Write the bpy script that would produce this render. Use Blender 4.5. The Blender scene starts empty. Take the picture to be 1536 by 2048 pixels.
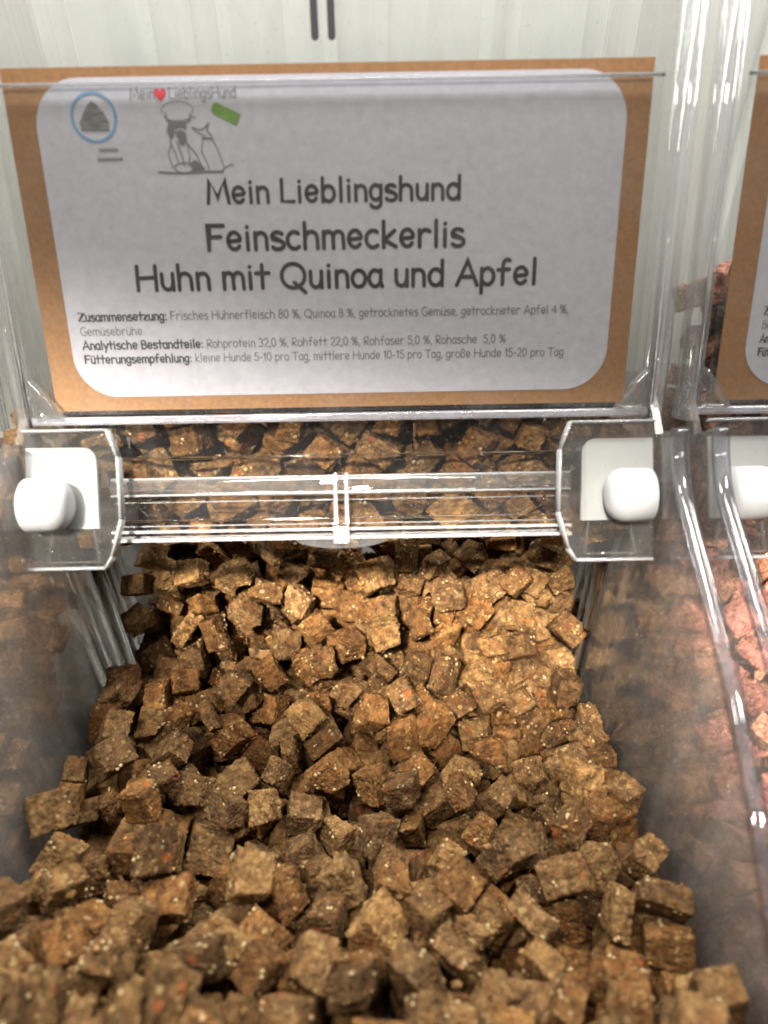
import bpy, bmesh, math, random
import numpy as np
from mathutils import Vector, Quaternion, Matrix, noise

# ------------------------------------------------------------------ camera, world, lamps, exposure
sc = bpy.context.scene
COL = sc.collection
ZO = 400.0                       # millimetres from the scene's zero height to the camera
BX = -15.6                       # the middle bin's centre, mm right of the camera
PITCH = 243.0                    # distance from bin to bin, mm
S40, C40 = math.sin(math.radians(40)), math.cos(math.radians(40))
S20, C20 = math.sin(math.radians(20)), math.cos(math.radians(20))

cam_d = bpy.data.cameras.new('camera'); cam = bpy.data.objects.new('camera', cam_d); COL.objects.link(cam)
cam.location = (0, 0, ZO/1000)
cam.rotation_euler = (Matrix.Rotation(math.radians(50), 3, 'X') @ Matrix.Rotation(math.radians(-1.0), 3, 'Z')).to_euler()
cam_d.sensor_fit = 'VERTICAL'; cam_d.sensor_height = 36; cam_d.lens = 26.0
cam_d.clip_start = .01; cam_d.clip_end = 50
cam_d.dof.use_dof = True; cam_d.dof.focus_distance = .325; cam_d.dof.aperture_fstop = 26/3.7
sc.camera = cam

wd = bpy.data.worlds.new('World'); sc.world = wd; wd.use_nodes = True
wn = wd.node_tree; bgn = wn.nodes['Background']; bgn.inputs[1].default_value = 1
wt = wn.nodes.new('ShaderNodeTexCoord'); wsp = wn.nodes.new('ShaderNodeSeparateXYZ'); wr = wn.nodes.new('ShaderNodeValToRGB')
wn.links.new(wt.outputs['Generated'], wsp.inputs[0]); wn.links.new(wsp.outputs[2], wr.inputs[0]); wn.links.new(wr.outputs[0], bgn.inputs[0])
we = wr.color_ramp.elements          # a dim shop with a pale ceiling
we[0].position, we[0].color = 0.0, (.025, .022, .02, 1)
we[1].position, we[1].color = 1.0, (.40, .38, .35, 1)
x_ = we.new(.35); x_.color = (.05, .047, .043, 1)
x_ = we.new(.6); x_.color = (.22, .21, .195, 1)
def lamp(name, loc, target, size, power, color, spread=180):
    d = bpy.data.lights.new(name, 'AREA'); o = bpy.data.objects.new(name, d); COL.objects.link(o)
    d.shape = 'RECTANGLE'; d.size, d.size_y = size; d.energy = power; d.color = color; d.spread = math.radians(spread)
    o.location = loc
    o.rotation_euler = (Vector(target)-Vector(loc)).to_track_quat('-Z', 'Y').to_euler()
    return o
lamp('ceiling_lamp', (-.25, -.26, 1.65), (0, .2, .2), (.24, .14), 18.5, (1, .93, .82))
lamp('rear_ceiling_lamp', (.45, .38, 1.5), (0, .2, .2), (.6, .2), 8, (1, .94, .86))
lamp('heap_fill_light', (-.22, -.42, 1.03), (-.02, .260, .138), (1.5, .05), 2.9, (1, .935, .82), 8.0)  # added unseen light: narrow beam brightens the heap, mostly clear of the label
lamp('panel_fill_light', (0, .34, .74), (0, .41, .30), (1.6, .05), 18, (.98, 1, .95))  # added unseen light above the hoppers to brighten the white back panel
sc.view_settings.view_transform = 'Standard'; sc.view_settings.look = 'None'
sc.view_settings.exposure = 0; sc.view_settings.gamma = 1
try:
    sc.cycles.use_denoising = True
    sc.cycles.max_bounces = 14; sc.cycles.transmission_bounces = 12; sc.cycles.transparent_max_bounces = 32
    sc.cycles.glossy_bounces = 6; sc.cycles.diffuse_bounces = 2
    sc.cycles.caustics_reflective = False; sc.cycles.caustics_refractive = False
except Exception: pass

# ------------------------------------------------------------------ materials
def new_mat(name):
    m = bpy.data.materials.new(name); m.use_nodes = True
    nt = m.node_tree
    for n in list(nt.nodes): nt.nodes.remove(n)
    out = nt.nodes.new('ShaderNodeOutputMaterial')
    return m, nt, out
def nd(nt, t, **kw):
    n = nt.nodes.new(t)
    for k, v in kw.items():
        if k.startswith('i_'):
            n.inputs[k[2:].replace('_', ' ')].default_value = v
        else: setattr(n, k, v)
    return n
def mixc(nt, fac, a, b, blend='MIX'):
    n = nt.nodes.new('ShaderNodeMix'); n.data_type = 'RGBA'; n.blend_type = blend
    for s, v in ((0, fac), (6, a), (7, b)):
        if hasattr(v, 'is_linked'): nt.links.new(v, n.inputs[s])
        else: n.inputs[s].default_value = v if s == 0 else (*v, 1)
    return n.outputs[2]
def ramp(nt, src, stops):
    r = nt.nodes.new('ShaderNodeValToRGB'); e = r.color_ramp.elements
    e[0].position, e[0].color = stops[0][0], (*stops[0][1], 1)
    e[1].position, e[1].color = stops[1][0], (*stops[1][1], 1)
    for p, c in stops[2:]:
        x = e.new(p); x.color = (*c, 1)
    nt.links.new(src, r.inputs[0]); return r.outputs[0]
def math_n(nt, op, a, b=None, clamp=False):
    n = nt.nodes.new('ShaderNodeMath'); n.operation = op; n.use_clamp = clamp
    for i, v in enumerate((a, b)):
        if v is None: continue
        if hasattr(v, 'is_linked'): nt.links.new(v, n.inputs[i])
        else: n.inputs[i].default_value = v
    return n.outputs[0]
def principled(name, color, rough=.5, noise_scale=0, amt=.15, bump=0, **kw):
    m, nt, out = new_mat(name)
    p = nd(nt, 'ShaderNodeBsdfPrincipled'); nt.links.new(p.outputs[0], out.inputs[0])
    p.inputs['Roughness'].default_value = rough
    p.inputs['Base Color'].default_value = (*color, 1)
    for k, v in kw.items(): p.inputs[k.replace('_', ' ')].default_value = v
    if noise_scale:
        tc = nd(nt, 'ShaderNodeTexCoord')
        nz = nd(nt, 'ShaderNodeTexNoise', i_Scale=noise_scale, i_Detail=8.0, i_Roughness=.7)
        nt.links.new(tc.outputs['Object'], nz.inputs['Vector'])
        lo = tuple(c*(1-amt) for c in color); hi = tuple(min(1, c*(1+amt)) for c in color)
        nt.links.new(ramp(nt, nz.outputs[0], [(.3, lo), (.7, hi)]), p.inputs['Base Color'])
        if bump:
            b = nd(nt, 'ShaderNodeBump', i_Strength=bump, i_Distance=.0003)
            nt.links.new(nz.outputs[0], b.inputs['Height']); nt.links.new(b.outputs[0], p.inputs['Normal'])
    return m

def clear_sheet(name, tint=(.965, .97, .965), haze=.04, streak=.10, gloss=1.0, hazecol=(.62, .63, .66), rough=.02, wavy=.12, stretch=14):
    """moulded clear plastic wall: see-through, mirror-like at a slant, with dusty vertical wipe marks"""
    m, nt, out = new_mat(name)
    geo = nd(nt, 'ShaderNodeNewGeometry'); tc = nd(nt, 'ShaderNodeTexCoord')
    dot = nd(nt, 'ShaderNodeVectorMath', operation='DOT_PRODUCT')
    mp = nd(nt, 'ShaderNodeMapping'); mp.inputs['Scale'].default_value = (30, 55, 9)
    nt.links.new(tc.outputs['Object'], mp.inputs[0])
    wav = nd(nt, 'ShaderNodeTexNoise', i_Scale=1.0, i_Detail=2.0); nt.links.new(mp.outputs[0], wav.inputs['Vector'])
    bmp = nd(nt, 'ShaderNodeBump', i_Strength=wavy, i_Distance=.0006); nt.links.new(wav.outputs[0], bmp.inputs['Height'])
    nt.links.new(geo.outputs['Incoming'], dot.inputs[0]); nt.links.new(geo.outputs['Normal'], dot.inputs[1])
    c = math_n(nt, 'ABSOLUTE', dot.outputs['Value'])
    f = math_n(nt, 'POWER', math_n(nt, 'SUBTRACT', 1.0, c, True), 5.0)
    f = math_n(nt, 'MULTIPLY', math_n(nt, 'ADD', math_n(nt, 'MULTIPLY', f, .96), .04), gloss, True)
    tr = nd(nt, 'ShaderNodeBsdfTransparent'); tr.inputs[0].default_value = (*tint, 1)
    gl = nd(nt, 'ShaderNodeBsdfGlossy', i_Roughness=rough); nt.links.new(bmp.outputs[0], gl.inputs['Normal'])
    df = nd(nt, 'ShaderNodeBsdfDiffuse'); df.inputs[0].default_value = (*hazecol, 1)
    tl = nd(nt, 'ShaderNodeBsdfTranslucent'); tl.inputs[0].default_value = (*hazecol, 1)
    hz = nd(nt, 'ShaderNodeMixShader'); hz.inputs[0].default_value = .5
    nt.links.new(df.outputs[0], hz.inputs[1]); nt.links.new(tl.outputs[0], hz.inputs[2])
    mp2 = nd(nt, 'ShaderNodeMapping'); mp2.inputs['Scale'].default_value = (60, 190, stretch)
    nt.links.new(tc.outputs['Object'], mp2.inputs[0])
    n2 = nd(nt, 'ShaderNodeTexNoise', i_Scale=1.0, i_Detail=6.0, i_Roughness=.65); nt.links.new(mp2.outputs[0], n2.inputs['Vector'])
    mr = nd(nt, 'ShaderNodeMapRange'); mr.inputs[1].default_value = .45; mr.inputs[2].default_value = .8
    mr.inputs[3].default_value = haze; mr.inputs[4].default_value = haze+streak
    nt.links.new(n2.outputs[0], mr.inputs[0])
    vo = nd(nt, 'ShaderNodeTexVoronoi', i_Scale=260.0); nt.links.new(tc.outputs['Object'], vo.inputs['Vector'])
    spk = math_n(nt, 'MULTIPLY', math_n(nt, 'LESS_THAN', vo.outputs['Distance'], .055), .35)   # dust specks
    hazef = math_n(nt, 'MAXIMUM', mr.outputs[0], spk)
    a = nd(nt, 'ShaderNodeMixShader'); nt.links.new(hazef, a.inputs[0]); nt.links.new(tr.outputs[0], a.inputs[1]); nt.links.new(hz.outputs[0], a.inputs[2])
    b = nd(nt, 'ShaderNodeMixShader'); nt.links.new(f, b.inputs[0]); nt.links.new(a.outputs[0], b.inputs[1]); nt.links.new(gl.outputs[0], b.inputs[2])
    nt.links.new(b.outputs[0], out.inputs[0])
    return m

def solid_clear(name, rough=.03, tint=(.97, .975, .985)):
    """thick clear plastic that bends light"""
    m, nt, out = new_mat(name)
    p = nd(nt, 'ShaderNodeBsdfPrincipled', i_Roughness=rough, i_IOR=1.49)
    p.inputs['Base Color'].default_value = (*tint, 1); p.inputs['Transmission Weight'].default_value = 1
    tc = nd(nt, 'ShaderNodeTexCoord')
    mp = nd(nt, 'ShaderNodeMapping'); mp.inputs['Scale'].default_value = (60, 60, 60); nt.links.new(tc.outputs['Object'], mp.inputs[0])
    nz = nd(nt, 'ShaderNodeTexNoise', i_Scale=1.0, i_Detail=1.0); nt.links.new(mp.outputs[0], nz.inputs['Vector'])
    b = nd(nt, 'ShaderNodeBump', i_Strength=.06, i_Distance=.0006); nt.links.new(nz.outputs[0], b.inputs['Height'])
    nt.links.new(b.outputs[0], p.inputs['Normal']); nt.links.new(p.outputs[0], out.inputs[0])
    return m

def add2(nt, v, off):
    n = nd(nt, 'ShaderNodeVectorMath', operation='ADD'); n.inputs[1].default_value = off; nt.links.new(v, n.inputs[0]); return n.outputs[0]
def treat_mat(name, dark, mid, light, spot=(.36, .245, .10), rust=(.12, .040, .010)):
    m, nt, out = new_mat(name)
    p = nd(nt, 'ShaderNodeBsdfPrincipled', i_Roughness=.62)
    p.inputs['Specular IOR Level'].default_value = .22
    tc = nd(nt, 'ShaderNodeTexCoord'); oi = nd(nt, 'ShaderNodeObjectInfo')
    off = nd(nt, 'ShaderNodeVectorMath', operation='SCALE'); off.inputs[3].default_value = 1.0
    add = nd(nt, 'ShaderNodeVectorMath', operation='ADD')
    cx = nd(nt, 'ShaderNodeCombineXYZ')
    nt.links.new(oi.outputs['Random'], cx.inputs[0]); nt.links.new(oi.outputs['Random'], cx.inputs[2])
    nt.links.new(tc.outputs['Object'], add.inputs[0]); nt.links.new(cx.outputs[0], add.inputs[1])
    V = add.outputs[0]
    n1 = nd(nt, 'ShaderNodeTexNoise', i_Scale=260.0, i_Detail=8.0, i_Roughness=.72); nt.links.new(V, n1.inputs['Vector'])
    col = ramp(nt, n1.outputs[0], [(.34, dark), (.67, light), (.5, mid)])
    n2 = nd(nt, 'ShaderNodeTexNoise', i_Scale=170.0, i_Detail=3.0, i_Roughness=.6); nt.links.new(V, n2.inputs['Vector'])
    col = mixc(nt, math_n(nt, 'MULTIPLY', ramp(nt, n2.outputs[0], [(.50, (0, 0, 0)), (.62, (1, 1, 1))]), .55), col, tuple(c*1.9 for c in mid))
    n4 = nd(nt, 'ShaderNodeTexNoise', i_Scale=120.0, i_Detail=3.0, i_Roughness=.6); nt.links.new(add2(nt, V, (3.1, 7.7, 1.3)), n4.inputs['Vector'])
    col = mixc(nt, math_n(nt, 'MULTIPLY', ramp(nt, n4.outputs[0], [(.56, (0, 0, 0)), (.68, (1, 1, 1))]), .6), col, rust)
    # embedded grain of several sizes: pale, soft-edged; rusty carrot flecks
    for sc_, cut in ((270.0, .84), (480.0, .78)):
        v1 = nd(nt, 'ShaderNodeTexVoronoi', i_Scale=sc_, i_Randomness=1.0); nt.links.new(add2(nt, V, (sc_/100, .3, 0)), v1.inputs['Vector'])
        sel = nd(nt, 'ShaderNodeSeparateColor'); nt.links.new(v1.outputs['Color'], sel.inputs[0])
        f1 = math_n(nt, 'MULTIPLY', ramp(nt, v1.outputs['Distance'], [(.20, (1, 1, 1)), (.36, (0, 0, 0))]), math_n(nt, 'GREATER_THAN', sel.outputs[0], cut))
        col = mixc(nt, math_n(nt, 'MULTIPLY', f1, .65), col, spot)
    v2 = nd(nt, 'ShaderNodeTexVoronoi', i_Scale=230.0, i_Randomness=1.0)
    mp = nd(nt, 'ShaderNodeMapping'); mp.inputs['Scale'].default_value = (1, .45, 1.2); nt.links.new(V, mp.inputs[0]); nt.links.new(mp.outputs[0], v2.inputs['Vector'])
    sel2 = nd(nt, 'ShaderNodeSeparateColor'); nt.links.new(v2.outputs['Color'], sel2.inputs[0])
    f2 = math_n(nt, 'MULTIPLY', math_n(nt, 'LESS_THAN', v2.outputs['Distance'], .35), math_n(nt, 'GREATER_THAN', sel2.outputs[0], .945))
    col = mixc(nt, math_n(nt, 'MULTIPLY', f2, .7), col, (.28, .075, .02))
    rnd = nd(nt, 'ShaderNodeMapRange'); rnd.inputs[3].default_value = .72; rnd.inputs[4].default_value = 1.25; nt.links.new(oi.outputs['Random'], rnd.inputs[0])
    cc = nd(nt, 'ShaderNodeCombineColor')
    for i in range(3): nt.links.new(rnd.outputs[0], cc.inputs[i])
    col = mixc(nt, 1.0, col, cc.outputs[0], 'MULTIPLY')
    nt.links.new(col, p.inputs['Base Color'])
    # crumb: fine grain and pits
    n3 = nd(nt, 'ShaderNodeTexNoise', i_Scale=620.0, i_Detail=6.0, i_Roughness=.75); nt.links.new(V, n3.inputs['Vector'])
    v3 = nd(nt, 'ShaderNodeTexVoronoi', i_Scale=330.0); nt.links.new(V, v3.inputs['Vector'])
    pit = ramp(nt, v3.outputs['Distance'], [(.05, (0, 0, 0)), (.35, (1, 1, 1))])
    h = math_n(nt, 'ADD', math_n(nt, 'MULTIPLY', n3.outputs[0], 1.2), math_n(nt, 'MULTIPLY', pit, .35))
    b = nd(nt, 'ShaderNodeBump', i_Strength=1.0, i_Distance=.0011); nt.links.new(h, b.inputs['Height']); nt.links.new(b.outputs[0], p.inputs['Normal'])
    nt.links.new(p.outputs[0], out.inputs[0])
    return m

M_SHEET = clear_sheet('clear_sheet')
M_WALL = clear_sheet('dusty_clear_wall', haze=.075, streak=.13, rough=.006, wavy=.015, stretch=3, tint=(.96, .955, .95), gloss=1.25, hazecol=(.70, .66, .63))
M_CLEAN = clear_sheet('clean_clear_sheet', haze=.008, streak=.03)
M_BOX = clear_sheet('hazy_clear_box', haze=.018, streak=.03, hazecol=(.7, .69, .68))
M_POST = clear_sheet('hazy_post', haze=.15, streak=.10, gloss=1.3, hazecol=(.74, .73, .74), stretch=4)
M_LEDGE = clear_sheet('lilac_ledge', haze=.30, streak=.20, gloss=2.5, hazecol=(.72, .71, .80), stretch=5)
M_TUBE = clear_sheet('hazy_tube', haze=.06, streak=.06, gloss=2.6, hazecol=(.72, .70, .70))
M_POCKET = clear_sheet('label_sleeve', haze=.02, streak=.05, gloss=.8, rough=.08)
M_SOLID = solid_clear('clear_moulding'); M_RIM = clear_sheet('clear_rim', haze=.012, streak=.04, gloss=2.6, hazecol=(.66, .66, .72), tint=(.80, .805, .85), stretch=8)
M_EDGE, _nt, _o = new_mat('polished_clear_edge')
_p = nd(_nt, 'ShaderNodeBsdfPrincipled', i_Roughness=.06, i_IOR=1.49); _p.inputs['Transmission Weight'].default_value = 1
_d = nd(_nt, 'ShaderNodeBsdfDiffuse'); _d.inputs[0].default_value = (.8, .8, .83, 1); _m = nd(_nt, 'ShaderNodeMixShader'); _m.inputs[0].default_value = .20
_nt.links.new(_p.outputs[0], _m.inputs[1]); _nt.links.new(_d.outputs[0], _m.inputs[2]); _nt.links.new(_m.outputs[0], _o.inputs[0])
M_FROST, _nt, _o = new_mat('frosted_plate')
_p = nd(_nt, 'ShaderNodeBsdfPrincipled', i_Roughness=.7, i_IOR=1.15); _p.inputs['Transmission Weight'].default_value = 1; _p.inputs['Base Color'].default_value = (.93, .93, .93, 1)
_d = nd(_nt, 'ShaderNodeBsdfDiffuse'); _d.inputs[0].default_value = (.34, .34, .345, 1); _m = nd(_nt, 'ShaderNodeMixShader'); _m.inputs[0].default_value = .6
_nt.links.new(_p.outputs[0], _m.inputs[1]); _nt.links.new(_d.outputs[0], _m.inputs[2]); _nt.links.new(_m.outputs[0], _o.inputs[0])
M_WHITE = principled('white_nylon', (.27, .27, .28), .8, 40, .03, Subsurface_Weight=.25, Subsurface_Radius=(.004, .004, .004))
M_KRAFT = principled('kraft_paper', (.27, .135, .057), .85, 600, .22, .3)
M_PAPER = principled('printed_paper', (.44, .43, .49), .8, 300, .10, .3)
M_INK = principled('black_ink', (.018, .018, .022), .7); M_GREY = principled('grey_ink', (.125, .123, .13), .7)
M_BOLD = principled('dark_grey_ink', (.045, .045, .05), .7)
M_PALE = principled('pale_ink', (.16, .155, .165), .7)
M_BLUE = principled('blue_ink', (.13, .27, .43), .7); M_RED = principled('red_ink', (.55, .03, .05), .7)
M_GREEN = principled('green_ink', (.12, .24, .03), .7, 300, .25)
M_DARK = principled('dark_slot', (.03, .026, .035), .6)
M_BACK = principled('white_panel', (.80, .81, .79), .6, 8, .05)
M_SHELF = principled('shelf_board', (.10, .095, .09), .6, 30, .2)
TREAT = [treat_mat('greyish_brown_crumb', (.027, .012, .004), (.125, .064, .023), (.28, .163, .068)),
         treat_mat('warm_brown_crumb', (.030, .012, .003), (.130, .057, .016), (.28, .142, .045)),
         treat_mat('tan_crumb', (.040, .018, .006), (.165, .086, .029), (.35, .205, .080)),
         treat_mat('dark_brown_crumb', (.021, .009, .003), (.092, .044, .014), (.21, .115, .042))]
RED = [treat_mat('beet_red_crumb', (.07, .018, .014), (.29, .105, .08), (.50, .25, .18), (.5, .25, .16)),
       treat_mat('pinkish_brown_crumb', (.07, .026, .016), (.27, .125, .075), (.46, .27, .17), (.5, .3, .18))]
M_SEED = principled('pale_quinoa', (.30, .21, .10), .55, 160, .6, Subsurface_Weight=.2, Subsurface_Radius=(.001, .001, .0008))
M_CARROT = principled('carrot_flake', (.20, .055, .016), .45, 500, .4)
M_HUSK = principled('apple_flake', (.48, .29, .09), .5, 500, .3)

# ------------------------------------------------------------------ builders (millimetres in the camera's frame)
def P(x, y, z): return Vector((x/1000, y/1000, (z+ZO)/1000))
def base_of(o):
    v = Vector((0, 0, 0))
    while o is not None: v += o.location; o = o.parent
    return v
def obj(name, bm, mat, parent=None, smooth=False, local=True):
    """link a bmesh as one object; its vertices are in bin space mm unless parent is None"""
    me = bpy.data.meshes.new(name)
    bmesh.ops.recalc_face_normals(bm, faces=bm.faces[:])
    bm.to_mesh(me); bm.free()
    for m in (mat if isinstance(mat, (list, tuple)) else [mat]): me.materials.append(m)
    if smooth:
        for p in me.polygons: p.use_smooth = True
    o = bpy.data.objects.new(name, me); COL.objects.link(o)
    if parent is not None: o.parent = parent
    return o
def tag(o, label, cat, group=None, kind=None):
    if label: o['label'] = label
    if cat: o['category'] = cat
    if group: o['group'] = group
    if kind: o['kind'] = kind
    return o
def thing(name, label, cat, loc, group=None):
    o = bpy.data.objects.new(name, None); COL.objects.link(o); o.location = loc; o.empty_display_size = .02
    return tag(o, label, cat, group)
BASE = Vector((0, .2, .06))          # a bin's own origin, in metres; bin meshes are relative to it
def B(x, y, z): return P(x, y, z) - BASE
def prism(bm, prof, x0, x1):
    a = [bm.verts.new(B(x0, y, z)) for y, z in prof]; b = [bm.verts.new(B(x1, y, z)) for y, z in prof]
    n = len(prof)
    bm.faces.new(a); bm.faces.new(b[::-1])
    for i in range(n): bm.faces.new((a[i], b[i], b[(i+1) % n], a[(i+1) % n]))
    return bm
def extrude(bm, pts, vec):
    """closed loop of Vectors pushed along vec"""
    a = [bm.verts.new(p) for p in pts]; b = [bm.verts.new(p+vec) for p in pts]; n = len(pts)
    bm.faces.new(a); bm.faces.new(b[::-1])
    for i in range(n): bm.faces.new((a[i], b[i], b[(i+1) % n], a[(i+1) % n]))
def tube(bm, pts, rx, ry=None, seg=12, side=Vector((1, 0, 0))):
    """a rounded bar along pts; rx along `side`, ry across"""
    ry = ry or rx; rings = []
    for i, p in enumerate(pts):
        t = (pts[min(i+1, len(pts)-1)]-pts[max(i-1, 0)]).normalized()
        s = (side - t*side.dot(t)).normalized(); u = t.cross(s)
        rings.append([bm.verts.new(p + s*(rx*math.cos(a)) + u*(ry*math.sin(a))) for a in (2*math.pi*k/seg for k in range(seg))])
    for r, q in zip(rings, rings[1:]):
        for k in range(seg): bm.faces.new((r[k], r[(k+1) % seg], q[(k+1) % seg], q[k]))
    bm.faces.new(rings[0][::-1]); bm.faces.new(rings[-1])
def smooth_path(pts, n=6):
    out = []
    for i in range(len(pts)-1):
        p0, p1, p2, p3 = pts[max(i-1, 0)], pts[i], pts[i+1], pts[min(i+2, len(pts)-1)]
        for k in range(n):
            t = k/n
            out.append(.5*((2*p1)+(p2-p0)*t+(2*p0-5*p1+4*p2-p3)*t*t+(3*p1-p0-3*p2+p3)*t**3))
    out.append(pts[-1]); return out
def bevel(bm, w, seg=2):
    bmesh.ops.bevel(bm, geom=bm.edges[:], offset=w, segments=seg, affect='EDGES', profile=.6)
# hopper front plane: u up the panel, n towards the customer; u = 0 at the label's foot
def H(x, u, n): return B(x, 235 + u*S20 - n*C20, -148 + u*C20 + n*S20)
# frame that squarely faces the camera: d depth, v up
def Q(x, d, v): return B(x, d*C40 + v*S40, -d*S40 + v*C40)
def hbox(bm, x0, x1, u0, u1, n0, n1):
    extrude(bm, [H(x0, u0, n0), H(x1, u0, n0), H(x1, u1, n0), H(x0, u1, n0)], H(0, 0, n1)-H(0, 0, n0))

# ------------------------------------------------------------------ setting
def world_box(name, a, b, mat):
    bm = bmesh.new(); bmesh.ops.create_cube(bm, size=1)
    for v in bm.verts: v.co = Vector([a[i]+(v.co[i]+.5)*(b[i]-a[i]) for i in range(3)])
    return obj(name, bm, mat)
sh = world_box('shelf', (-.9, -.05, .02), (.9, .42, .058), M_SHELF)
tag(sh, 'dark shelf board the clear bins stand on', 'shelf')
# white rear wall of the shelving, with shallow upright flutes
bm = bmesh.new(); nx = 300; front = []; back = []
RB = random.Random(4)
for i in range(nx+1):
    x = -900+1800*i/nx
    front.append((x, 402 + .8*math.sin(x/5.2+2.5*math.sin(x/31)) + RB.uniform(-.7, .7)))
vs = [[bm.verts.new(P(x, y, z)) for x, y in front] for z in (-342, 300)]
vb = [[bm.verts.new(P(x, 412, z)) for x, y in front] for z in (-342, 300)]
for i in range(nx):
    bm.faces.new((vs[0][i], vs[0][i+1], vs[1][i+1], vs[1][i])); bm.faces.new((vb[0][i+1], vb[0][i], vb[1][i], vb[1][i+1]))
    for k in (0, 1): bm.faces.new((vs[k][i], vb[k][i], vb[k][i+1], vs[k][i+1]))
for i in (0, nx): bm.faces.new((vs[0][i], vs[1][i], vb[1][i], vb[0][i]))
wb = obj('back_wall', bm, M_BACK); tag(wb, 'white fluted panel behind the clear bins', 'panel')

# ------------------------------------------------------------------ the clear bin
RIM = [(205, -138), (200, -146), (186, -156), (160, -165), (127, -177), (100, -191), (73, -208), (40, -224), (8, -232)]
def build_bin(cx, label):
    t = thing('food_bin', label, 'food bin', BASE + Vector((cx/1000, 0, 0)), 'clear scoop bins side by side')
    # side walls, following the falling rim
    prof = [(8, -232)] + RIM[::-1][1:] + [(219, -150), (238, -140), (289, 0), (372, 0), (372, -338), (70, -338)]
    for s in (-1, 1):
        bm = bmesh.new(); prism(bm, prof, s*113.2, s*116); obj('side_wall', bm, M_WALL, t)
    for s in (-1, 1):
        bm = bmesh.new()
        tube(bm, smooth_path([B(s*114.6, y, z) for y, z in RIM]), 0.0027, .0038, 16); obj('rim', bm, M_RIM, t, True)
    bm = bmesh.new(); prism(bm, [(8, -235), (5, -235), (66, -340), (375, -340), (375, 0), (372, 0), (372, -337), (69, -337)], -113, 113)
    obj('shell', bm, M_SHEET, t)
    # hopper front
    bm = bmesh.new(); hbox(bm, -112.8, 112.8, -30, 152, -2.5, 0); obj('front_panel', bm, M_CLEAN, t)
    bm = bmesh.new()
    for x in (-3.6, 1.7): 
        pts = [H(x+1.25*math.cos(a)*1, 125+4.6*(1 if math.sin(a) > 0 else -1)+1.25*math.sin(a), .15) for a in (2*math.pi*k/16 for k in range(16))]
        extrude(bm, pts, H(0, 0, .6)-H(0, 0, 0))
    obj('vent_slot', bm, M_DARK, t)
    # label sleeve with its top edge, and the ledge below it
    bm = bmesh.new(); hbox(bm, -108, 108, .8, 107.6, 1.5, 2.3); sl = obj('label_sleeve', bm, M_POCKET, t)
    bm = bmesh.new(); tube(bm, [H(-108, 107.9, 1.9), H(108, 107.9, 1.9)], .0003, .0006, 8, Vector((0, 1, 0))); obj('sleeve_edge', bm, M_EDGE, sl, True)
    bm = bmesh.new(); hbox(bm, -116, 116, -2.6, .3, .1, 5); bevel(bm, .0007); obj('ledge', bm, M_LEDGE, t, True)
    # a shallow step below the ledge where the panel thickens
    bm = bmesh.new(); hbox(bm, -83, 83, -17.5, -16.2, .1, 1.3); bevel(bm, .0004); obj('step', bm, M_SOLID, t, True)
    # corner posts: two rounded beads and a web, up both sides of the hopper
    for s in (-1, 1):
        bm = bmesh.new()
        for x, n, r in ((112.0, 2.2, .0015), (118.4, 1.6, .0014)):
            tube(bm, [H(s*x, -4, n), H(s*x, 60, n), H(s*x, 152, n)], r, r*1.15, 12)
        tube(bm, [H(s*115.6, -4, 3), H(s*115.6, 60, 3), H(s*115.6, 152, 3)], .0034, .0042, 16)
        obj('corner_post', bm, M_POST, t, True)
        bm = bmesh.new(); tube(bm, [H(s*113.6, -3, 5), H(s*113.6, 152, 5)], .0008, .0008, 8); obj('post_bead', bm, M_SOLID, t, True)
        bm = bmesh.new()   # triangular gusset at the foot of the post
        extrude(bm, [H(s*111, .5, 2.5), H(s*111, 15, 2.5), H(s*106, 9, 2.5), H(s*100.5, .5, 2.5)], H(0, 0, 5)-H(0, 0, 0)); bevel(bm, .0008)
        obj('gusset', bm, M_TUBE, t, True)
        bm = bmesh.new()   # upright half-round ribs inside the wall, where scoop and hopper meet
        for y, r in ((238, .0026), (249, .0018), (258, .0030)):
            tube(bm, [B(s*112.6, y-2, -330), B(s*112.6, y, -170)], r, r*1.3, 12)
        obj('wall_rib', bm, M_SOLID, t, True)
        bm = bmesh.new(); bmesh.ops.create_uvsphere(bm, u_segments=12, v_segments=8, radius=1)
        for v in bm.verts: v.co = H(s*111.5 + v.co.x*4, 135.5 + v.co.z*1.2, 1 + v.co.y*1.5)
        obj('stud', bm, M_DARK, t, True)
    # the lid: its front bar hangs between two hinge boxes
    bar = bmesh.new(); x1 = 84
    tube(bar, [Q(-x1, 273, 10.3), Q(x1, 273, 10.3)], .0035, .0040, 18, Vector((0, 1, 0)))      # rolled upper edge
    obj_bar = obj('lid', bar, M_TUBE, t, True)
    bm = bmesh.new(); extrude(bm, [Q(-x1, 274.6, 6.6), Q(-x1, 276.2, 6.6), Q(-x1, 276.2, -9.5), Q(-x1, 274.6, -9.5)], Vector((2*x1/1000, 0, 0))); obj('lid_sheet', bm, M_CLEAN, obj_bar)
    bm = bmesh.new(); extrude(bm, [Q(-x1, 272.6, -1.6), Q(-x1, 276, -1.6), Q(-x1, 276, -2.5), Q(-x1, 272.6, -2.5)], Vector((2*x1/1000, 0, 0))); bevel(bm, .0003); obj('lid_rib', bm, M_SOLID, obj_bar, True)
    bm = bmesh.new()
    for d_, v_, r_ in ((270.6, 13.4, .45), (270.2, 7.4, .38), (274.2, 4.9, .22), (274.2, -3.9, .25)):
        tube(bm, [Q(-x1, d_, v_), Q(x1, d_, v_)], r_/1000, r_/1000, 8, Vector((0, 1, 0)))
    obj('lid_highlight', bm, M_EDGE, obj_bar, True)  # thin whitish strips standing in for highlight lines along the lid bar
    bm = bmesh.new()
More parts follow.
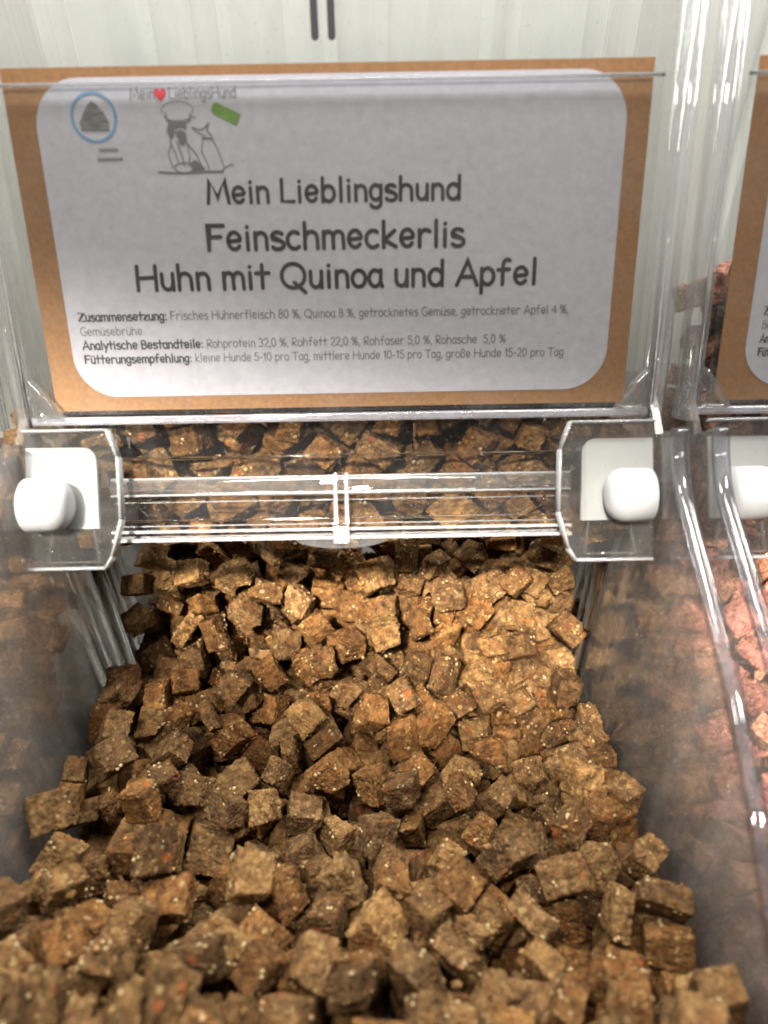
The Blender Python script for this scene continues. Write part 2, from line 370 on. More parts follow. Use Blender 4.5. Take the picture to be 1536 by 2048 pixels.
    pts = [Q(-x1, 270, -5.4), Q(-x1, 277, -5.4), Q(-x1, 277, -9.6), Q(-x1, 270, -9.6), Q(-x1, 270, -8.4), Q(-x1, 275.2, -8.0), Q(-x1, 275.2, -6.6), Q(-x1, 270, -6.4)]
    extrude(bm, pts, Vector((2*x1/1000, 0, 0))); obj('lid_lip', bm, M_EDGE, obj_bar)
    bm = bmesh.new()   # thumb tab: a shallow bow under the lip
    arc = [Q(-17*math.cos(a), 269.8, -9.2-3.8*math.sin(a)) for a in (math.pi*k/16 for k in range(17))]
    extrude(bm, arc, Q(0, 273.5, 0)-Q(0, 269.8, 0)); obj('thumb_tab', bm, M_TUBE, obj_bar)
    bm = bmesh.new()   # twin clip straps over the bar, block below
    for x in (-1.9, 2.1):
        pts = [Q(x-.75, 268.2, 14.6), Q(x+.75, 268.2, 14.6), Q(x+.75, 268.2, -4.5), Q(x-.75, 268.2, -4.5)]
        extrude(bm, pts, Q(0, 272, 0)-Q(0, 268.2, 0))
    extrude(bm, [Q(-2.9, 267.6, -4.9), Q(2.9, 267.6, -4.9), Q(2.9, 267.6, -11.2), Q(-2.9, 267.6, -11.2)], Q(0, 269.6, 0)-Q(0, 267.6, 0))
    bevel(bm, .0004); obj('clip', bm, M_LEDGE, obj_bar, True)
    for sx in (-1, 1):   # faint moulded ring near each end
        bm = bmesh.new(); c = [Q(sx*68.5+6*math.cos(a), 271.5, 4.6+4.6*math.sin(a)) for a in (2*math.pi*k/32 for k in range(33))]
        tube(bm, c, .00022, .00022, 6, Vector((0, .7, -.7))); obj('moulded_ring', bm, M_SOLID, obj_bar, True)
    # hinge boxes with the white bush plate and pin
    for s in (-1, 1):
        out = [(82, 30.5), (78.2, 21), (77.2, -1), (80.5, -14), (83, -18.2), (110, -18.2), (111.5, 30.5)]
        bm = bmesh.new()
        extrude(bm, [Q(s*x, 262, v) for x, v in out], Q(0, 260.4, 0)-Q(0, 262, 0)); hb = obj('hinge_box', bm, M_BOX, t)
        loop = [Q(s*x, 261, v) for x, v in out]
        bm = bmesh.new()   # thick moulded edge round the box
        for a, b_ in zip(out, out[1:]+out[:1]):
            if abs(a[0]-111) < 2 and abs(b_[0]-111) < 2: continue
            tube(bm, [Q(s*a[0], 262.5, a[1]), Q(s*b_[0], 262.5, b_[1])], .0007, .0030, 10, Vector((0, S40, C40)) if abs(a[1]-b_[1]) < 5 else Vector((1, 0, 0)))
        obj('box_edge', bm, M_EDGE, hb, True)
        bm = bmesh.new(); extrude(bm, [Q(s*86, 262, 30), Q(s*86, 262, -17.6), Q(s*86, 276, -15), Q(s*86, 276, 27)], Vector((s*.0012, 0, 0))); obj('box_side', bm, M_CLEAN, hb)
        bm = bmesh.new()   # moulded pocket below the plate
        pk = [(90, -5.2), (88.4, -16.4), (107, -16.4), (105, -5.2)]
        for a, b_ in zip(pk, pk[1:]): tube(bm, [Q(s*a[0], 270, a[1]), Q(s*b_[0], 270, b_[1])], .0005, .0012, 8, Vector((0, S40, C40)) if abs(a[1]-b_[1]) < 3 else Vector((1, 0, 0)))
        obj('box_pocket', bm, M_TUBE, hb, True)
        bm = bmesh.new()   # frosted plate, one rounded corner
        r = 5; cn = [(86.4+r-r*math.cos(a), 24.8-r+r*math.sin(a)) for a in (math.pi/2*k/8 for k in range(9))]
        pl = cn + [(111.5, 24.8), (111.5, -4.2), (85.6, -4.2)]
        extrude(bm, [Q(s*x, 263, v) for x, v in pl], Q(0, 264.5, 0)-Q(0, 263, 0)); obj('hinge_plate', bm, M_FROST, hb)
        bm = bmesh.new(); rings = []      # white pin with a rounded end
        for dx, rr in ((0, 3.4), (.5, 5.4), (1.5, 7.2), (3.0, 8.5), (5.0, 9.2), (14.8, 9.2)):
            rings.append([bm.verts.new(Q(s*(92.4+dx), 255+rr*math.cos(a_), 4.4+rr*math.sin(a_))) for a_ in (2*math.pi*k_/40 for k_ in range(40))])
        for r0, r1 in zip(rings, rings[1:]):
            for k_ in range(40): bm.faces.new((r0[k_], r0[(k_+1) % 40], r1[(k_+1) % 40], r1[k_]))
        bm.faces.new(rings[0]); bm.faces.new(rings[-1])
        obj('hinge_pin', bm, M_WHITE, hb, True)
    return t
bin_c = build_bin(BX, 'clear scoop bin in the middle, holding brown treats behind the full label')
def copy_tree(o, parent=None):
    c = o.copy(); COL.objects.link(c)
    if parent is not None: c.parent = parent; c.matrix_parent_inverse = o.matrix_parent_inverse.copy()
    for ch in list(o.children): copy_tree(ch, c)
    return c
for s, lab in ((1, 'clear scoop bin of reddish treats, cut off by the right picture edge'), (-1, 'clear scoop bin of brown treats, cut off by the left picture edge')):
    c = copy_tree(bin_c); c.location.x += s*PITCH/1000; c['label'] = lab

# ------------------------------------------------------------------ lettering: round-ended pen strokes
def arc(cx, cy, rx, ry, a0, a1, n=14):
    return [(cx+rx*math.cos(math.radians(a0+(a1-a0)*k/n)), cy+ry*math.sin(math.radians(a0+(a1-a0)*k/n))) for k in range(n+1)]
X = .70
def G(adv, *s): return (adv, s)
GL = {
 ' ': G(.41),
 'M': G(1.18, [(.10, 0), (.22, 1), (.56, .22), (.92, 1), (1.08, 0)]),
 'L': G(.77, [(.14, 1), (.12, .03), (.68, .02)]),
 'F': G(.83, [(.78, .97), (.16, .98), (.12, 0)], [(.15, .52), (.64, .53)]),
 'H': G(1.05, [(.15, 1), (.12, 0)], [(.92, 1), (.90, 0)], [(.14, .50), (.91, .53)]),
 'Q': G(1.2, arc(.58, .5, .49, .50, 90, 450, 28), [(.62, .22), (1.08, -.20)]),
 'A': G(1.0, [(.06, 0), (.52, 1), (.92, 0)], [(.22, .33), (.80, .34)]),
 'Z': G(.93, [(.10, .97), (.80, .97), (.08, .02), (.86, .02)]),
 'G': G(.93, arc(.50, .5, .42, .5, 55, 290, 18)+[(.80, .12), (.82, .44), (.52, .44)]),
 'R': G(.84, [(.14, 0), (.14, .98)]+arc(.40, .73, .32, .25, 90, -90, 10)+[(.16, .48), (.76, 0)]),
 'T': G(.93, [(.05, .97), (.88, .97)], [(.47, .97), (.46, 0)]),
 'B': G(.84, [(.14, 0), (.14, .98)]+arc(.38, .75, .28, .23, 90, -90, 8)+[(.16, .52)]+arc(.40, .26, .34, .26, 90, -90, 8)+[(.14, 0)]),
 'a': G(.70, arc(.33, .34, .25, .34, 60, 340, 18)+[(.56, .30)], [(.58, .68), (.56, .2), (.64, 0)]),
 'b': G(.80, [(.14, 1.03), (.13, 0)], arc(.40, .34, .27, .34, 160, -150, 18)),
 'c': G(.70, arc(.38, .34, .29, .34, 55, 310, 16)),
 'd': G(.80, arc(.37, .34, .27, .34, 40, 330, 18), [(.65, 1.03), (.64, 0)]),
 'e': G(.75, [(.11, .33), (.62, .38)]+arc(.37, .36, .26, .34, 10, 320, 18)),
 'f': G(.69, arc(.47, .80, .18, .22, 60, 180, 8)+[(.28, .5), (.28, 0)], [(.08, .60), (.56, .62)]),
 'g': G(.71, arc(.34, .36, .25, .33, 45, 330, 18), [(.59, .68), (.57, -.1)]+arc(.33, -.12, .24, .2, 0, -160, 10)),
 'h': G(.79, [(.13, 1.03), (.12, 0)], [(.13, .36)]+arc(.39, .42, .25, .26, 170, 0, 10)+[(.65, 0)]),
 'i': G(.38, [(.18, .66), (.18, 0)], [(.18, .90), (.19, .91)]),
 'k': G(.74, [(.13, 1.03), (.12, 0)], [(.58, .66), (.15, .30), (.64, .01)]),
 'l': G(.37, [(.18, 1.04), (.18, 0)]),
 'm': G(1.06, [(.12, .67), (.12, 0)], [(.12, .36)]+arc(.32, .46, .19, .21, 170, 0, 8)+[(.52, 0)], [(.52, .38)]+arc(.73, .46, .20, .21, 170, 0, 8)+[(.95, 0)]),
 'n': G(.72, [(.13, .67), (.13, 0)], [(.13, .38)]+arc(.36, .43, .23, .24, 170, 0, 10)+[(.60, 0)]),
 'o': G(.72, arc(.36, .34, .28, .34, 90, 450, 22)),
 'p': G(.73, [(.12, .67), (.11, -.34)], arc(.37, .34, .26, .34, 150, -150, 18)),
 'r': G(.65, [(.13, .67), (.14, 0)], [(.14, .34)]+arc(.40, .40, .25, .27, 160, 50, 8)),
 's': G(.66, arc(.34, .51, .23, .17, 35, 200, 9)+arc(.34, .17, .25, .18, 60, -150, 10)),
 't': G(.64, [(.32, .98), (.31, .02)], [(.05, .63), (.60, .64)]),
 'u': G(.71, [(.12, .67), (.12, .3)]+arc(.34, .27, .22, .26, 180, 330, 10)+[(.57, .3)], [(.58, .67), (.58, 0)]),
 'w': G(.9, [(.08, .66), (.26, 0), (.45, .58), (.64, 0), (.82, .66)]),
 'y': G(.68, [(.08, .66), (.33, .05)], [(.60, .66), (.22, -.36)]),
 'z': G(.7, [(.1, .65), (.55, .65), (.1, .02), (.6, .02)]),
 'ß': G(.78, [(.13, 0), (.13, .7)]+arc(.36, .78, .22, .22, 170, -60, 10)+[(.36, .55)]+arc(.38, .27, .26, .27, 80, -120, 10)),
 ':': G(.36, [(.18, .58), (.185, .59)], [(.18, .06), (.185, .07)]), '.': G(.3, [(.15, .02), (.155, .03)]),
 ',': G(.3, [(.16, .06), (.10, -.14)]), '-': G(.55, [(.10, .38), (.44, .38)]),
 '%': G(1.0, arc(.25, .75, .17, .22, 0, 360, 12), arc(.73, .24, .17, .22, 0, 360, 12), [(.78, 1), (.2, 0)]),
 '0': G(.78, arc(.37, .5, .28, .5, 0, 360, 20)), '1': G(.5, [(.12, .82), (.30, 1), (.30, 0)]),
 '2': G(.74, arc(.36, .72, .26, .28, 160, -20, 10)+[(.10, .02), (.66, .02)]),
 '3': G(.74, arc(.34, .75, .25, .25, 150, -80, 10)+arc(.34, .26, .29, .26, 80, -150, 10)),
 '4': G(.76, [(.52, 0), (.52, 1), (.06, .3), (.70, .3)]),
 '5': G(.74, [(.62, .98), (.18, .98), (.14, .56)]+arc(.34, .32, .29, .31, 110, -150, 12)),
 '8': G(.76, arc(.37, .75, .22, .24, 0, 360, 14), arc(.37, .26, .28, .26, 0, 360, 14)),
}
GL['ü'] = (GL['u'][0], GL['u'][1]+([(.2, .9), (.205, .91)], [(.5, .9), (.505, .91)]))
def text_width(t): return sum(GL[c][0] for c in t)
class Pen:
    """flat ink strokes laid on the label plane"""
    def __init__(s, n): s.bm = bmesh.new(); s.n = n; s.k = 0
    def stroke(s, pts, w, x0=0):
        s.k += 1; n = s.n + .004*(s.k % 7)
        pts = [Vector(p) for p in pts]; L = []; R_ = []
        for i, p in enumerate(pts):
            d = (pts[min(i+1, len(pts)-1)]-pts[max(i-1, 0)])
            d = d.normalized() if d.length > 1e-9 else Vector((1, 0))
            q = Vector((-d.y, d.x))
            if 0 < i < len(pts)-1:
                e = (p-pts[i-1]).normalized(); c = max(.45, abs(Vector((-e.y, e.x)).dot(q))); q = q/c
            L.append(p+q*w/2); R_.append(p-q*w/2)
        d0 = (pts[0]-pts[1]).normalized(); d1 = (pts[-1]-pts[-2]).normalized()
        a0 = math.atan2(d0.y, d0.x); a1 = math.atan2(d1.y, d1.x)
        cap0 = [pts[0]+Vector((math.cos(a0+t), math.sin(a0+t)))*w/2 for t in (-math.pi/2+math.pi*k/6 for k in range(1, 6))]
        cap1 = [pts[-1]+Vector((math.cos(a1+t), math.sin(a1+t)))*w/2 for t in (-math.pi/2+math.pi*k/6 for k in range(1, 6))]
        vl = [s.bm.verts.new(H(*p, n)) for p in L]; vr = [s.bm.verts.new(H(*p, n)) for p in R_]
        for i in range(len(pts)-1): s.bm.faces.new((vl[i], vr[i], vr[i+1], vl[i+1]))
        s.bm.faces.new([vl[0]]+[s.bm.verts.new(H(*p, n)) for p in cap0[::1]][::1]+[vr[0]]) if True else None
        s.bm.faces.new([vr[-1]]+[s.bm.verts.new(H(*p, n)) for p in cap1]+[vl[-1]])
    def poly(s, pts):
        s.k += 1; n = s.n + .004*(s.k % 7)
        s.bm.faces.new([s.bm.verts.new(H(*p, n)) for p in pts])
    def text(s, t, x, u, cap, w, width=None, rot=0):
        sx = cap if width is None else width/text_width(t)
        for ch in t:
            adv, st = GL[ch]
            for line in st: s.stroke([(x+px*sx, u+py*cap) for px, py in line], w)
            x += adv*sx
        return x
    def done(s, name, mat, parent):
        o = obj(name, s.bm, mat, parent)
        me = o.data    # all ink faces look towards the customer
        nrm = Vector((0, -C20, S20))
        for p in me.polygons:
            if p.normal.dot(nrm) < 0: p.flip()
        return o
def round_rect(x0, x1, u0, u1, r, n=12):
    pts = []
    for cx, cy, a in ((x1-r, u1-r, 0), (x0+r, u1-r, 90), (x0+r, u0+r, 180), (x1-r, u0+r, 270)):
        pts += [(cx+r*math.cos(math.radians(a+90*k/n)), cy+r*math.sin(math.radians(a+90*k/n))) for k in range(n+1)]
    return pts
def label_base(cx, lab):
    t = thing('product_label', lab, 'label', BASE + Vector((cx/1000, 0, 0)), 'paper labels in the bin sleeves')
    bm = bmesh.new(); hbox(bm, -104.8, 104.8, 1.9, 113, .25, .55); obj('kraft_card', bm, M_KRAFT, t)
    bm = bmesh.new(); extrude(bm, [H(x, u, .6) for x, u in round_rect(-95.7, 97.2, 7, 110, 15)], H(0, 0, .72)-H(0, 0, .6)); obj('grey_panel', bm, M_PAPER, t)
    return t
lab = label_base(BX, 'kraft card label reading Huhn mit Quinoa und Apfel on the middle bin')
pn = Pen(.80)
pn.text('Mein Lieblingshund', -42.6, 72.2, 7.0, 1.22, 86.5)
pn.text('Feinschmeckerlis', -44.0, 57.3, 8.0, 1.38, 89.2)
pn.text('Huhn mit Quinoa und Apfel', -70.0, 44.4, 8.0, 1.38, 141)
pn.done('title_lettering', M_INK, lab)
def small(pn_b, pn_g, bold, rest, u, x1):
    w = text_width(bold)*1.06 + text_width(rest); k = (x1+91.7)/w
    pn_b.text(bold, -91.7, u, 2.9, .58, text_width(bold)*1.06*k) if bold else None
    if rest: pn_g.text(rest, -91.7+text_width(bold)*1.06*k, u, 2.9, .34, text_width(rest)*k)
pb, pg = Pen(.80), Pen(.80)
small(pb, pg, 'Zusammensetzung:', ' Frisches Hühnerfleisch 80 %, Quinoa 8 %, getrocknetes Gemüse, getrockneter Apfel 4 %,', 34.2, 82.5)
small(pb, pg, '', 'Gemüsebrühe', 29.2, -69.5)
small(pb, pg, 'Analytische Bestandteile:', ' Rohprotein 32,0 %, Rohfett 22,0 %, Rohfaser 5,0 %, Rohasche  5,0 %', 24.3, 60.5)
small(pb, pg, 'Fütterungsempfehlung:', ' kleine Hunde 5-10 pro Tag, mittlere Hunde 10-15 pro Tag, große Hunde 15-20 pro Tag', 19.3, 81.6)
pb.done('bold_lettering', M_BOLD, lab); pg.done('small_lettering', M_GREY, lab)
# emblem: blue ring round a grey drawing, two short caption lines too small to read
p = Pen(.80); p.stroke(arc(-76.6, 98.6, 7.1, 7.1, 0, 360, 40), .9); p.done('emblem_ring', M_BLUE, lab)
p = Pen(.80); RS = random.Random(3)
p.poly([(-81.2, 95.2), (-81.6, 97.0), (-80.2, 99.4), (-78.6, 101.8), (-76.8, 103.4), (-75.0, 102.2), (-73.2, 99.8), (-71.8, 97.4), (-72.0, 95.0)])
p.done('emblem_drawing', principled('mid_grey_ink', (.17, .165, .17), .7, 500, .4), lab)
p = Pen(.84)
p.poly([(-80.2, 98.2), (-79.2, 100.6), (-77.6, 100.4), (-77.0, 98.8), (-78.4, 97.6)])
for k in range(9):
    x = -80.5+RS.random()*7; u = 95.6+RS.random()*4.5; p.stroke([(x, u), (x+1.4+RS.random(), u+RS.uniform(-.5, .7))], .3)
p.stroke([(-81, 94.9), (-72.2, 94.8)], .5)
for u, x0, x1 in ((89.0, -76.2, -70.6), (86.2, -77.2, -69.0)):
    x = x0
    while x < x1:
        p.stroke([(x, u-.4), (x+.25, u+.5), (x+.6, u-.4)], .3); x += .78
p.done('emblem_caption', M_GREY, lab)
# thin script heading with a red heart, the cook with a dog, and the green tag
p = Pen(.80); p.text('Mein', -64.2, 103.6, 3.3, .30, 8.3); p.text('LieblingsHund', -51.6, 103.6, 3.3, .30, 22); p.done('script_lettering', M_GREY, lab)
p = Pen(.80)
p.poly([(-54.3+.16*(16*math.sin(a)**3)*.8, 104.9+.14*(13*math.cos(a)-5*math.cos(2*a)-2*math.cos(3*a)-math.cos(4*a))) for a in (2*math.pi*k/28 for k in range(28))]); p.done('red_heart', M_RED, lab)
p = Pen(.80)
c, s_ = math.cos(math.radians(-25)), math.sin(math.radians(-25))
p.poly([(-37.6+x*c-y*s_, 101+x*s_+y*c) for x, y in ((-.4, -1.0), (.6, -1.9), (9.0, -1.9), (9.0, 1.7), (.6, 1.7), (-.4, .9))]); p.done('green_tag', M_GREEN, lab)
p = Pen(.80)
for st, w in (
    (arc(-49.3, 100.2, 5.2, 2.6, 200, -20, 16), .22), (arc(-49.2, 98.6, 4.4, 1.5, 180, 360, 10), .4), (arc(-49.2, 97.6, 3.8, 1.2, 180, 360, 10), .35),
    ([(-53.2, 99.6), (-52.9, 97.2)], .3), ([(-45.2, 99.4), (-45.6, 97.0)], .3),
    ([(-51.6, 93), (-52.6, 91), (-51.4, 88), (-50.6, 85.2)], .35), ([(-52.2, 90.6), (-53.6, 87.6), (-52.6, 83.2)], .3),
    ([(-50.4, 91), (-49.2, 87), (-48.6, 83.8)], .4), ([(-47.2, 91), (-46.6, 86.5), (-47.2, 83.6)], .35), ([(-46.8, 90.2), (-44.4, 87.2), (-43.2, 84.2)], .4),
    (arc(-48.8, 83.2, 3.2, 1.5, 0, 360, 18), .35), ([(-57.4, 82.0), (-50, 81.6), (-42, 81.9), (-36, 81.9)], .55),
    ([(-45, 95.2), (-42.6, 94.4), (-41.0, 95.0), (-39.4, 96.2)], .35), ([(-45, 95.0), (-43, 93.4), (-40.8, 92.6)], .3), ([(-39.6, 96.4), (-40.2, 94.2), (-38.9, 92.6)], .45),
    ([(-41.8, 92.0), (-38.6, 91.8)], .6), ([(-41.8, 91.6), (-42.6, 88.0), (-41.0, 84.6), (-40.6, 82.4)], .3), ([(-38.6, 91.4), (-36.8, 87.6), (-35.6, 83.2)], .3),
    ([(-36.2, 82.4), (-34.2, 83.6), (-32.6, 84.0)], .3), ([(-44.2, 98.2), (-43.9, 98.2)], .5)):
    p.stroke(st, w*1.1)
p.done('cook_and_dog_outline', M_GREY, lab)
p = Pen(.83)
p.poly([(-52.6, 96.6), (-53.4, 94.2), (-52.4, 91.8), (-51.2, 92.6), (-50.8, 94.8), (-48.4, 95.4), (-47.0, 94.2), (-46.6, 96.4), (-49, 97)])
p.poly([(-50.9, 94.0), (-50.0, 92.0), (-49.6, 90.2), (-48.2, 90.0), (-47.2, 91.2), (-47.0, 93.4), (-48.6, 94.6)])
p.poly([(-46.8, 84.4), (-45.2, 85.6), (-43.2, 84.4), (-41.6, 82.6), (-46, 82.2)])
p.done('cook_hair', M_GREY, lab)

labr = label_base(BX+PITCH, 'kraft card label cut off by the right picture edge, its text starting with Zusa')
pb, pg = Pen(.80), Pen(.80)
k = 95/ (text_width('Fütterungsempfehlung:')*2.45)
for tx, u, q in (('Zusammensetzung:', 32.4, pb), ('Beete', 27.6, pg), ('Analytische Bestandteile:', 22.7, pb), ('Fütterungsempfehlung:', 17.9, pb)):
    q.text(tx, -91.0, u, 2.9, .50 if q is pb else .27, text_width(tx)*1.92)
pb.done('bold_lettering', M_BOLD, labr); pg.done('small_lettering', M_GREY, labr)

# ------------------------------------------------------------------ the treats
NV = 22
def base_corners(k):
    r = random.Random(100+k)
    a = r.uniform(16, 23); b = r.uniform(16, 22); t = r.uniform(9.5, 15); kind = 'cube'
    if k % 6 == 4: a = r.uniform(19, 23); b = r.uniform(14, 17); t = r.uniform(9, 12); kind = 'slab'
    if k % 6 == 5: a = r.uniform(12, 15); b = r.uniform(12, 15); t = r.uniform(9, 12); kind = 'small'
    if k % 6 == 3: kind = 'wedge'
    c = []
    for sz in (-1, 1):
        for sx, sy in ((-1, -1), (1, -1), (1, 1), (-1, 1)):
            c.append([sx*a/2+r.uniform(-1.6, 1.6), sy*b/2+r.uniform(-1.6, 1.6), sz*t/2+r.uniform(-1.1, 1.1)])
    if kind == 'wedge':
        for i in (2, 6): c[i][0] -= a*.42; c[i][1] -= b*.12
    return [[q*.76 for q in p] for p in c], kind
def treat_mesh(k, cuts, extras=True):
    c, kind = base_corners(k); r = random.Random(900+k)
    cs = [Vector(p) for p in c]
    bm = bmesh.new(); n = cuts; grid = {}
    def tri(x, y, z):   # trilinear, x y z in 0..1
        b0 = cs[0]*(1-x)*(1-y)+cs[1]*x*(1-y)+cs[2]*x*y+cs[3]*(1-x)*y
        b1 = cs[4]*(1-x)*(1-y)+cs[5]*x*(1-y)+cs[6]*x*y+cs[7]*(1-x)*y
        return b0*(1-z)+b1*z
    def vert(i, j, l):
        key = (i, j, l)
        if key not in grid: grid[key] = bm.verts.new(tri(i/n, j/n, l/n))
        return grid[key]
    for i in range(n):
        for j in range(n):
            for a in (0, n):
                bm.faces.new([vert(*q) for q in ((a, i, j), (a, i+1, j), (a, i+1, j+1), (a, i, j+1))])
                bm.faces.new([vert(*q) for q in ((i, a, j), (i+1, a, j), (i+1, a, j+1), (i, a, j+1))])
                bm.faces.new([vert(*q) for q in ((i, j, a), (i+1, j, a), (i+1, j+1, a), (i, j+1, a))])
    bmesh.ops.recalc_face_normals(bm, faces=bm.faces[:]); bm.normal_update()
    seed = Vector((k*13.7, k*5.1, k*9.3)); new = {}
    bend = r.uniform(-.012, .012)
    for (i, j, l), v in grid.items():
        ax = [min(q, n-q)/n for q in (i, j, l)]; ax.sort()
        edge = math.exp(-ax[1]*22)             # near an edge or corner
        side = 1.0 if (l not in (0, n)) else .5  # cut faces are rougher than the pressed faces
        p = v.co
        d = noise.fractal(p*.22+seed, 1.0, 2.0, 4)*.38*side
        d += noise.fractal(p*1.0+seed*2, .7, 2.0, 4)*.52*(.6+.6*side)
        cr = noise.noise(p*.42+seed*3)
        if cr > .28: d -= (cr-.28)*1.8*side     # torn hollows
        vd = noise.voronoi(p*.42+seed)[0][0]
        if vd < .34: d -= (.34-vd)*1.9*(.5+side)*max(0, .6+noise.noise(p*.2+seed*4))   # pores
        d -= edge*(.12+1.0*max(0, noise.noise(p*.4+seed)+.25))
        new[v] = p + v.normal*d
    for v, q in new.items(): v.co = q; v.co.z += bend*q.x*q.x*.5
    bm.normal_update()
    if extras:
        faces = bm.faces[:]
        for q in range(r.choice((2, 3, 4, 6, 8, 11))):        # quinoa grains half sunk in the surface
            if q % 2 == 0 or q < 1: f = r.choice(faces)
            else:                                 # beside the last one: grains come in clumps
                g = [x for x in faces if 1.0 < (x.calc_center_median()-pos).length < 2.6 and x.normal.dot(f.normal) > .5]
                f = r.choice(g) if g else r.choice(faces)
            pos = f.calc_center_median(); rad = r.uniform(.5, 1.0); pos = pos - f.normal*rad*r.uniform(.1, .6)
            res = bmesh.ops.create_icosphere(bm, subdivisions=2 if cuts > 20 else 1, radius=rad)
            for v in res['verts']:
                v.co = Vector((v.co.x, v.co.y, v.co.z*.8))+pos+f.normal*rad*.15
                for ff in v.link_faces: ff.material_index = 1
        for q in range(r.randint(0, 3)):          # shreds of carrot and apple
            f = r.choice(faces); pos = f.calc_center_median()+f.normal*.1
            t = Vector((r.gauss(0, 1), r.gauss(0, 1), r.gauss(0, 1))); t = (t-f.normal*t.dot(f.normal)).normalized(); s = t.cross(f.normal)
            L, W = r.uniform(1.2, 3.0), r.uniform(.35, .8); mi = 2 if r.random() < .65 else 3
            cu = r.uniform(-.5, .5); strip = []
            for m_ in range(7):
                x = (m_/6-.5)*L; cpos = pos+t*x+s*(cu*x*x/L)+f.normal*(.35*(1-(2*m_/6-1)**2)); ww = W*(1-.6*abs(2*m_/6-1)**2)
                strip.append([bm.verts.new(cpos+s*ww/2), bm.verts.new(cpos+f.normal*.35), bm.verts.new(cpos-s*ww/2), bm.verts.new(cpos-f.normal*.3)])
            for g, h in zip(strip, strip[1:]):
                for e in range(4):
                    ff = bm.faces.new((g[e], g[(e+1) % 4], h[(e+1) % 4], h[e])); ff.material_index = mi
            for g in (strip[0], strip[-1]): bm.faces.new(g).material_index = mi
    for v in bm.verts: v.co *= .001
    return bm, kind
MESH, KIND = [], []
for k in range(NV):
    bm, kind = treat_mesh(k, 30)
    bmesh.ops.recalc_face_normals(bm, faces=bm.faces[:])
    me = bpy.data.meshes.new('dog_treat'); bm.to_mesh(me); bm.free()
    for m in (TREAT[0], M_SEED, M_CARROT, M_HUSK): me.materials.append(m)
    for p_ in me.polygons: p_.use_smooth = True
    MESH.append(me); KIND.append(kind)
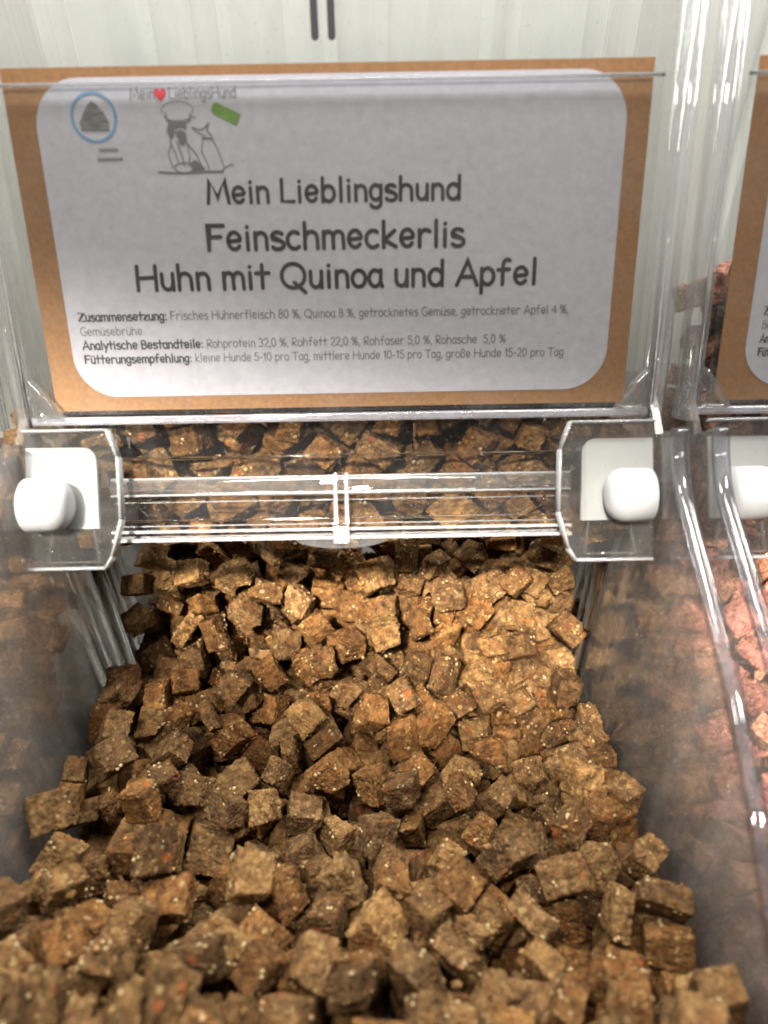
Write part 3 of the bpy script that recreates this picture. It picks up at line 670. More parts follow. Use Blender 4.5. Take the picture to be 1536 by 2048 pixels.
# settled positions: kind number, x y z (0.1 mm, bin space / camera height), quaternion (1/1000); heap number
SCOOP = [(20,78,1987,-2868,492,36,862,121),(20,-520,2033,-2695,818,394,-252,336),(19,1025,895,-2552,438,-893,56,-87),(1,-212,1950,-2821,295,295,257,872),
(7,-563,2585,-2550,652,139,-158,-728),(19,1048,2389,-2772,397,74,-329,854),(19,801,2555,-2597,233,301,305,-873),(2,-149,2196,-2752,119,-125,111,-978),
(19,-655,1212,-2525,439,-494,-700,269),(7,-386,2168,-2794,613,-728,-306,-14),(6,816,2451,-2732,640,123,185,-735),(7,-645,942,-2430,564,4,-752,-341),
(1,-1056,2435,-2704,406,47,-46,-912),(0,-226,797,-2395,583,-108,-705,-388),(12,-308,1103,-2492,238,27,-971,-23),(2,46,723,-2289,79,-179,491,849),
(20,143,2354,-2735,756,-128,-207,-609),(12,-1043,2020,-2726,272,-16,959,-80),(12,-188,2394,-2738,93,427,891,121),(13,-907,1064,-2441,87,-508,444,733),
(3,229,751,-2377,645,-476,596,48),(0,-788,2594,-2551,675,23,-314,667),(20,-550,2510,-2742,6,400,35,915),(18,428,2157,-2810,167,571,-566,-571),
(6,-418,641,-2110,434,-473,734,-223),(8,1046,2245,-3040,424,-597,443,-517),(0,641,2090,-2888,466,189,51,863),(18,-821,2420,-2756,433,675,532,270),
(1,-24,2627,-2835,163,-669,587,428),(2,465,2531,-2665,-88,742,-663,18),(1,1044,685,-2311,463,-454,-569,-506),(19,294,2214,-2843,154,-748,-616,198),
(14,268,991,-2488,877,-161,-11,-453),(7,112,2582,-2570,-4,-375,-374,848),(2,620,663,-2320,587,119,767,-233),(16,227,2039,-2805,782,324,93,-525),
(15,-24,2083,-2805,817,369,-269,352),(1,800,2346,-2845,429,827,-282,227),(7,112,970,-2565,270,324,107,901),(8,751,1122,-2563,411,-636,644,-106),
(1,600,2235,-2915,62,-815,-533,221),(8,582,1248,-2683,685,637,354,0),(16,1029,2587,-2630,9,245,-36,-969),(14,789,2088,-2891,119,-367,220,896),
(7,-833,866,-2365,534,-107,-539,643),(8,-361,2489,-2959,295,-804,253,-449),(8,-1053,2546,-2570,913,-406,-34,21),(13,-128,661,-2327,733,-455,311,398),
(8,-56,1008,-2586,281,948,-141,39),(6,600,2506,-2762,849,127,-257,-443),(7,585,2662,-2522,922,-165,-272,221),(20,-1033,1348,-2490,934,326,24,146),
(8,685,2597,-2672,276,304,-598,688),(14,-83,811,-2401,675,-453,-397,426),(16,405,2671,-2591,429,158,-620,-637),(13,-754,1417,-2567,170,-15,812,559),
(20,849,793,-2493,11,467,-844,264),(7,-459,1438,-2679,445,403,66,-798),(13,-1029,960,-2330,226,840,438,-227),(13,-36,2351,-2806,383,58,135,912),
(2,562,1974,-3016,201,27,866,458),(0,278,2622,-2682,256,70,-847,461),(21,310,2454,-2788,552,36,760,340),(6,887,1000,-2543,272,550,-355,-705),
(18,1033,1016,-2512,681,719,-73,-115),(18,-589,1076,-2587,0,-149,-9,989),(8,-151,2677,-2523,163,670,-720,76),(2,-400,793,-2283,480,872,-59,75),
(11,-661,790,-2285,148,-768,-609,133),(13,-450,2606,-2691,481,-151,457,733),(3,925,2656,-2495,576,36,280,767),(3,-965,2635,-2443,387,183,883,191),
(7,383,1099,-2590,411,-39,127,-902),(18,822,670,-2325,528,240,-764,-282),(13,-405,2080,-2937,60,-749,-543,-374),(15,466,2479,-2906,724,-652,-225,-23),
(13,-791,2162,-2836,138,0,-484,-864),(10,-497,592,-2086,741,286,-401,-456),(3,-98,1615,-2774,290,200,478,-805),(2,-287,2587,-2757,248,-818,-353,-380),
(9,-889,2036,-2789,643,291,-663,-250),(4,3,2712,-2545,86,604,236,757),(2,440,697,-2368,433,-339,-240,800),(1,-223,1119,-2654,381,460,-24,802),
(10,812,1318,-2603,845,310,271,343),(10,-324,2756,-2711,272,-267,-920,89),(8,-792,2325,-2873,588,427,-598,-338),(0,685,2355,-2819,73,-208,244,944),
(6,-536,1351,-2819,293,-949,113,18),(0,-926,1625,-2583,13,870,-414,-267),(8,-10,1130,-2616,538,426,-717,-122),(13,901,2360,-3038,922,-232,303,61),
(6,364,831,-2471,628,616,-458,-130),(20,203,1560,-2777,584,-99,-272,-759),(8,909,552,-2179,636,-67,686,-346),(8,1053,1451,-2642,-618,-657,359,241),
(1,1038,2408,-3031,338,-736,518,276),(20,837,1989,-2986,415,400,-401,712),(20,487,2068,-2910,396,857,-63,323),(21,-908,2558,-2691,962,-168,214,-31),
(4,618,820,-2508,313,650,199,-663),(20,452,594,-2269,118,8,337,934),(9,-687,2445,-2801,273,-725,-404,487),(20,110,1363,-2764,484,-433,749,-131),
(13,-1046,2111,-2746,159,517,807,-239),(3,357,1927,-2861,433,-206,874,-79),(18,236,593,-2219,505,-465,655,-317),(14,-995,2418,-2938,-316,844,412,-138),
(1,-914,2285,-2907,637,438,-22,634),(20,-191,1488,-2828,676,-235,-46,-697),(18,624,990,-2573,355,204,494,767),(2,-768,569,-2078,276,284,-250,-884),
(0,489,1004,-2649,62,399,-639,-655),(18,-356,876,-2433,1,326,887,327),(18,164,1134,-2615,716,-86,267,639),(16,1051,1205,-2618,556,332,718,-254),
(20,-734,1719,-2721,924,-102,-367,-41),(20,-330,1470,-2711,535,-402,-681,296),(5,-765,2558,-2733,403,247,-869,-150),(12,-574,2778,-2512,718,690,-19,84),
(17,-252,627,-2254,185,486,48,853),(2,-963,1176,-2495,181,-243,-854,-422),(3,-807,662,-2242,671,280,-378,-573),(8,166,2555,-2790,418,-628,-415,509),
(18,441,1531,-2737,451,377,-801,-117),(7,865,1193,-2642,45,-375,852,-362),(12,111,2285,-2924,805,-436,399,-55),(17,-624,2327,-2776,427,660,-449,-424),
(13,735,2762,-2495,19,-705,-706,-63),(3,-535,2085,-2834,177,-153,845,480),(18,267,2665,-2521,17,678,-406,-611),(4,-55,1433,-2887,299,251,813,431),
(13,500,1363,-2729,407,-99,797,-435),(13,225,1880,-2896,963,-118,-239,-38),(0,921,1548,-2698,-720,222,585,-302),(2,872,1630,-2724,876,-98,-268,-388),
(14,104,2072,-2833,346,-237,-744,-520),(0,88,1631,-2851,279,-433,341,-786),(14,-517,1831,-2800,116,-440,342,822),(12,937,1391,-2713,831,533,-55,-149),
(16,1084,1984,-2956,448,-567,-397,566),(21,-681,623,-2284,710,180,-621,-279),(19,591,1540,-2822,224,-538,250,773),(17,414,938,-2552,335,-340,-287,-831),
(10,-249,2175,-2999,261,-107,478,832),(8,-162,1321,-2824,22,-233,851,470),(7,-262,921,-2524,52,914,-325,239),(18,-611,1544,-2728,926,167,-296,-163),
(15,-478,2635,-2950,386,25,784,-485),(16,735,2113,-3101,82,94,-820,-559),(10,-803,972,-2498,902,-317,30,-293),(14,746,1672,-2826,269,-847,12,-458),
(3,-204,2087,-2957,67,51,-760,-644),(0,313,2094,-2910,643,325,-692,44),(21,568,1721,-2779,94,-700,606,366),(19,-707,2767,-2556,907,-28,421,12),
(1,352,1619,-2998,672,673,-78,299),(7,914,2147,-3129,163,433,758,460),(6,-414,2737,-2504,758,194,-561,270),(14,-925,2631,-2597,27,874,331,355),
(12,-130,1836,-2863,678,-147,-547,-469),(9,-920,1476,-2724,641,662,161,-354),(7,-873,638,-2054,342,-272,647,625),(9,-846,1854,-2738,135,-975,29,174),
(14,1035,1838,-2865,244,371,-882,-159),(12,-1032,2622,-2975,517,734,334,-288),(13,-1053,1853,-2702,4,-46,451,-891),(20,-409,1804,-2907,756,578,214,-218),
(7,-746,1240,-2591,952,-239,-157,-108),(12,457,1657,-2842,724,615,260,-173),(18,-477,1616,-2795,189,-934,-284,-108),(11,-726,1862,-2671,947,-104,-26,-303),
(20,-650,2397,-3072,-92,870,412,256),(1,31,2471,-2917,172,-475,855,114),(10,703,2326,-3024,-351,593,377,619),(13,903,2650,-2682,407,-393,758,324),
(15,247,1454,-2914,346,-563,323,-678),(6,-631,1925,-2777,461,734,-218,-449),(11,-736,1566,-2663,6,-473,-871,134),(10,419,1865,-2988,177,283,-705,-626),
(20,12,2753,-2798,-294,385,773,-409),(8,472,2466,-3011,328,-127,934,68),(19,329,2549,-2810,598,489,-490,405),(8,723,872,-2705,132,-128,-954,-235),
(4,772,1082,-2857,419,-894,-77,-136),(11,-917,780,-2265,379,-208,151,-889),(17,-304,1650,-2784,614,-571,-519,167),(0,1052,2756,-2621,945,-328,3,-3),
(5,324,625,-2317,664,-324,385,553),(5,-1081,1593,-2659,501,-529,517,-450),(0,1055,2184,-3205,135,-330,-789,-498),(12,892,2498,-2886,338,-519,-784,-31),
(14,-227,2287,-2895,62,507,134,849),(2,-630,2488,-2982,103,111,-600,786),(16,195,2399,-3015,110,-878,464,-47),(18,-687,2062,-2883,902,281,-323,51),
(11,359,1253,-2705,340,-547,73,762),(14,-965,1748,-2613,636,-343,-386,573),(14,925,1892,-2937,560,676,-173,447),(0,4,2407,-3090,221,490,-375,-755),
(12,-389,1157,-2617,595,685,405,113),(8,-644,2683,-2671,651,631,-192,376),(3,850,1587,-2932,913,74,342,-211),(12,-704,1812,-2915,485,236,-657,-527),
(6,449,1469,-2980,726,405,44,-554),(9,-443,2034,-3102,614,-720,92,309),(19,-623,2606,-2935,539,-515,-666,-32),(2,266,2529,-3029,88,-534,-422,-727),
(9,654,2511,-2999,904,208,-220,-301),(18,915,1137,-2920,931,-313,43,-184),(20,-98,1214,-2792,650,-105,-656,368),(0,670,1306,-2745,464,283,120,831),
(4,-894,1191,-2671,395,-903,-120,-116),(21,708,525,-2196,30,-859,5,-511),(3,-728,761,-2412,304,-579,-225,722),(8,793,1846,-2994,124,247,-515,811),
(2,67,812,-2438,311,547,-668,397),(12,-81,2755,-2652,206,886,172,377),(8,518,2832,-2483,56,914,-403,-12),(17,-272,1800,-2869,532,508,-539,-410),
(10,119,2038,-3006,170,474,765,402),(18,-672,2258,-3028,698,-262,621,243),(6,-308,515,-2111,251,203,-120,939),(10,687,998,-2734,440,-879,-10,185),
(7,156,1244,-2729,527,326,784,39),(11,-758,1082,-2609,587,173,501,-612),(17,656,1138,-2728,385,-509,-714,289),(17,780,1467,-2839,160,616,235,-735),
(14,457,2565,-2812,575,-544,-419,444),(1,1052,752,-2636,42,-719,692,38),(8,-512,1045,-2786,220,-275,-850,391),(16,271,1694,-2870,910,203,-97,347)]
HOPPER = [(13,891,2419,-1616,111,658,-710,-225),(3,1063,2401,-1647,302,-706,-576,-280),(6,446,2309,-1939,217,-283,917,178),(6,712,2361,-1763,262,-132,954,57),
(0,-759,2357,-1750,794,373,217,430),(6,-457,2321,-1862,315,-920,-212,-98),(1,-598,2418,-1626,218,63,782,580),(0,532,2394,-1675,468,122,-573,-661),
(9,-1057,2350,-1821,621,118,775,-8),(18,1022,2321,-1840,86,-171,580,792),(0,589,2330,-1853,350,-278,-719,-532),(0,-776,2425,-1587,401,-562,175,-702),
(9,-350,2336,-1719,283,-225,-692,-625),(1,-668,2396,-1894,238,281,618,-694),(19,139,2401,-1685,160,948,-151,-230),(7,-78,2366,-1674,177,-392,763,483),
(15,1035,2265,-1977,54,-3,990,133),(9,-920,2368,-1612,10,895,-398,202),(0,263,2338,-1884,155,82,-978,-116),(19,317,2359,-1723,857,-264,-432,96),
(12,-270,2346,-1827,508,-234,-367,744),(15,95,2280,-1938,953,297,-3,56),(19,200,2444,-1581,186,-594,532,-574),(9,-115,2277,-2003,741,505,390,212),
(21,-907,2331,-1980,793,463,105,-382),(0,849,2387,-1902,295,184,708,-614),(3,-527,2451,-1771,909,296,-181,232),(2,310,2301,-2042,722,-169,-135,-658),
(5,132,2327,-1818,348,15,-700,-623),(13,17,2475,-1589,236,-828,442,-254),(8,458,2415,-1798,104,962,-126,-220),(20,-402,2455,-1653,61,457,-431,-776),
(19,-1013,2450,-1560,752,6,-338,-565),(2,-1047,2321,-2054,32,68,975,-210),(17,-202,2393,-1575,176,-979,18,103),(12,557,2327,-2016,326,237,-104,-910),
(9,-4,2377,-1852,248,-600,-747,145),(17,846,2268,-2012,996,89,-9,-29),(3,-206,2295,-2032,238,967,-82,26),(3,-634,2442,-1522,544,-716,372,230),
(0,430,2482,-1584,529,297,-763,-220),(9,-429,2427,-1536,136,-664,-583,448),(7,-845,2405,-1860,501,-43,-849,163),(5,727,2387,-1623,212,658,-721,48),
(14,701,2365,-1940,489,-742,263,375),(18,663,2428,-1544,465,-152,849,-201),(21,-993,2384,-1949,383,-892,238,37),(17,-611,2362,-2058,43,49,886,459)]
NEARL = [(12,-1073,1694,-2714,47,-723,-98,682),(0,-1062,1845,-2629,41,-660,84,-745),(19,-1024,2071,-2369,564,821,-63,-66),(19,-994,2459,-2076,472,685,259,-491),
(7,-1041,2597,-1995,877,-459,89,-112),(2,-1054,1918,-2420,800,144,582,-22),(16,-1032,2333,-2146,490,-449,709,235),(8,-1047,1542,-2760,700,198,82,-682),
(13,-1058,2006,-2543,14,71,56,-996),(8,-821,2976,-2049,229,-970,10,86),(1,-1046,1395,-2880,44,37,994,-94),(20,-1040,2261,-2317,944,325,41,-30),
(12,-1038,2471,-2358,751,-251,-82,-606),(4,-1039,2169,-2259,331,638,-641,268),(1,-931,2841,-2043,750,448,-412,-258),(16,-1075,2918,-2059,664,214,-267,664),
(15,-1059,1944,-2885,116,702,700,57),(13,-1000,2631,-2244,505,103,267,-814),(6,-907,3149,-2054,757,-61,-462,-458),(21,-1061,2485,-2184,383,922,-48,30)]
NEARR = [(0,-1055,1117,-2623,484,-454,532,527),(14,-1019,1268,-2647,661,-374,-36,-649),(19,-1024,2071,-2369,564,821,-63,-66),(7,-774,2102,-2375,391,32,902,-182),
(12,-1073,1694,-2714,47,-723,-98,682),(0,-1062,1845,-2629,41,-660,84,-745),(16,-957,1487,-2654,231,-968,-54,-82),(8,-1047,1542,-2760,700,198,82,-682),
(8,-1039,971,-2558,87,-703,-180,-683),(18,-874,1892,-2620,649,723,224,-78),(20,-953,1702,-2653,487,-344,-533,-600),(10,-1005,1374,-2688,7,9,630,-777),
(2,-1054,1918,-2420,800,144,582,-22),(19,-705,2006,-2497,531,-421,-161,718),(18,-1086,1243,-2762,280,-642,286,-655),(8,-724,1888,-2688,613,-761,85,197),
(4,-1039,2169,-2259,331,638,-641,268),(2,-907,2288,-2059,144,876,459,-29),(0,-790,1659,-2557,747,-74,544,375),(13,-1058,2006,-2543,14,71,56,-996),
(2,-925,1960,-2503,207,83,782,-582),(19,-880,2243,-2277,553,-659,-367,353),(19,-1054,778,-2689,639,389,430,-507),(20,-960,3197,-1938,332,57,792,-508),
(20,-1040,2261,-2317,944,325,41,-30),(8,-881,1591,-2738,111,139,749,-638),(0,-615,2295,-2298,401,546,405,613),(17,-1076,873,-2769,731,-88,-655,172),
(5,-1044,953,-2684,80,163,884,430),(8,-1032,1557,-3079,20,-789,609,73),(4,-1069,966,-2878,576,-424,532,453),(19,-1039,1194,-3068,574,-819,5,7),
(15,-1059,1944,-2885,116,702,700,57),(12,-1038,2471,-2358,751,-251,-82,-606),(11,-922,2273,-2155,121,616,775,-73),(6,-1022,2800,-2304,568,240,-301,727),
(3,-999,1100,-2852,741,130,36,-658),(1,-1046,1395,-2880,44,37,994,-94),(16,-1032,2333,-2146,490,-449,709,235),(0,-884,2132,-2462,31,71,54,-996),
(2,-723,2380,-2202,628,-245,231,702),(13,-1026,1333,-3062,754,6,-140,-641),(1,-791,2321,-2415,122,-713,-98,683),(16,-1075,2918,-2059,664,214,-267,664),
(12,-1049,1012,-3025,402,-915,11,-17),(8,-849,2008,-2597,581,-562,337,482),(0,-1065,2629,-2406,326,688,-235,-605),(6,-1039,2167,-2490,704,195,-268,628),
(21,-1061,2485,-2184,383,922,-48,30),(21,-792,1709,-2705,645,-398,581,-295),(15,-1012,1182,-2936,11,384,918,101),(11,-636,2413,-2383,144,-577,791,142),
(1,-1023,2425,-2541,392,869,-80,-291),(4,-1037,1551,-2876,138,-18,-79,987),(10,-1011,1410,-2780,36,-24,37,998),(2,-1043,2922,-2186,673,71,-16,-736),
(16,-809,1423,-2740,245,158,178,940),(6,-615,2138,-2289,365,-96,222,-899),(13,-1000,2631,-2244,505,103,267,-814),(2,-1071,3197,-2056,105,-632,167,-749),
(17,-861,1828,-2732,265,-286,559,732),(7,-1044,1676,-2862,452,-439,-405,-663),(8,-1021,1855,-2763,563,-511,493,423),(14,-1045,2021,-2663,13,-159,87,983),
(2,-756,1466,-2675,834,-236,57,-496),(7,-1041,2597,-1995,877,-459,89,-112),(10,-676,2253,-2439,794,103,-23,599),(16,-878,1290,-2722,84,600,-790,89),
(7,-1023,2343,-2417,441,896,23,-57),(14,-1020,2730,-2096,392,402,-788,251)]
HOPR = [(19,-1013,2450,-1560,752,6,-338,-565),(9,-920,2368,-1612,10,895,-398,202),(9,-1057,2350,-1821,621,118,775,-8),(7,-845,2405,-1860,501,-43,-849,163),
(2,-1047,2321,-2054,32,68,975,-210),(8,-1057,2609,-1660,59,23,-996,63),(10,-1056,2590,-1143,467,479,-720,-184),(2,-982,2569,-1394,677,598,373,-209),
(16,-1085,2579,-1805,708,-3,-704,52),(21,-907,2331,-1980,793,463,105,-382),(4,-1033,2812,-1256,821,555,-57,120),(0,-759,2357,-1750,794,373,217,430),
(11,-1063,2546,-1490,392,-89,-907,124),(14,-918,2440,-1750,303,517,-311,738),(0,-979,2711,-1414,608,-348,-299,-648),(18,-1036,2504,-2019,13,-28,152,988),
(11,-769,2356,-2071,12,222,-951,216),(16,-989,2575,-1768,48,707,705,-13),(5,-1081,2449,-1855,638,267,675,255),(21,-993,2384,-1949,383,-892,238,37),
(0,-957,2682,-1268,194,-596,159,-762),(0,-776,2425,-1587,401,-562,175,-702),(12,-1011,2672,-1539,156,706,-682,112),(17,-785,2382,-1968,651,453,427,434),
(19,-857,2812,-1212,426,313,-496,689),(17,-611,2362,-2058,43,49,886,459)]
MASS_C = [(8,924,992,-2779,146,-143,-938,280),(3,537,719,-2498,375,434,624,-531),(12,8,2127,-3028,585,746,-319,14),(4,1087,2597,-2792,673,718,159,-74),
(17,169,2767,-2521,820,-29,563,101),(13,-306,1935,-2951,13,196,-100,-975),(19,-375,587,-2214,469,260,-342,-771),(20,1041,1388,-2833,153,67,-927,-337),
(19,-229,2683,-2960,-345,-589,423,596),(17,-300,2843,-2626,-133,573,735,338),(17,-291,2575,-2831,546,549,617,-145),(4,664,1782,-2918,744,-105,224,-620),
(9,-548,2346,-3004,418,-451,787,-51),(0,1049,1749,-2872,177,696,-675,171),(18,230,1270,-2883,134,679,540,480),(20,-979,1372,-2897,115,-68,-987,-85),
(7,-248,1446,-2944,105,748,606,-248),(0,38,1600,-3035,625,363,629,287),(19,77,1772,-2953,141,-398,220,-879),(1,-50,1724,-2868,519,750,-134,388),
(3,-594,840,-2544,362,560,-597,445),(13,-654,1009,-2838,378,-213,-299,850),(1,658,1471,-2987,393,701,14,595),(11,50,1903,-3012,251,920,-4,-302),
(14,-356,1005,-2631,447,-405,-784,-146),(6,995,1455,-2684,-742,-37,267,613),(2,-102,2230,-3258,659,148,-23,-737),(2,1004,2646,-3020,201,-669,-78,712),
(6,326,2693,-2778,395,556,718,137),(18,-885,2572,-2844,695,337,15,-634),(14,741,2690,-2856,377,-454,-530,609),(0,-854,2802,-2458,227,95,357,901),
(19,630,920,-2799,476,867,126,-79),(20,1050,1238,-2766,709,122,11,694),(3,518,1071,-2797,218,-354,909,-32),(20,-1038,1636,-2854,111,-124,752,638),
(3,-873,792,-2599,203,177,-819,506),(11,-573,2530,-3067,167,-688,581,401),(18,-643,2727,-2967,274,9,-415,868),(14,45,2041,-3067,108,136,-34,984),
(8,-270,2431,-3126,670,-144,-647,-334),(11,-1084,2042,-2963,80,708,-148,-686),(10,-170,2379,-3084,507,-457,-47,729),(10,-61,787,-2639,53,-219,-705,672),
(7,-996,1483,-2924,653,472,301,-510),(10,717,1933,-3034,609,447,159,-636),(9,122,555,-2185,456,-384,508,622),(8,-719,1442,-2872,88,-156,-690,-702),
(12,827,2819,-2525,336,435,-617,-563),(19,-168,2138,-3076,437,161,-876,123),(2,317,2817,-2651,-8,52,-677,735),(14,-1058,2181,-2942,274,-960,-58,18),
(5,667,1631,-2926,634,-686,354,41),(14,-692,1315,-2759,732,93,-115,665),(18,283,720,-2488,533,832,134,-78),(16,-398,664,-2399,158,-508,170,-829),
(10,357,1527,-3141,812,-253,18,525),(6,438,2257,-3203,456,323,828,-41),(12,-465,2408,-3024,951,307,-21,-9),(18,632,2540,-3088,131,-798,-570,-142),
(16,-1020,2865,-2624,641,-467,452,409),(6,442,2740,-2713,227,-581,-735,265),(2,-1042,1489,-2761,414,601,642,-235),(0,-826,2315,-3047,633,426,-616,196),
(12,-894,1650,-2800,73,673,548,491),(21,46,867,-2704,433,151,869,187),(20,-112,1716,-2999,320,-68,-945,31),(19,290,1750,-2982,281,426,-268,817),
(8,553,1275,-2857,462,118,-466,-745),(16,-1071,1467,-2658,687,-295,-536,392),(4,-566,1940,-2888,54,1,991,-126),(8,-19,2070,-3226,334,-463,622,-536),
(12,-412,2563,-3093,506,711,-195,-447),(15,164,2026,-3134,296,125,-923,-213),(19,162,2751,-2742,471,-243,-822,206),(7,-817,2074,-2961,119,-884,-215,398),
(6,-597,2123,-2910,525,-220,-723,-390),(19,562,2240,-3038,153,-902,-307,-263),(2,815,2274,-3087,290,-878,372,-84),(0,379,919,-2694,442,-799,-377,-156),
(13,-865,1395,-2837,21,775,-213,595),(11,-437,1434,-2798,341,-345,-775,404),(18,883,817,-2722,409,893,-175,62),(15,-277,1751,-3089,148,-662,683,-269),
(9,607,1067,-2862,869,-88,478,91),(11,-28,1690,-3112,554,397,-513,-522),(5,-734,873,-2647,132,-306,-554,-762),(20,-352,1526,-2873,621,434,650,58),
(16,-563,1221,-2947,168,335,-483,791),(6,-462,734,-2488,835,143,472,246),(4,-17,2520,-3158,416,401,420,699),(20,-32,2627,-2995,-43,-348,452,820),
(8,-758,2760,-2754,461,-810,-314,-181),(18,-577,510,-2121,109,525,-469,-702),(5,966,645,-2484,250,760,115,589),(3,184,2151,-3056,591,59,-273,757),
(3,893,2426,-3192,539,-539,621,183),(6,-559,1934,-2999,7,5,-140,-990),(9,-792,2478,-3049,479,341,798,-131),(10,-433,915,-2593,307,-629,-549,-457),
(12,-584,1466,-2933,963,164,180,-116),(2,-690,1619,-2830,53,-883,360,297),(15,-834,1564,-2762,323,435,-121,832),(3,321,3402,-2289,466,322,-719,-402),
(16,-964,832,-2401,440,-865,-234,55),(1,-454,858,-2775,880,60,394,259),(14,300,1372,-3051,275,557,-590,-516),(1,163,933,-2826,464,362,765,-263),
(14,-368,1313,-2864,207,-828,-468,-229),(17,-207,1698,-2980,8,371,-20,-929),(13,-418,1184,-2763,497,-225,76,-835),(7,281,1113,-2766,587,-149,-786,126),
(14,-152,795,-2531,420,-272,-587,636),(17,1013,2428,-3400,285,-592,705,267),(12,-924,2569,-3120,258,-625,471,-566),(8,1028,2534,-3271,64,63,-496,864),
(9,-835,2687,-2985,608,707,-10,362),(10,225,2684,-2965,172,632,687,-315),(21,-467,2197,-3226,609,407,284,619),(10,-81,2334,-3175,178,-496,140,-838),
(12,-396,2191,-3096,352,-716,592,-110),(12,425,2354,-3049,222,-473,24,852),(0,-679,1767,-3073,694,658,274,97),(12,-268,1910,-3103,388,-607,532,446),
(6,-658,1578,-3000,296,186,-554,-756),(19,-444,1461,-3004,552,-791,229,134),(19,-9,1441,-2980,682,-208,-145,-686),(16,-815,1736,-2803,444,-12,282,850),
(10,738,1215,-2851,934,-153,87,310),(13,903,1698,-2812,783,45,200,-587),(8,782,982,-2918,304,-158,-438,-831),(0,-536,1807,-3119,189,55,-852,-485),
(13,-1012,1897,-2999,446,805,-384,-73),(15,-603,708,-2461,574,370,36,-730),(21,111,1262,-2953,902,-413,84,90),(16,-162,1548,-2952,458,-71,846,264),
(19,924,1458,-2750,920,-385,-65,-26),(18,-832,1944,-2906,932,270,-241,9),(11,578,797,-2647,962,238,98,-87),(2,-770,2508,-3183,598,-55,-514,-613),
(19,784,2544,-3208,103,630,152,755),(13,-1038,2811,-2796,594,320,-328,661),(9,581,2729,-2915,154,52,-729,664),(3,768,1520,-3062,56,-444,-75,-891),
(13,546,1722,-3135,804,-395,-35,442),(9,608,2173,-3237,450,-259,-389,761),(5,-339,2331,-3140,553,792,48,-255),(11,-879,922,-2615,669,193,126,707),
(19,-11,972,-2839,390,-181,283,-857),(0,1070,1030,-2831,161,-668,214,-694),(3,785,1407,-2993,61,-857,-510,-38),(20,-115,1932,-2967,335,-364,-643,584),
(21,-129,2842,-2510,320,-784,-446,291),(8,90,1003,-2691,394,83,911,86),(21,-462,2262,-3030,48,-921,303,240),(17,545,2620,-2922,793,-16,-607,52),
(13,-253,2892,-2384,391,-826,-394,98),(9,-480,3187,-2140,877,-11,444,-186),(21,-667,2835,-2415,351,-71,933,4),(9,-353,755,-2650,93,800,-328,-494),
(3,-738,1947,-3030,208,-888,-183,367),(21,435,809,-2648,580,64,382,-716),(12,713,1224,-2966,957,-147,-36,246),(1,285,975,-2633,707,187,300,613),
(21,-706,1028,-2763,353,-807,-274,386),(4,166,1633,-2996,706,-57,-279,-649),(21,577,1861,-3127,573,-228,-232,-752),(5,-251,1071,-2841,407,-140,-867,251),
(0,-111,995,-2787,369,153,-331,-855),(18,-764,1156,-2855,936,-214,211,-182),(14,524,1440,-2906,583,-683,440,-14),(14,879,759,-2640,34,-158,-170,972),
(3,841,1123,-3022,865,44,-485,119),(7,-716,1402,-3193,576,-254,621,468),(11,560,1541,-3254,578,604,261,-483),(12,-999,908,-2521,921,358,155,-2),
(4,157,1427,-3073,228,967,-40,107),(10,-399,1758,-3066,555,-571,344,-499),(20,-602,1927,-3132,172,120,-807,-553),(17,-300,650,-2379,124,-520,47,-844),
(17,895,897,-2721,95,-3,339,936),(17,-626,913,-2744,103,-162,-164,968),(13,505,1023,-2956,691,334,-641,-13),(12,-1,1248,-2893,172,-619,-301,705),
(6,891,1348,-2892,43,-777,555,294),(21,299,1278,-2972,459,443,-82,-766),(7,789,1680,-3046,133,-950,16,281),(12,-117,1084,-2931,883,283,188,325),
(0,-478,1655,-2915,841,141,-129,507),(12,1044,1580,-2831,14,-93,536,-839),(9,-1019,1040,-2538,744,414,391,-350),(8,-585,2204,-3250,169,-156,558,797),
(2,-1009,2731,-2977,78,72,453,-885),(9,94,2662,-3044,94,-398,855,318),(16,1029,2878,-2715,631,236,279,-684),(20,-778,2114,-3090,897,88,-369,226),
(5,314,2253,-3279,732,150,-630,-210),(17,-761,2601,-3068,451,-448,-742,-215),(11,-1057,2530,-3159,731,55,49,678),(20,796,2544,-3021,70,499,-104,-858),
(17,1089,2651,-3112,717,-139,663,-168),(10,-550,2746,-2846,849,-387,-131,334),(19,1045,1973,-3083,523,390,502,-568),(18,-590,2124,-3120,61,-478,-847,-226),
(3,702,2210,-3163,522,-766,239,291),(5,161,2267,-3045,192,816,-335,430),(0,780,2376,-3203,471,661,-420,-406),(13,1067,2358,-3216,579,371,647,329),
(3,54,2563,-3014,27,344,905,248),(18,-895,3134,-2222,257,887,77,376),(8,631,3057,-2314,379,499,-52,778),(18,1061,3055,-2303,759,-250,-556,227),
(6,-680,3133,-2265,742,328,-176,-557),(2,382,2002,-3013,332,-332,140,-872),(4,800,3079,-2268,184,-167,-420,873),(0,-910,700,-2423,133,206,831,-499),
(14,249,827,-2679,83,54,-470,-877),(2,-806,1564,-3125,127,210,-116,-962),(19,-221,1731,-3173,98,-326,59,938),(10,198,913,-2669,231,-287,99,-924),
(0,-936,877,-2741,847,-482,179,134),(14,138,1349,-2999,58,-15,886,460),(10,574,1321,-3044,317,335,-37,886),(11,883,1287,-3074,592,-253,519,-563),
(9,-674,1641,-3119,314,-429,-801,-276),(8,193,1556,-3075,306,690,655,-38),(17,682,1669,-3166,194,570,-633,-487),(13,188,1834,-3098,643,-659,-286,-264),
(10,1048,726,-2532,392,-631,-359,-565),(18,407,973,-2859,22,254,888,384),(6,-775,1663,-2967,381,-289,-502,-721),(15,580,1613,-3004,895,137,201,373),
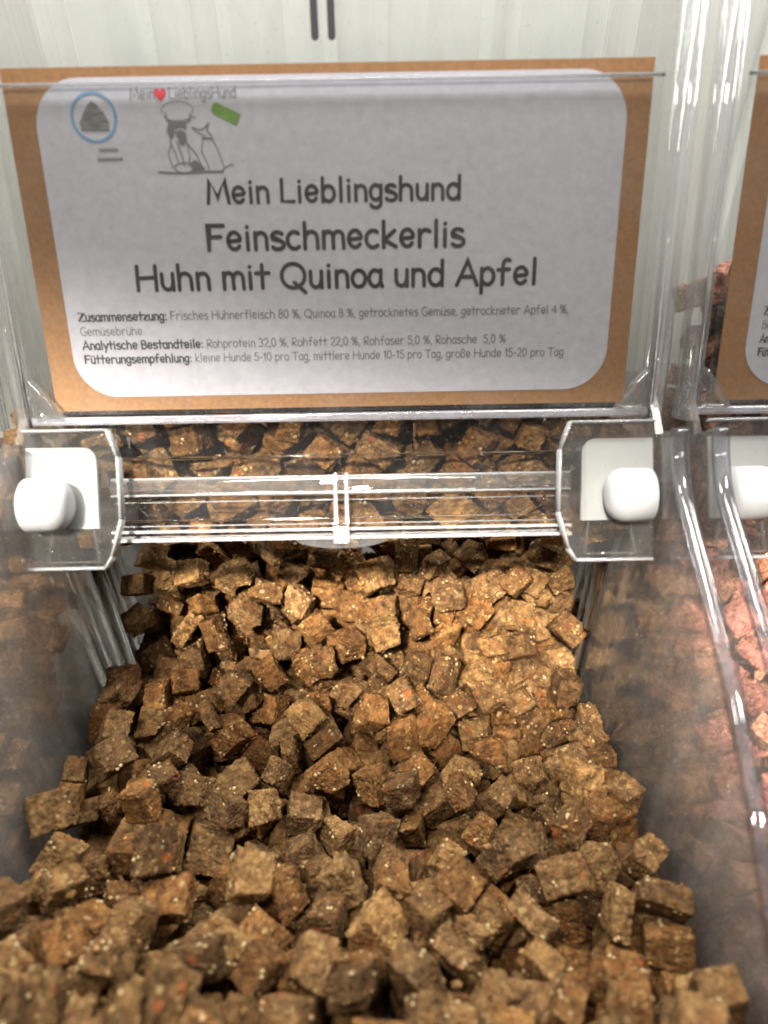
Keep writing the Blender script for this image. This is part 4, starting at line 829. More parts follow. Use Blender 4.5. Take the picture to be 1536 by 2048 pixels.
(2,281,1913,-3055,34,-528,-718,452),(11,-1078,1284,-2750,660,64,-748,17),(19,-256,1193,-2879,490,-23,-837,241),(3,-933,1211,-2878,439,-433,787,-8),
(1,948,1642,-2803,203,516,817,156),(110,-1023,173,-2160,340,158,-461,804),(101,-707,178,-2154,571,-820,-39,-28),(101,-551,72,-2230,696,-9,-11,718),
(121,-403,153,-2228,581,285,762,27),(103,317,60,-2259,451,-493,504,-547),(121,680,88,-2355,790,-27,-36,611),(106,880,79,-2469,91,-328,764,549),
(119,1059,78,-2418,358,598,489,524),(116,-1038,650,-2306,211,145,867,427),(112,-560,279,-2033,354,644,561,-381),(113,-122,516,-2186,362,610,625,-328),
(100,1044,360,-2253,128,979,12,-156),(103,-1068,798,-2549,211,-10,386,898),(115,-576,766,-2612,549,462,-514,469),(114,-841,968,-2915,500,126,-744,-425),
(111,-672,970,-3026,190,-544,767,281),(104,-544,901,-2924,798,-513,-164,-271),(112,-433,979,-2999,419,310,832,188),(117,154,1189,-3054,394,-815,20,424),
(108,182,1073,-3003,371,431,817,96),(101,-1019,1037,-2874,91,-29,-918,-385),(119,-785,1088,-3033,781,-77,393,479),(120,-502,1142,-3107,221,-838,489,-100),
(100,-336,1080,-3140,80,-898,151,-405),(104,-234,1154,-3177,240,778,516,267),(114,32,1069,-3096,777,168,570,208),(120,265,1220,-3149,390,528,-5,755),
(120,353,1067,-3064,114,225,860,-444),(117,564,1097,-3121,617,-409,-275,-613),(100,728,1237,-3121,286,197,-563,750),(115,-918,1200,-3082,533,-98,292,-788),
(112,-727,1214,-3164,246,-227,-908,252),(119,-486,1207,-3223,221,513,-521,-645),(118,-341,1151,-3246,240,279,-887,-278),(105,-205,1211,-3285,525,546,-412,506),
(107,-70,1151,-3199,556,-223,-326,-731),(104,117,1235,-3217,919,-292,-101,-246),(113,439,1153,-3161,882,-383,-53,-268),(116,603,1251,-3184,573,484,553,363),
(117,831,1208,-3186,395,865,-238,197),(108,982,1129,-3050,16,745,68,-663),(110,-895,1398,-3097,244,-466,519,-674),(116,-553,1356,-3258,16,-85,-492,-866),
(107,-385,1354,-3263,95,695,652,-287),(116,-232,1306,-3296,113,974,46,-189),(120,-37,1300,-3237,501,854,-140,10),(114,173,1365,-3212,451,-725,-408,-323),
(103,342,1363,-3221,300,123,939,115),(116,564,1387,-3255,976,-105,51,183),(114,800,1371,-3157,521,-537,335,-573),(102,966,1300,-3121,23,832,532,158),
(101,-956,1619,-3006,92,94,585,-800),(104,-590,1546,-3276,740,-228,113,-623),(121,-398,1499,-3269,529,-65,840,-102),(109,-190,1529,-3277,10,-38,68,-997),
(111,-55,1459,-3287,718,140,-198,653),(110,206,1512,-3204,528,-34,508,679),(103,387,1487,-3231,635,-78,-208,-740),(101,688,1531,-3199,174,-731,638,-167),
(110,921,1510,-3147,632,-232,198,712),(119,-965,1759,-3115,114,-214,-178,-954),(121,-771,1713,-3181,676,190,102,704),(121,-605,1688,-3253,39,960,-252,-113),
(120,-392,1728,-3194,55,671,157,722),(119,-46,1643,-3259,871,-69,-18,-487),(120,252,1649,-3197,148,-821,365,-414),(121,427,1773,-3223,602,-72,-510,610),
(118,582,1700,-3251,268,889,-215,304),(107,764,1681,-3285,51,420,-527,-737),(108,1037,1736,-3323,72,714,692,-77),(116,-951,1910,-3141,317,352,-19,-881),
(115,-841,1925,-3219,468,-3,659,-589),(113,-519,1903,-3258,5,82,222,972),(111,-374,1841,-3277,991,-21,-61,120),(100,-229,1892,-3231,39,477,-862,170),
(102,53,1898,-3196,297,-782,-355,-417),(106,301,1931,-3209,857,-293,-239,351),(106,428,1870,-3253,571,320,700,-283),(112,592,1904,-3348,3,-718,-659,222),
(101,759,1863,-3375,421,-451,397,-680),(103,-934,2106,-3206,630,-430,-382,521),(107,-805,2090,-3241,102,177,241,949),(118,-633,2065,-3293,33,44,977,-204),
(112,-465,2076,-3242,9,140,719,-681),(113,-299,2050,-3218,122,-94,-738,657),(105,120,2068,-3266,368,-140,-913,-109),(104,384,2093,-3276,989,53,122,-69),
(101,583,2047,-3342,590,-775,190,123),(110,-1026,2190,-3314,68,-57,514,853),(117,-756,2188,-3349,580,292,306,-697),(103,-317,2256,-3257,419,25,285,862),
(113,84,2219,-3233,517,325,792,12),(104,221,2255,-3240,44,-646,47,761),(113,445,2196,-3270,617,-375,475,503),(102,681,2208,-3330,60,713,410,565),
(119,-1020,2370,-3198,594,-231,470,610),(104,-856,2426,-3280,154,-341,-917,-139),(116,-582,2424,-3258,367,219,45,-903),(106,-409,2365,-3265,862,-139,-342,-347),
(120,-190,2380,-3248,905,-382,-150,108),(102,29,2412,-3290,729,53,152,-665),(111,178,2377,-3307,100,-53,-53,992),(103,540,2386,-3342,435,260,676,-535),
(115,679,2439,-3343,739,-313,591,-87),(104,831,2464,-3374,608,336,-355,625),(110,-198,2616,-3119,287,-25,-806,517),(121,248,2518,-3268,769,291,-325,468),
(100,449,2507,-3257,435,-894,-77,-77),(109,618,2575,-3216,973,90,61,204),(108,370,2690,-3007,673,417,372,-484),(111,525,2721,-3011,196,-906,-225,301),
(120,875,2680,-3011,554,-699,-189,412),(111,-601,2833,-2765,901,-218,290,-236),(115,873,2776,-2850,206,750,-614,135),(106,-1044,2952,-2488,488,-595,-135,624),
(112,-768,3047,-2421,529,-751,279,281),(106,-556,3196,-2265,486,-829,222,167),(101,-414,3009,-2453,107,-14,-908,404),(113,-185,3065,-2390,509,-113,621,585),
(111,-32,2899,-2630,24,-206,-863,461),(116,88,2934,-2581,340,-596,675,271),(114,242,2987,-2493,87,-639,732,217),(112,615,2995,-2482,445,455,353,-686),
(120,997,2978,-2504,285,137,787,-530),(109,-370,3409,-2172,62,193,-847,491),(119,-790,60,-2097,901,-157,-403,0),(109,-571,135,-2142,699,-132,669,-218),
(108,-411,101,-2117,71,-264,942,195),(116,-242,79,-2193,523,-156,198,-814),(119,17,80,-2250,196,-713,-659,-138),(102,186,68,-2269,663,-418,-455,423),
(117,446,145,-2230,852,353,151,-357),(105,539,58,-2269,272,-73,-463,-841),(115,874,50,-2330,19,3,920,392),(103,1016,205,-2255,449,-893,-15,-21),
(104,-898,210,-2110,366,-836,329,242),(104,-203,219,-2103,77,-2,-156,-985),(107,159,258,-2070,691,-648,-203,249),(118,1051,491,-2242,600,-394,-308,-625),
(114,-727,766,-2562,308,-157,-915,-210),(121,-384,1014,-2765,378,777,-76,497),(102,-786,888,-2807,525,120,-798,-271),(121,-568,905,-2818,896,148,-240,-342),
(115,-344,914,-2873,722,-57,516,-457),(107,-231,872,-2776,809,567,-146,51),(114,1063,890,-2779,29,710,-704,-19),(111,-845,1221,-3017,863,-193,-373,-281),
(115,-652,1088,-3133,710,-26,351,610),(119,-569,1067,-2976,371,-814,6,448),(109,-347,1207,-3027,928,348,-82,109),(120,-154,1079,-3076,451,-524,695,-196),
(114,9,1143,-3001,242,3,-395,-886),(103,586,1170,-3048,12,-430,-801,417),(108,-1023,1202,-2924,445,-129,870,-168),(108,-776,1398,-3032,25,-612,766,195),
(109,-535,1425,-3091,662,677,26,320),(113,-354,1268,-3135,756,-203,564,-262),(112,-206,1352,-3136,501,491,88,-707),(100,-69,1225,-3094,138,186,-903,361),
(103,110,1306,-3124,830,-255,131,478),(112,406,1272,-3083,495,-520,-696,-28),(119,1044,1445,-2974,9,-666,602,440),(115,-638,1509,-3165,237,-348,-657,626),
(116,-459,1488,-3173,116,181,-155,-964),(120,-294,1511,-3110,656,-141,-569,-475),(111,-184,1462,-3176,217,-332,-550,735),(102,-62,1384,-3121,226,-115,-261,-931),
(116,498,1354,-3118,297,-858,37,-417),(100,627,1407,-3143,388,-681,-502,-365),(120,953,1548,-3023,516,437,-114,728),(108,-500,1631,-3173,800,134,-570,134),
(117,-294,1612,-3186,980,25,-165,111),(121,-176,1595,-3119,544,521,-475,-455),(103,56,1524,-3188,669,245,347,610),(101,501,1561,-3117,394,333,-606,605),
(107,1035,1641,-3140,194,-162,-807,-534),(118,-898,1786,-3058,472,95,258,838),(119,-55,1836,-3141,154,132,421,-884),(102,110,1713,-3162,356,318,534,-698),
(105,358,1724,-3152,862,177,-293,-373),(108,856,1732,-3223,291,880,-86,-366),(117,990,1748,-3218,464,-439,-408,653),(120,-767,1850,-3172,802,495,321,92),
(112,-425,1907,-3114,846,-76,-505,154),(116,-93,1966,-3156,892,350,67,-280),(111,446,1892,-3111,509,498,-614,340),(110,633,1933,-3226,742,-220,-622,120),
(100,730,1883,-3224,735,35,664,-132),(106,1028,1889,-3422,654,-73,158,736),(106,-1073,2050,-3145,131,736,-10,-664),(104,-701,2139,-3181,220,794,-504,-260),
(115,-235,2084,-3081,51,802,591,-66),(107,479,2022,-3205,69,-936,89,335),(116,679,2050,-3227,854,-236,-464,6),(108,808,2026,-3308,969,78,226,-58),
(100,-994,2271,-3273,404,515,-678,333),(104,-823,2248,-3278,209,978,16,12),(121,-608,2288,-3179,19,78,-502,-861),(104,804,2179,-3311,70,-709,179,-679),
(106,1003,2217,-3394,48,-138,17,-989),(118,-962,2304,-3060,550,-284,-659,427),(105,-848,2347,-3201,505,-276,-567,589),(110,-676,2421,-3225,970,112,-213,42),
(100,176,2367,-3199,435,467,-573,514),(110,681,2337,-3247,105,763,-218,-599),(106,850,2348,-3320,957,140,-186,176),(102,1048,2328,-3348,270,649,-687,185),
(109,-204,2527,-3005,618,-585,26,-524),(107,151,2501,-3160,648,73,-189,734),(110,363,2419,-3158,104,-312,-940,-94),(110,1050,2492,-3168,552,361,-367,655),
(106,-845,3247,-2248,487,-852,191,19),(117,-592,2933,-2617,202,-440,-369,793),(107,-204,2912,-2563,294,761,577,39),(108,-40,2955,-2481,244,625,69,739),
(116,146,3160,-2337,586,-132,687,-409),(111,1059,3141,-2436,130,300,266,907),(106,-546,3406,-2062,353,-872,-267,210),(111,-372,3456,-2042,95,-40,987,126),
(106,786,3410,-2305,261,743,-151,-598),(118,-1011,53,-2087,1,598,-80,798),(102,-885,63,-2049,218,-615,650,-390),(110,-573,17,-2073,493,-504,-494,-509),
(115,-462,96,-2015,457,96,-188,864),(120,-179,64,-2116,226,64,-963,-128),(100,29,62,-2099,74,-725,15,684),(114,150,81,-2114,635,-32,-766,-89),
(120,366,190,-2099,14,-834,-547,-78),(120,510,72,-2126,693,-270,-146,-652),(113,797,95,-2253,175,880,-101,431),(116,955,330,-2155,825,241,-476,-188),
(100,-947,601,-2174,337,-250,-907,45),(104,-886,475,-2069,33,-699,-625,-344),(109,-704,518,-2169,398,-671,161,604),(100,275,484,-2142,745,401,-86,526),
(118,-288,722,-2538,411,756,476,-182),(105,-1049,923,-2649,666,641,216,-315),(100,-274,935,-2704,232,332,909,-99),(106,155,1095,-2876,443,629,632,94),
(120,-1027,1122,-2754,629,194,390,-644),(106,-774,1123,-2932,283,840,-433,-164),(101,-362,1106,-2937,477,-465,25,-746),(103,-244,997,-2992,723,-311,352,-506),
(109,-679,1292,-3015,787,69,176,-587),(117,-568,1286,-3187,654,305,681,-124),(114,-365,1335,-2994,54,-57,-492,867),(116,-234,1274,-3029,803,-109,522,-265),
(110,-55,1300,-3007,367,930,15,-31),(115,974,1253,-2953,390,-73,-442,-805),(100,1051,1853,-3051,591,407,-417,558),(114,-525,1642,-3045,881,-104,79,-455),
(110,-362,1599,-3039,743,3,-397,-539),(113,889,1832,-3133,481,-382,788,28),(117,1073,1766,-3213,56,789,146,595),(111,-1063,1881,-2882,31,247,94,-964),
(119,998,1888,-3282,642,746,174,-23),(107,-936,2072,-3042,244,-736,-65,-629),(117,-612,2068,-3062,83,-56,972,212),(101,336,2081,-3134,627,558,-475,264),
(121,606,2059,-3127,204,837,469,-196),(109,851,2053,-3231,275,202,772,-536),(102,992,2044,-3371,53,14,77,-996),(113,-1062,2219,-3121,481,572,389,538),
(118,-828,2242,-3152,644,745,174,7),(110,460,2148,-3139,799,-560,164,-143),(116,-490,2359,-3158,102,865,-168,-462),(119,330,2265,-3106,766,-487,294,-301),
(116,561,2434,-3185,590,-749,240,181),(108,-114,2477,-3007,611,663,122,416),(110,-393,3241,-2156,911,-186,-351,112),(108,-308,3165,-2252,522,-621,-130,-570),
(114,204,3243,-2238,152,-795,-452,-376),(105,801,3041,-2472,543,-782,-216,-220),(105,-629,3467,-1987,526,-47,-848,45),(113,-449,3347,-1996,343,-865,-159,330),
(111,402,3014,-2471,660,-11,228,-715),(104,856,3209,-2297,176,-842,-419,-293),(110,-1038,62,-1934,736,-613,223,-178),(121,-740,211,-2049,32,-749,43,660),
(116,-600,164,-1984,238,-89,799,-545),(121,-426,41,-1907,91,-718,190,-664),(103,-155,44,-2015,519,-512,436,528),(108,103,97,-1975,191,-31,38,980),
(120,279,69,-2058,514,837,-86,165),(111,592,233,-2083,908,-182,-198,321),(101,660,134,-2181,512,-570,222,-603),(121,868,109,-2175,227,90,-969,-25),
(106,1012,164,-2136,847,278,-184,414),(118,-1063,701,-2197,611,215,-629,-431),(110,-141,422,-2110,942,327,56,-40),(121,-977,790,-2362,308,317,831,-338),
(103,-53,886,-2646,270,202,-818,465),(111,244,821,-2534,1,-7,-553,-833),(112,-974,1036,-2686,42,-334,-364,-868),(121,285,1079,-2915,195,-426,214,857),
(106,416,1187,-2969,767,-156,289,-551),(121,-464,1175,-2905,534,-788,76,297),(120,-639,1207,-3061,561,-634,23,531),(115,931,1441,-2957,696,101,418,-575),
(107,-830,1538,-2947,491,706,-437,262),(102,964,1977,-3245,116,-66,771,-623),(106,1036,2069,-3241,478,504,589,-413),(107,-971,3054,-2361,867,-79,390,300),
(109,-304,2920,-2452,135,-810,427,379),(107,-70,3018,-2311,165,-371,-906,120),(101,468,3030,-2349,626,-465,591,-206),(110,921,2959,-2435,114,-280,-229,925),
(108,-661,3251,-2104,133,-45,22,-990),(105,-244,3442,-2049,206,949,-11,237),(106,-160,3391,-2172,491,-362,283,740),(110,58,3232,-2245,689,-82,-323,-643),
(115,-1033,157,-1979,416,-571,-297,-643),(113,-730,39,-1902,707,-706,41,36),(101,-341,368,-2013,809,-347,323,-347),(104,-44,95,-1945,676,41,-735,-15),
(118,217,82,-1930,453,-322,562,-613),(116,499,179,-2018,480,-436,-760,41),(101,1007,95,-2023,50,440,346,-827),(117,23,446,-2139,430,-880,-199,-26),
(118,2,261,-2056,240,496,-383,-741),(104,1027,445,-2101,145,-533,-804,-221),(105,-810,1012,-2787,357,-268,-387,-807),(121,639,1370,-2904,167,-410,234,-866),
(105,-687,1279,-2915,412,26,136,-901),(115,-901,2918,-2556,692,-134,316,-635),(109,-1079,3016,-2302,292,-138,912,254),(114,-821,3014,-2310,3,940,151,305),
(107,-630,2911,-2475,521,-50,-599,-606),(111,291,2953,-2413,813,-554,-150,103),(103,775,2971,-2375,46,763,569,302),(107,889,2869,-2414,305,-15,901,307),
(116,-591,3021,-2487,509,-850,-22,-132),(119,-154,3213,-2204,314,-123,888,-312),(120,69,3083,-2256,271,-261,-862,339),(108,485,3397,-2323,346,919,-190,10),
(110,-898,95,-1938,57,893,-313,319),(106,-787,201,-1944,247,-56,42,-967),(117,-628,110,-1890,680,332,-635,157),(107,-516,149,-1843,135,644,439,-612),
(121,-206,244,-1991,702,-117,-677,190),(105,-161,140,-1905,90,38,332,-938),(119,43,79,-1830,182,722,-657,-118),(105,439,52,-2003,176,-516,-574,-612),
(106,795,236,-2111,375,-79,-848,367),(105,878,44,-2074,435,-447,-467,627),(100,-1050,494,-2081,231,-631,739,53),(113,-702,426,-2035,167,183,-330,911),
(106,-73,278,-1998,625,488,592,144),(114,847,499,-2295,184,421,829,-319),(115,1066,548,-2437,272,656,558,-429),(100,1059,2875,-2403,641,253,-659,-303),
(117,-772,2873,-2419,244,875,-104,405),(100,-501,2937,-2394,863,337,-223,305),(114,-335,2796,-2464,493,735,104,-455),(112,150,2956,-2379,6,-789,294,-539),
(101,301,3105,-2302,281,740,-315,-524),(111,438,3175,-2266,529,-218,-710,410),(102,938,3061,-2311,750,256,601,102),(106,-1014,3415,-2257,741,364,-159,541),
(113,-698,3034,-2227,123,296,180,-930),(102,-818,3263,-2125,178,965,33,-188),(107,-529,3254,-1967,206,462,241,-828),(103,179,3117,-2162,7,401,854,331),
(104,-730,135,-1772,55,996,-58,-38),(105,-749,168,-1861,49,362,-930,31),(111,-621,259,-1916,122,365,-506,-772),(115,-483,30,-1752,263,264,672,-639),
(112,-180,383,-1983,116,62,895,-426),(101,-307,158,-1975,637,-338,632,-284),(103,437,482,-2201,498,-841,182,104),(107,635,415,-2089,653,-225,722,48),
(101,618,111,-1995,392,-749,-174,505),(104,754,171,-2156,651,100,558,505),(110,749,71,-2068,212,-613,720,247),(105,-1058,852,-2281,647,81,-392,649),
(110,746,469,-2184,418,-654,-626,-76),(105,580,506,-2230,191,-42,928,318),(110,-804,967,-2600,501,-280,-98,-813),(111,-534,3081,-2346,9,-76,-855,-513),
(118,-370,3033,-2268,550,-277,751,238),(107,556,3183,-2238,158,-692,-388,589),(105,-965,3316,-2181,883,379,213,-178),(119,-1012,3189,-2200,214,587,-780,-37),
(117,-141,3443,-2083,774,-131,432,-444),(118,-101,3157,-2282,332,-147,878,-312),(117,508,2877,-2411,550,-580,192,-570),(101,680,3192,-2176,623,-293,119,715),
(110,-1023,203,-2300,340,158,-461,804),(110,-1023,203,-2500,340,158,-461,804),(101,-707,208,-2294,571,-820,-39,-28),(101,-707,208,-2494,571,-820,-39,-28),
(101,-551,102,-2370,696,-9,-11,718),(101,-551,102,-2570,696,-9,-11,718),(121,-403,183,-2368,581,285,762,27),(121,-403,183,-2568,581,285,762,27),
(103,317,90,-2399,451,-493,504,-547),(103,317,90,-2599,451,-493,504,-547),(121,680,118,-2495,790,-27,-36,611),(121,680,118,-2695,790,-27,-36,611),
(106,880,109,-2609,91,-328,764,549),(106,880,109,-2809,91,-328,764,549),(119,1059,108,-2558,358,598,489,524),(119,1059,108,-2758,358,598,489,524),
(116,-1038,680,-2446,211,145,867,427),(116,-1038,680,-2646,211,145,867,427),(100,-910,730,-2563,133,206,831,-499),(100,-910,730,-2763,133,206,831,-499),
(112,-560,309,-2173,354,644,561,-381),(112,-560,309,-2373,354,644,561,-381),(106,-462,764,-2628,835,143,472,246),(106,-462,764,-2828,835,143,472,246),
(113,-122,546,-2326,362,610,625,-328),(113,-122,546,-2526,362,610,625,-328),(118,283,750,-2628,533,832,134,-78),(118,283,750,-2828,533,832,134,-78),
(103,229,781,-2517,645,-476,596,48),(103,229,781,-2717,645,-476,596,48),(103,537,749,-2638,375,434,624,-531),(103,537,749,-2838,375,434,624,-531),
(114,879,789,-2780,34,-158,-170,972),(114,879,789,-2980,34,-158,-170,972),(100,1044,390,-2393,128,979,12,-156),(100,1044,390,-2593,128,979,12,-156),
(103,-1068,828,-2689,211,-10,386,898),(103,-1068,828,-2889,211,-10,386,898),(103,-873,822,-2739,203,177,-819,506),(103,-873,822,-2939,203,177,-819,506),
(115,-576,796,-2752,549,462,-514,469),(115,-576,796,-2952,549,462,-514,469),(109,-353,785,-2790,93,800,-328,-494),(109,-353,785,-2990,93,800,-328,-494),
(113,-128,691,-2467,733,-455,311,398),(113,-128,691,-2667,733,-455,311,398),(110,-61,817,-2779,53,-219,-705,672),(110,-61,817,-2979,53,-219,-705,672),
(114,249,857,-2819,83,54,-470,-877),(114,249,857,-3019,83,54,-470,-877),(121,435,839,-2788,580,64,382,-716),(121,435,839,-2988,580,64,382,-716),
(111,578,827,-2787,962,238,98,-87),(111,578,827,-2987,962,238,98,-87),(118,883,847,-2862,409,893,-175,62),(118,883,847,-3062,409,893,-175,62),
(101,1052,782,-2776,42,-719,692,38),(101,1052,782,-2976,42,-719,692,38),(104,-544,931,-3064,798,-513,-164,-271),(104,-544,931,-3264,798,-513,-164,-271),
(110,-1026,2220,-3614,68,-57,514,853),(110,-1026,2220,-3774,68,-57,514,853),(117,-756,2218,-3649,580,292,306,-697),(117,-756,2218,-3809,580,292,306,-697),
(108,-585,2234,-3550,169,-156,558,797),(108,-585,2234,-3710,169,-156,558,797),(103,-317,2286,-3557,419,25,285,862),(103,-317,2286,-3717,419,25,285,862),
(102,-102,2260,-3558,659,148,-23,-737),(102,-102,2260,-3718,659,148,-23,-737),(113,84,2249,-3533,517,325,792,12),(113,84,2249,-3693,517,325,792,12),
(104,221,2285,-3540,44,-646,47,761),(104,221,2285,-3700,44,-646,47,761),(113,445,2226,-3570,617,-375,475,503),(113,445,2226,-3730,617,-375,475,503),
(102,681,2238,-3630,60,713,410,565),(102,681,2238,-3790,60,713,410,565),(119,-1020,2400,-3498,594,-231,470,610),(119,-1020,2400,-3658,594,-231,470,610),
(104,-856,2456,-3580,154,-341,-917,-139),(104,-856,2456,-3740,154,-341,-917,-139),(116,-582,2454,-3558,367,219,45,-903),(116,-582,2454,-3718,367,219,45,-903),
(106,-409,2395,-3565,862,-139,-342,-347),(106,-409,2395,-3725,862,-139,-342,-347),(120,-190,2410,-3548,905,-382,-150,108),(120,-190,2410,-3708,905,-382,-150,108),
(102,29,2442,-3590,729,53,152,-665),(102,29,2442,-3750,729,53,152,-665),(111,178,2407,-3607,100,-53,-53,992),(111,178,2407,-3767,100,-53,-53,992),
(103,540,2416,-3642,435,260,676,-535),(103,540,2416,-3802,435,260,676,-535),(115,679,2469,-3643,739,-313,591,-87),(115,679,2469,-3803,739,-313,591,-87),
(104,831,2494,-3674,608,336,-355,625),(104,831,2494,-3834,608,336,-355,625),(117,1013,2458,-3700,285,-592,705,267),(117,1013,2458,-3860,285,-592,705,267),
(112,-924,2599,-3420,258,-625,471,-566),(112,-924,2599,-3580,258,-625,471,-566),(102,-770,2538,-3483,598,-55,-514,-613),(102,-770,2538,-3643,598,-55,-514,-613),
(111,-573,2560,-3367,167,-688,581,401),(111,-573,2560,-3527,167,-688,581,401),(112,-412,2593,-3393,506,711,-195,-447),(112,-412,2593,-3553,506,711,-195,-447),
(110,-198,2646,-3419,287,-25,-806,517),(110,-198,2646,-3579,287,-25,-806,517),(104,-17,2550,-3458,416,401,420,699),(104,-17,2550,-3618,416,401,420,699),
(121,248,2548,-3568,769,291,-325,468),(121,248,2548,-3728,769,291,-325,468),(100,449,2537,-3557,435,-894,-77,-77),(100,449,2537,-3717,435,-894,-77,-77),
(109,618,2605,-3516,973,90,61,204),(109,618,2605,-3676,973,90,61,204),(119,784,2574,-3508,103,630,152,755),(119,784,2574,-3668,103,630,152,755),
(108,1028,2564,-3571,64,63,-496,864),(108,1028,2564,-3731,64,63,-496,864),(102,-1009,2761,-3277,78,72,453,-885),(102,-1009,2761,-3437,78,72,453,-885),
(109,-835,2717,-3285,608,707,-10,362),(109,-835,2717,-3445,608,707,-10,362),(118,-643,2757,-3267,274,9,-415,868),(118,-643,2757,-3427,274,9,-415,868),
(115,-478,2665,-3250,386,25,784,-485),(115,-478,2665,-3410,386,25,784,-485),(119,-229,2713,-3260,-345,-589,423,596),(119,-229,2713,-3420,-345,-589,423,596),
(120,-32,2657,-3295,-43,-348,452,820),(120,-32,2657,-3455,-43,-348,452,820),(109,94,2692,-3344,94,-398,855,318),(109,94,2692,-3504,94,-398,855,318),
(108,370,2720,-3307,673,417,372,-484),(108,370,2720,-3467,673,417,372,-484),(111,525,2751,-3311,196,-906,-225,301),(111,525,2751,-3471,196,-906,-225,301),
(120,875,2710,-3311,554,-699,-189,412),(120,875,2710,-3471,554,-699,-189,412),(102,1004,2676,-3320,201,-669,-78,712),(102,1004,2676,-3480,201,-669,-78,712),
(113,-1038,2841,-3096,594,320,-328,661),(113,-1038,2841,-3256,594,320,-328,661),(108,-758,2790,-3054,461,-810,-314,-181),(108,-758,2790,-3214,461,-810,-314,-181),
(111,-601,2863,-3065,901,-218,290,-236),(111,-601,2863,-3225,901,-218,290,-236),(120,12,2783,-3098,-294,385,773,-409),(120,12,2783,-3258,-294,385,773,-409),
(110,225,2714,-3265,172,632,687,-315),(110,225,2714,-3425,172,632,687,-315),(106,326,2723,-3078,395,556,718,137),(106,326,2723,-3238,395,556,718,137),
(109,581,2759,-3215,154,52,-729,664),(109,581,2759,-3375,154,52,-729,664),(115,873,2806,-3150,206,750,-614,135),(115,873,2806,-3310,206,750,-614,135),
(116,1029,2908,-3015,631,236,279,-684),(116,1029,2908,-3175,631,236,279,-684),(106,-1044,2982,-2788,488,-595,-135,624),(106,-1044,2982,-2948,488,-595,-135,624),
(112,-768,3077,-2721,529,-751,279,281),(112,-768,3077,-2881,529,-751,279,281),(106,-556,3226,-2565,486,-829,222,167),(106,-556,3226,-2725,486,-829,222,167),
(101,-414,3039,-2753,107,-14,-908,404),(101,-414,3039,-2913,107,-14,-908,404),(113,-185,3095,-2690,509,-113,621,585),(113,-185,3095,-2850,509,-113,621,585),
(111,-32,2929,-2930,24,-206,-863,461),(111,-32,2929,-3090,24,-206,-863,461),(116,88,2964,-2881,340,-596,675,271),(116,88,2964,-3041,340,-596,675,271),
(114,242,3017,-2793,87,-639,732,217),(114,242,3017,-2953,87,-639,732,217),(112,615,3025,-2782,445,455,353,-686),(112,615,3025,-2942,445,455,353,-686),
(112,827,2849,-2825,336,435,-617,-563),(112,827,2849,-2985,336,435,-617,-563),(120,997,3008,-2804,285,137,787,-530),(120,997,3008,-2964,285,137,787,-530),
(109,-370,3439,-2472,62,193,-847,491),(109,-370,3439,-2632,62,193,-847,491),(119,-790,90,-2237,901,-157,-403,0),(119,-790,90,-2437,901,-157,-403,0),
(109,-571,165,-2282,699,-132,669,-218),(109,-571,165,-2482,699,-132,669,-218),(108,-411,131,-2257,71,-264,942,195),(108,-411,131,-2457,71,-264,942,195),
(116,-242,109,-2333,523,-156,198,-814),(116,-242,109,-2533,523,-156,198,-814),(119,17,110,-2390,196,-713,-659,-138),(119,17,110,-2590,196,-713,-659,-138),
(102,186,98,-2409,663,-418,-455,423),(102,186,98,-2609,663,-418,-455,423),(117,446,175,-2370,852,353,151,-357),(117,446,175,-2570,852,353,151,-357),
(105,539,88,-2409,272,-73,-463,-841),(105,539,88,-2609,272,-73,-463,-841),(115,874,80,-2470,19,3,920,392),(115,874,80,-2670,19,3,920,392),
(103,1016,235,-2395,449,-893,-15,-21),(103,1016,235,-2595,449,-893,-15,-21),(104,-898,240,-2250,366,-836,329,242),(104,-898,240,-2450,366,-836,329,242),
(103,-807,692,-2382,671,280,-378,-573),(103,-807,692,-2582,671,280,-378,-573),(118,-577,540,-2261,109,525,-469,-702),(118,-577,540,-2461,109,525,-469,-702),
(116,-398,694,-2539,158,-508,170,-829),(116,-398,694,-2739,158,-508,170,-829),(104,-203,249,-2243,77,-2,-156,-985),(104,-203,249,-2443,77,-2,-156,-985),
(107,159,288,-2210,691,-648,-203,249),(107,159,288,-2410,691,-648,-203,249),(102,440,727,-2508,433,-339,-240,800),(102,440,727,-2708,433,-339,-240,800),
(105,966,675,-2624,250,760,115,589),(105,966,675,-2824,250,760,115,589),(118,1051,521,-2382,600,-394,-308,-625),(118,1051,521,-2582,600,-394,-308,-625),
(112,-999,938,-2661,921,358,155,-2),(112,-999,938,-2861,921,358,155,-2),(114,-727,796,-2702,308,-157,-915,-210),(114,-727,796,-2902,308,-157,-915,-210),
(103,-594,870,-2684,362,560,-597,445),(103,-594,870,-2884,362,560,-597,445),(110,198,943,-2809,231,-287,99,-924),(110,198,943,-3009,231,-287,99,-924),
(100,379,949,-2834,442,-799,-377,-156),(100,379,949,-3034,442,-799,-377,-156),(108,723,902,-2845,132,-128,-954,-235),(108,723,902,-3045,132,-128,-954,-235),
(100,-936,907,-2881,847,-482,179,134),(100,-936,907,-3081,847,-482,179,134),(102,-786,918,-2947,525,120,-798,-271),(102,-786,918,-3147,525,120,-798,-271),
(121,-568,935,-2958,896,148,-240,-342),(121,-568,935,-3158,896,148,-240,-342),(115,-344,944,-3013,722,-57,516,-457),(115,-344,944,-3213,722,-57,516,-457),
(107,-231,902,-2916,809,567,-146,51),(107,-231,902,-3116,809,567,-146,51),(121,46,897,-2844,433,151,869,187),(121,46,897,-3044,433,151,869,187),
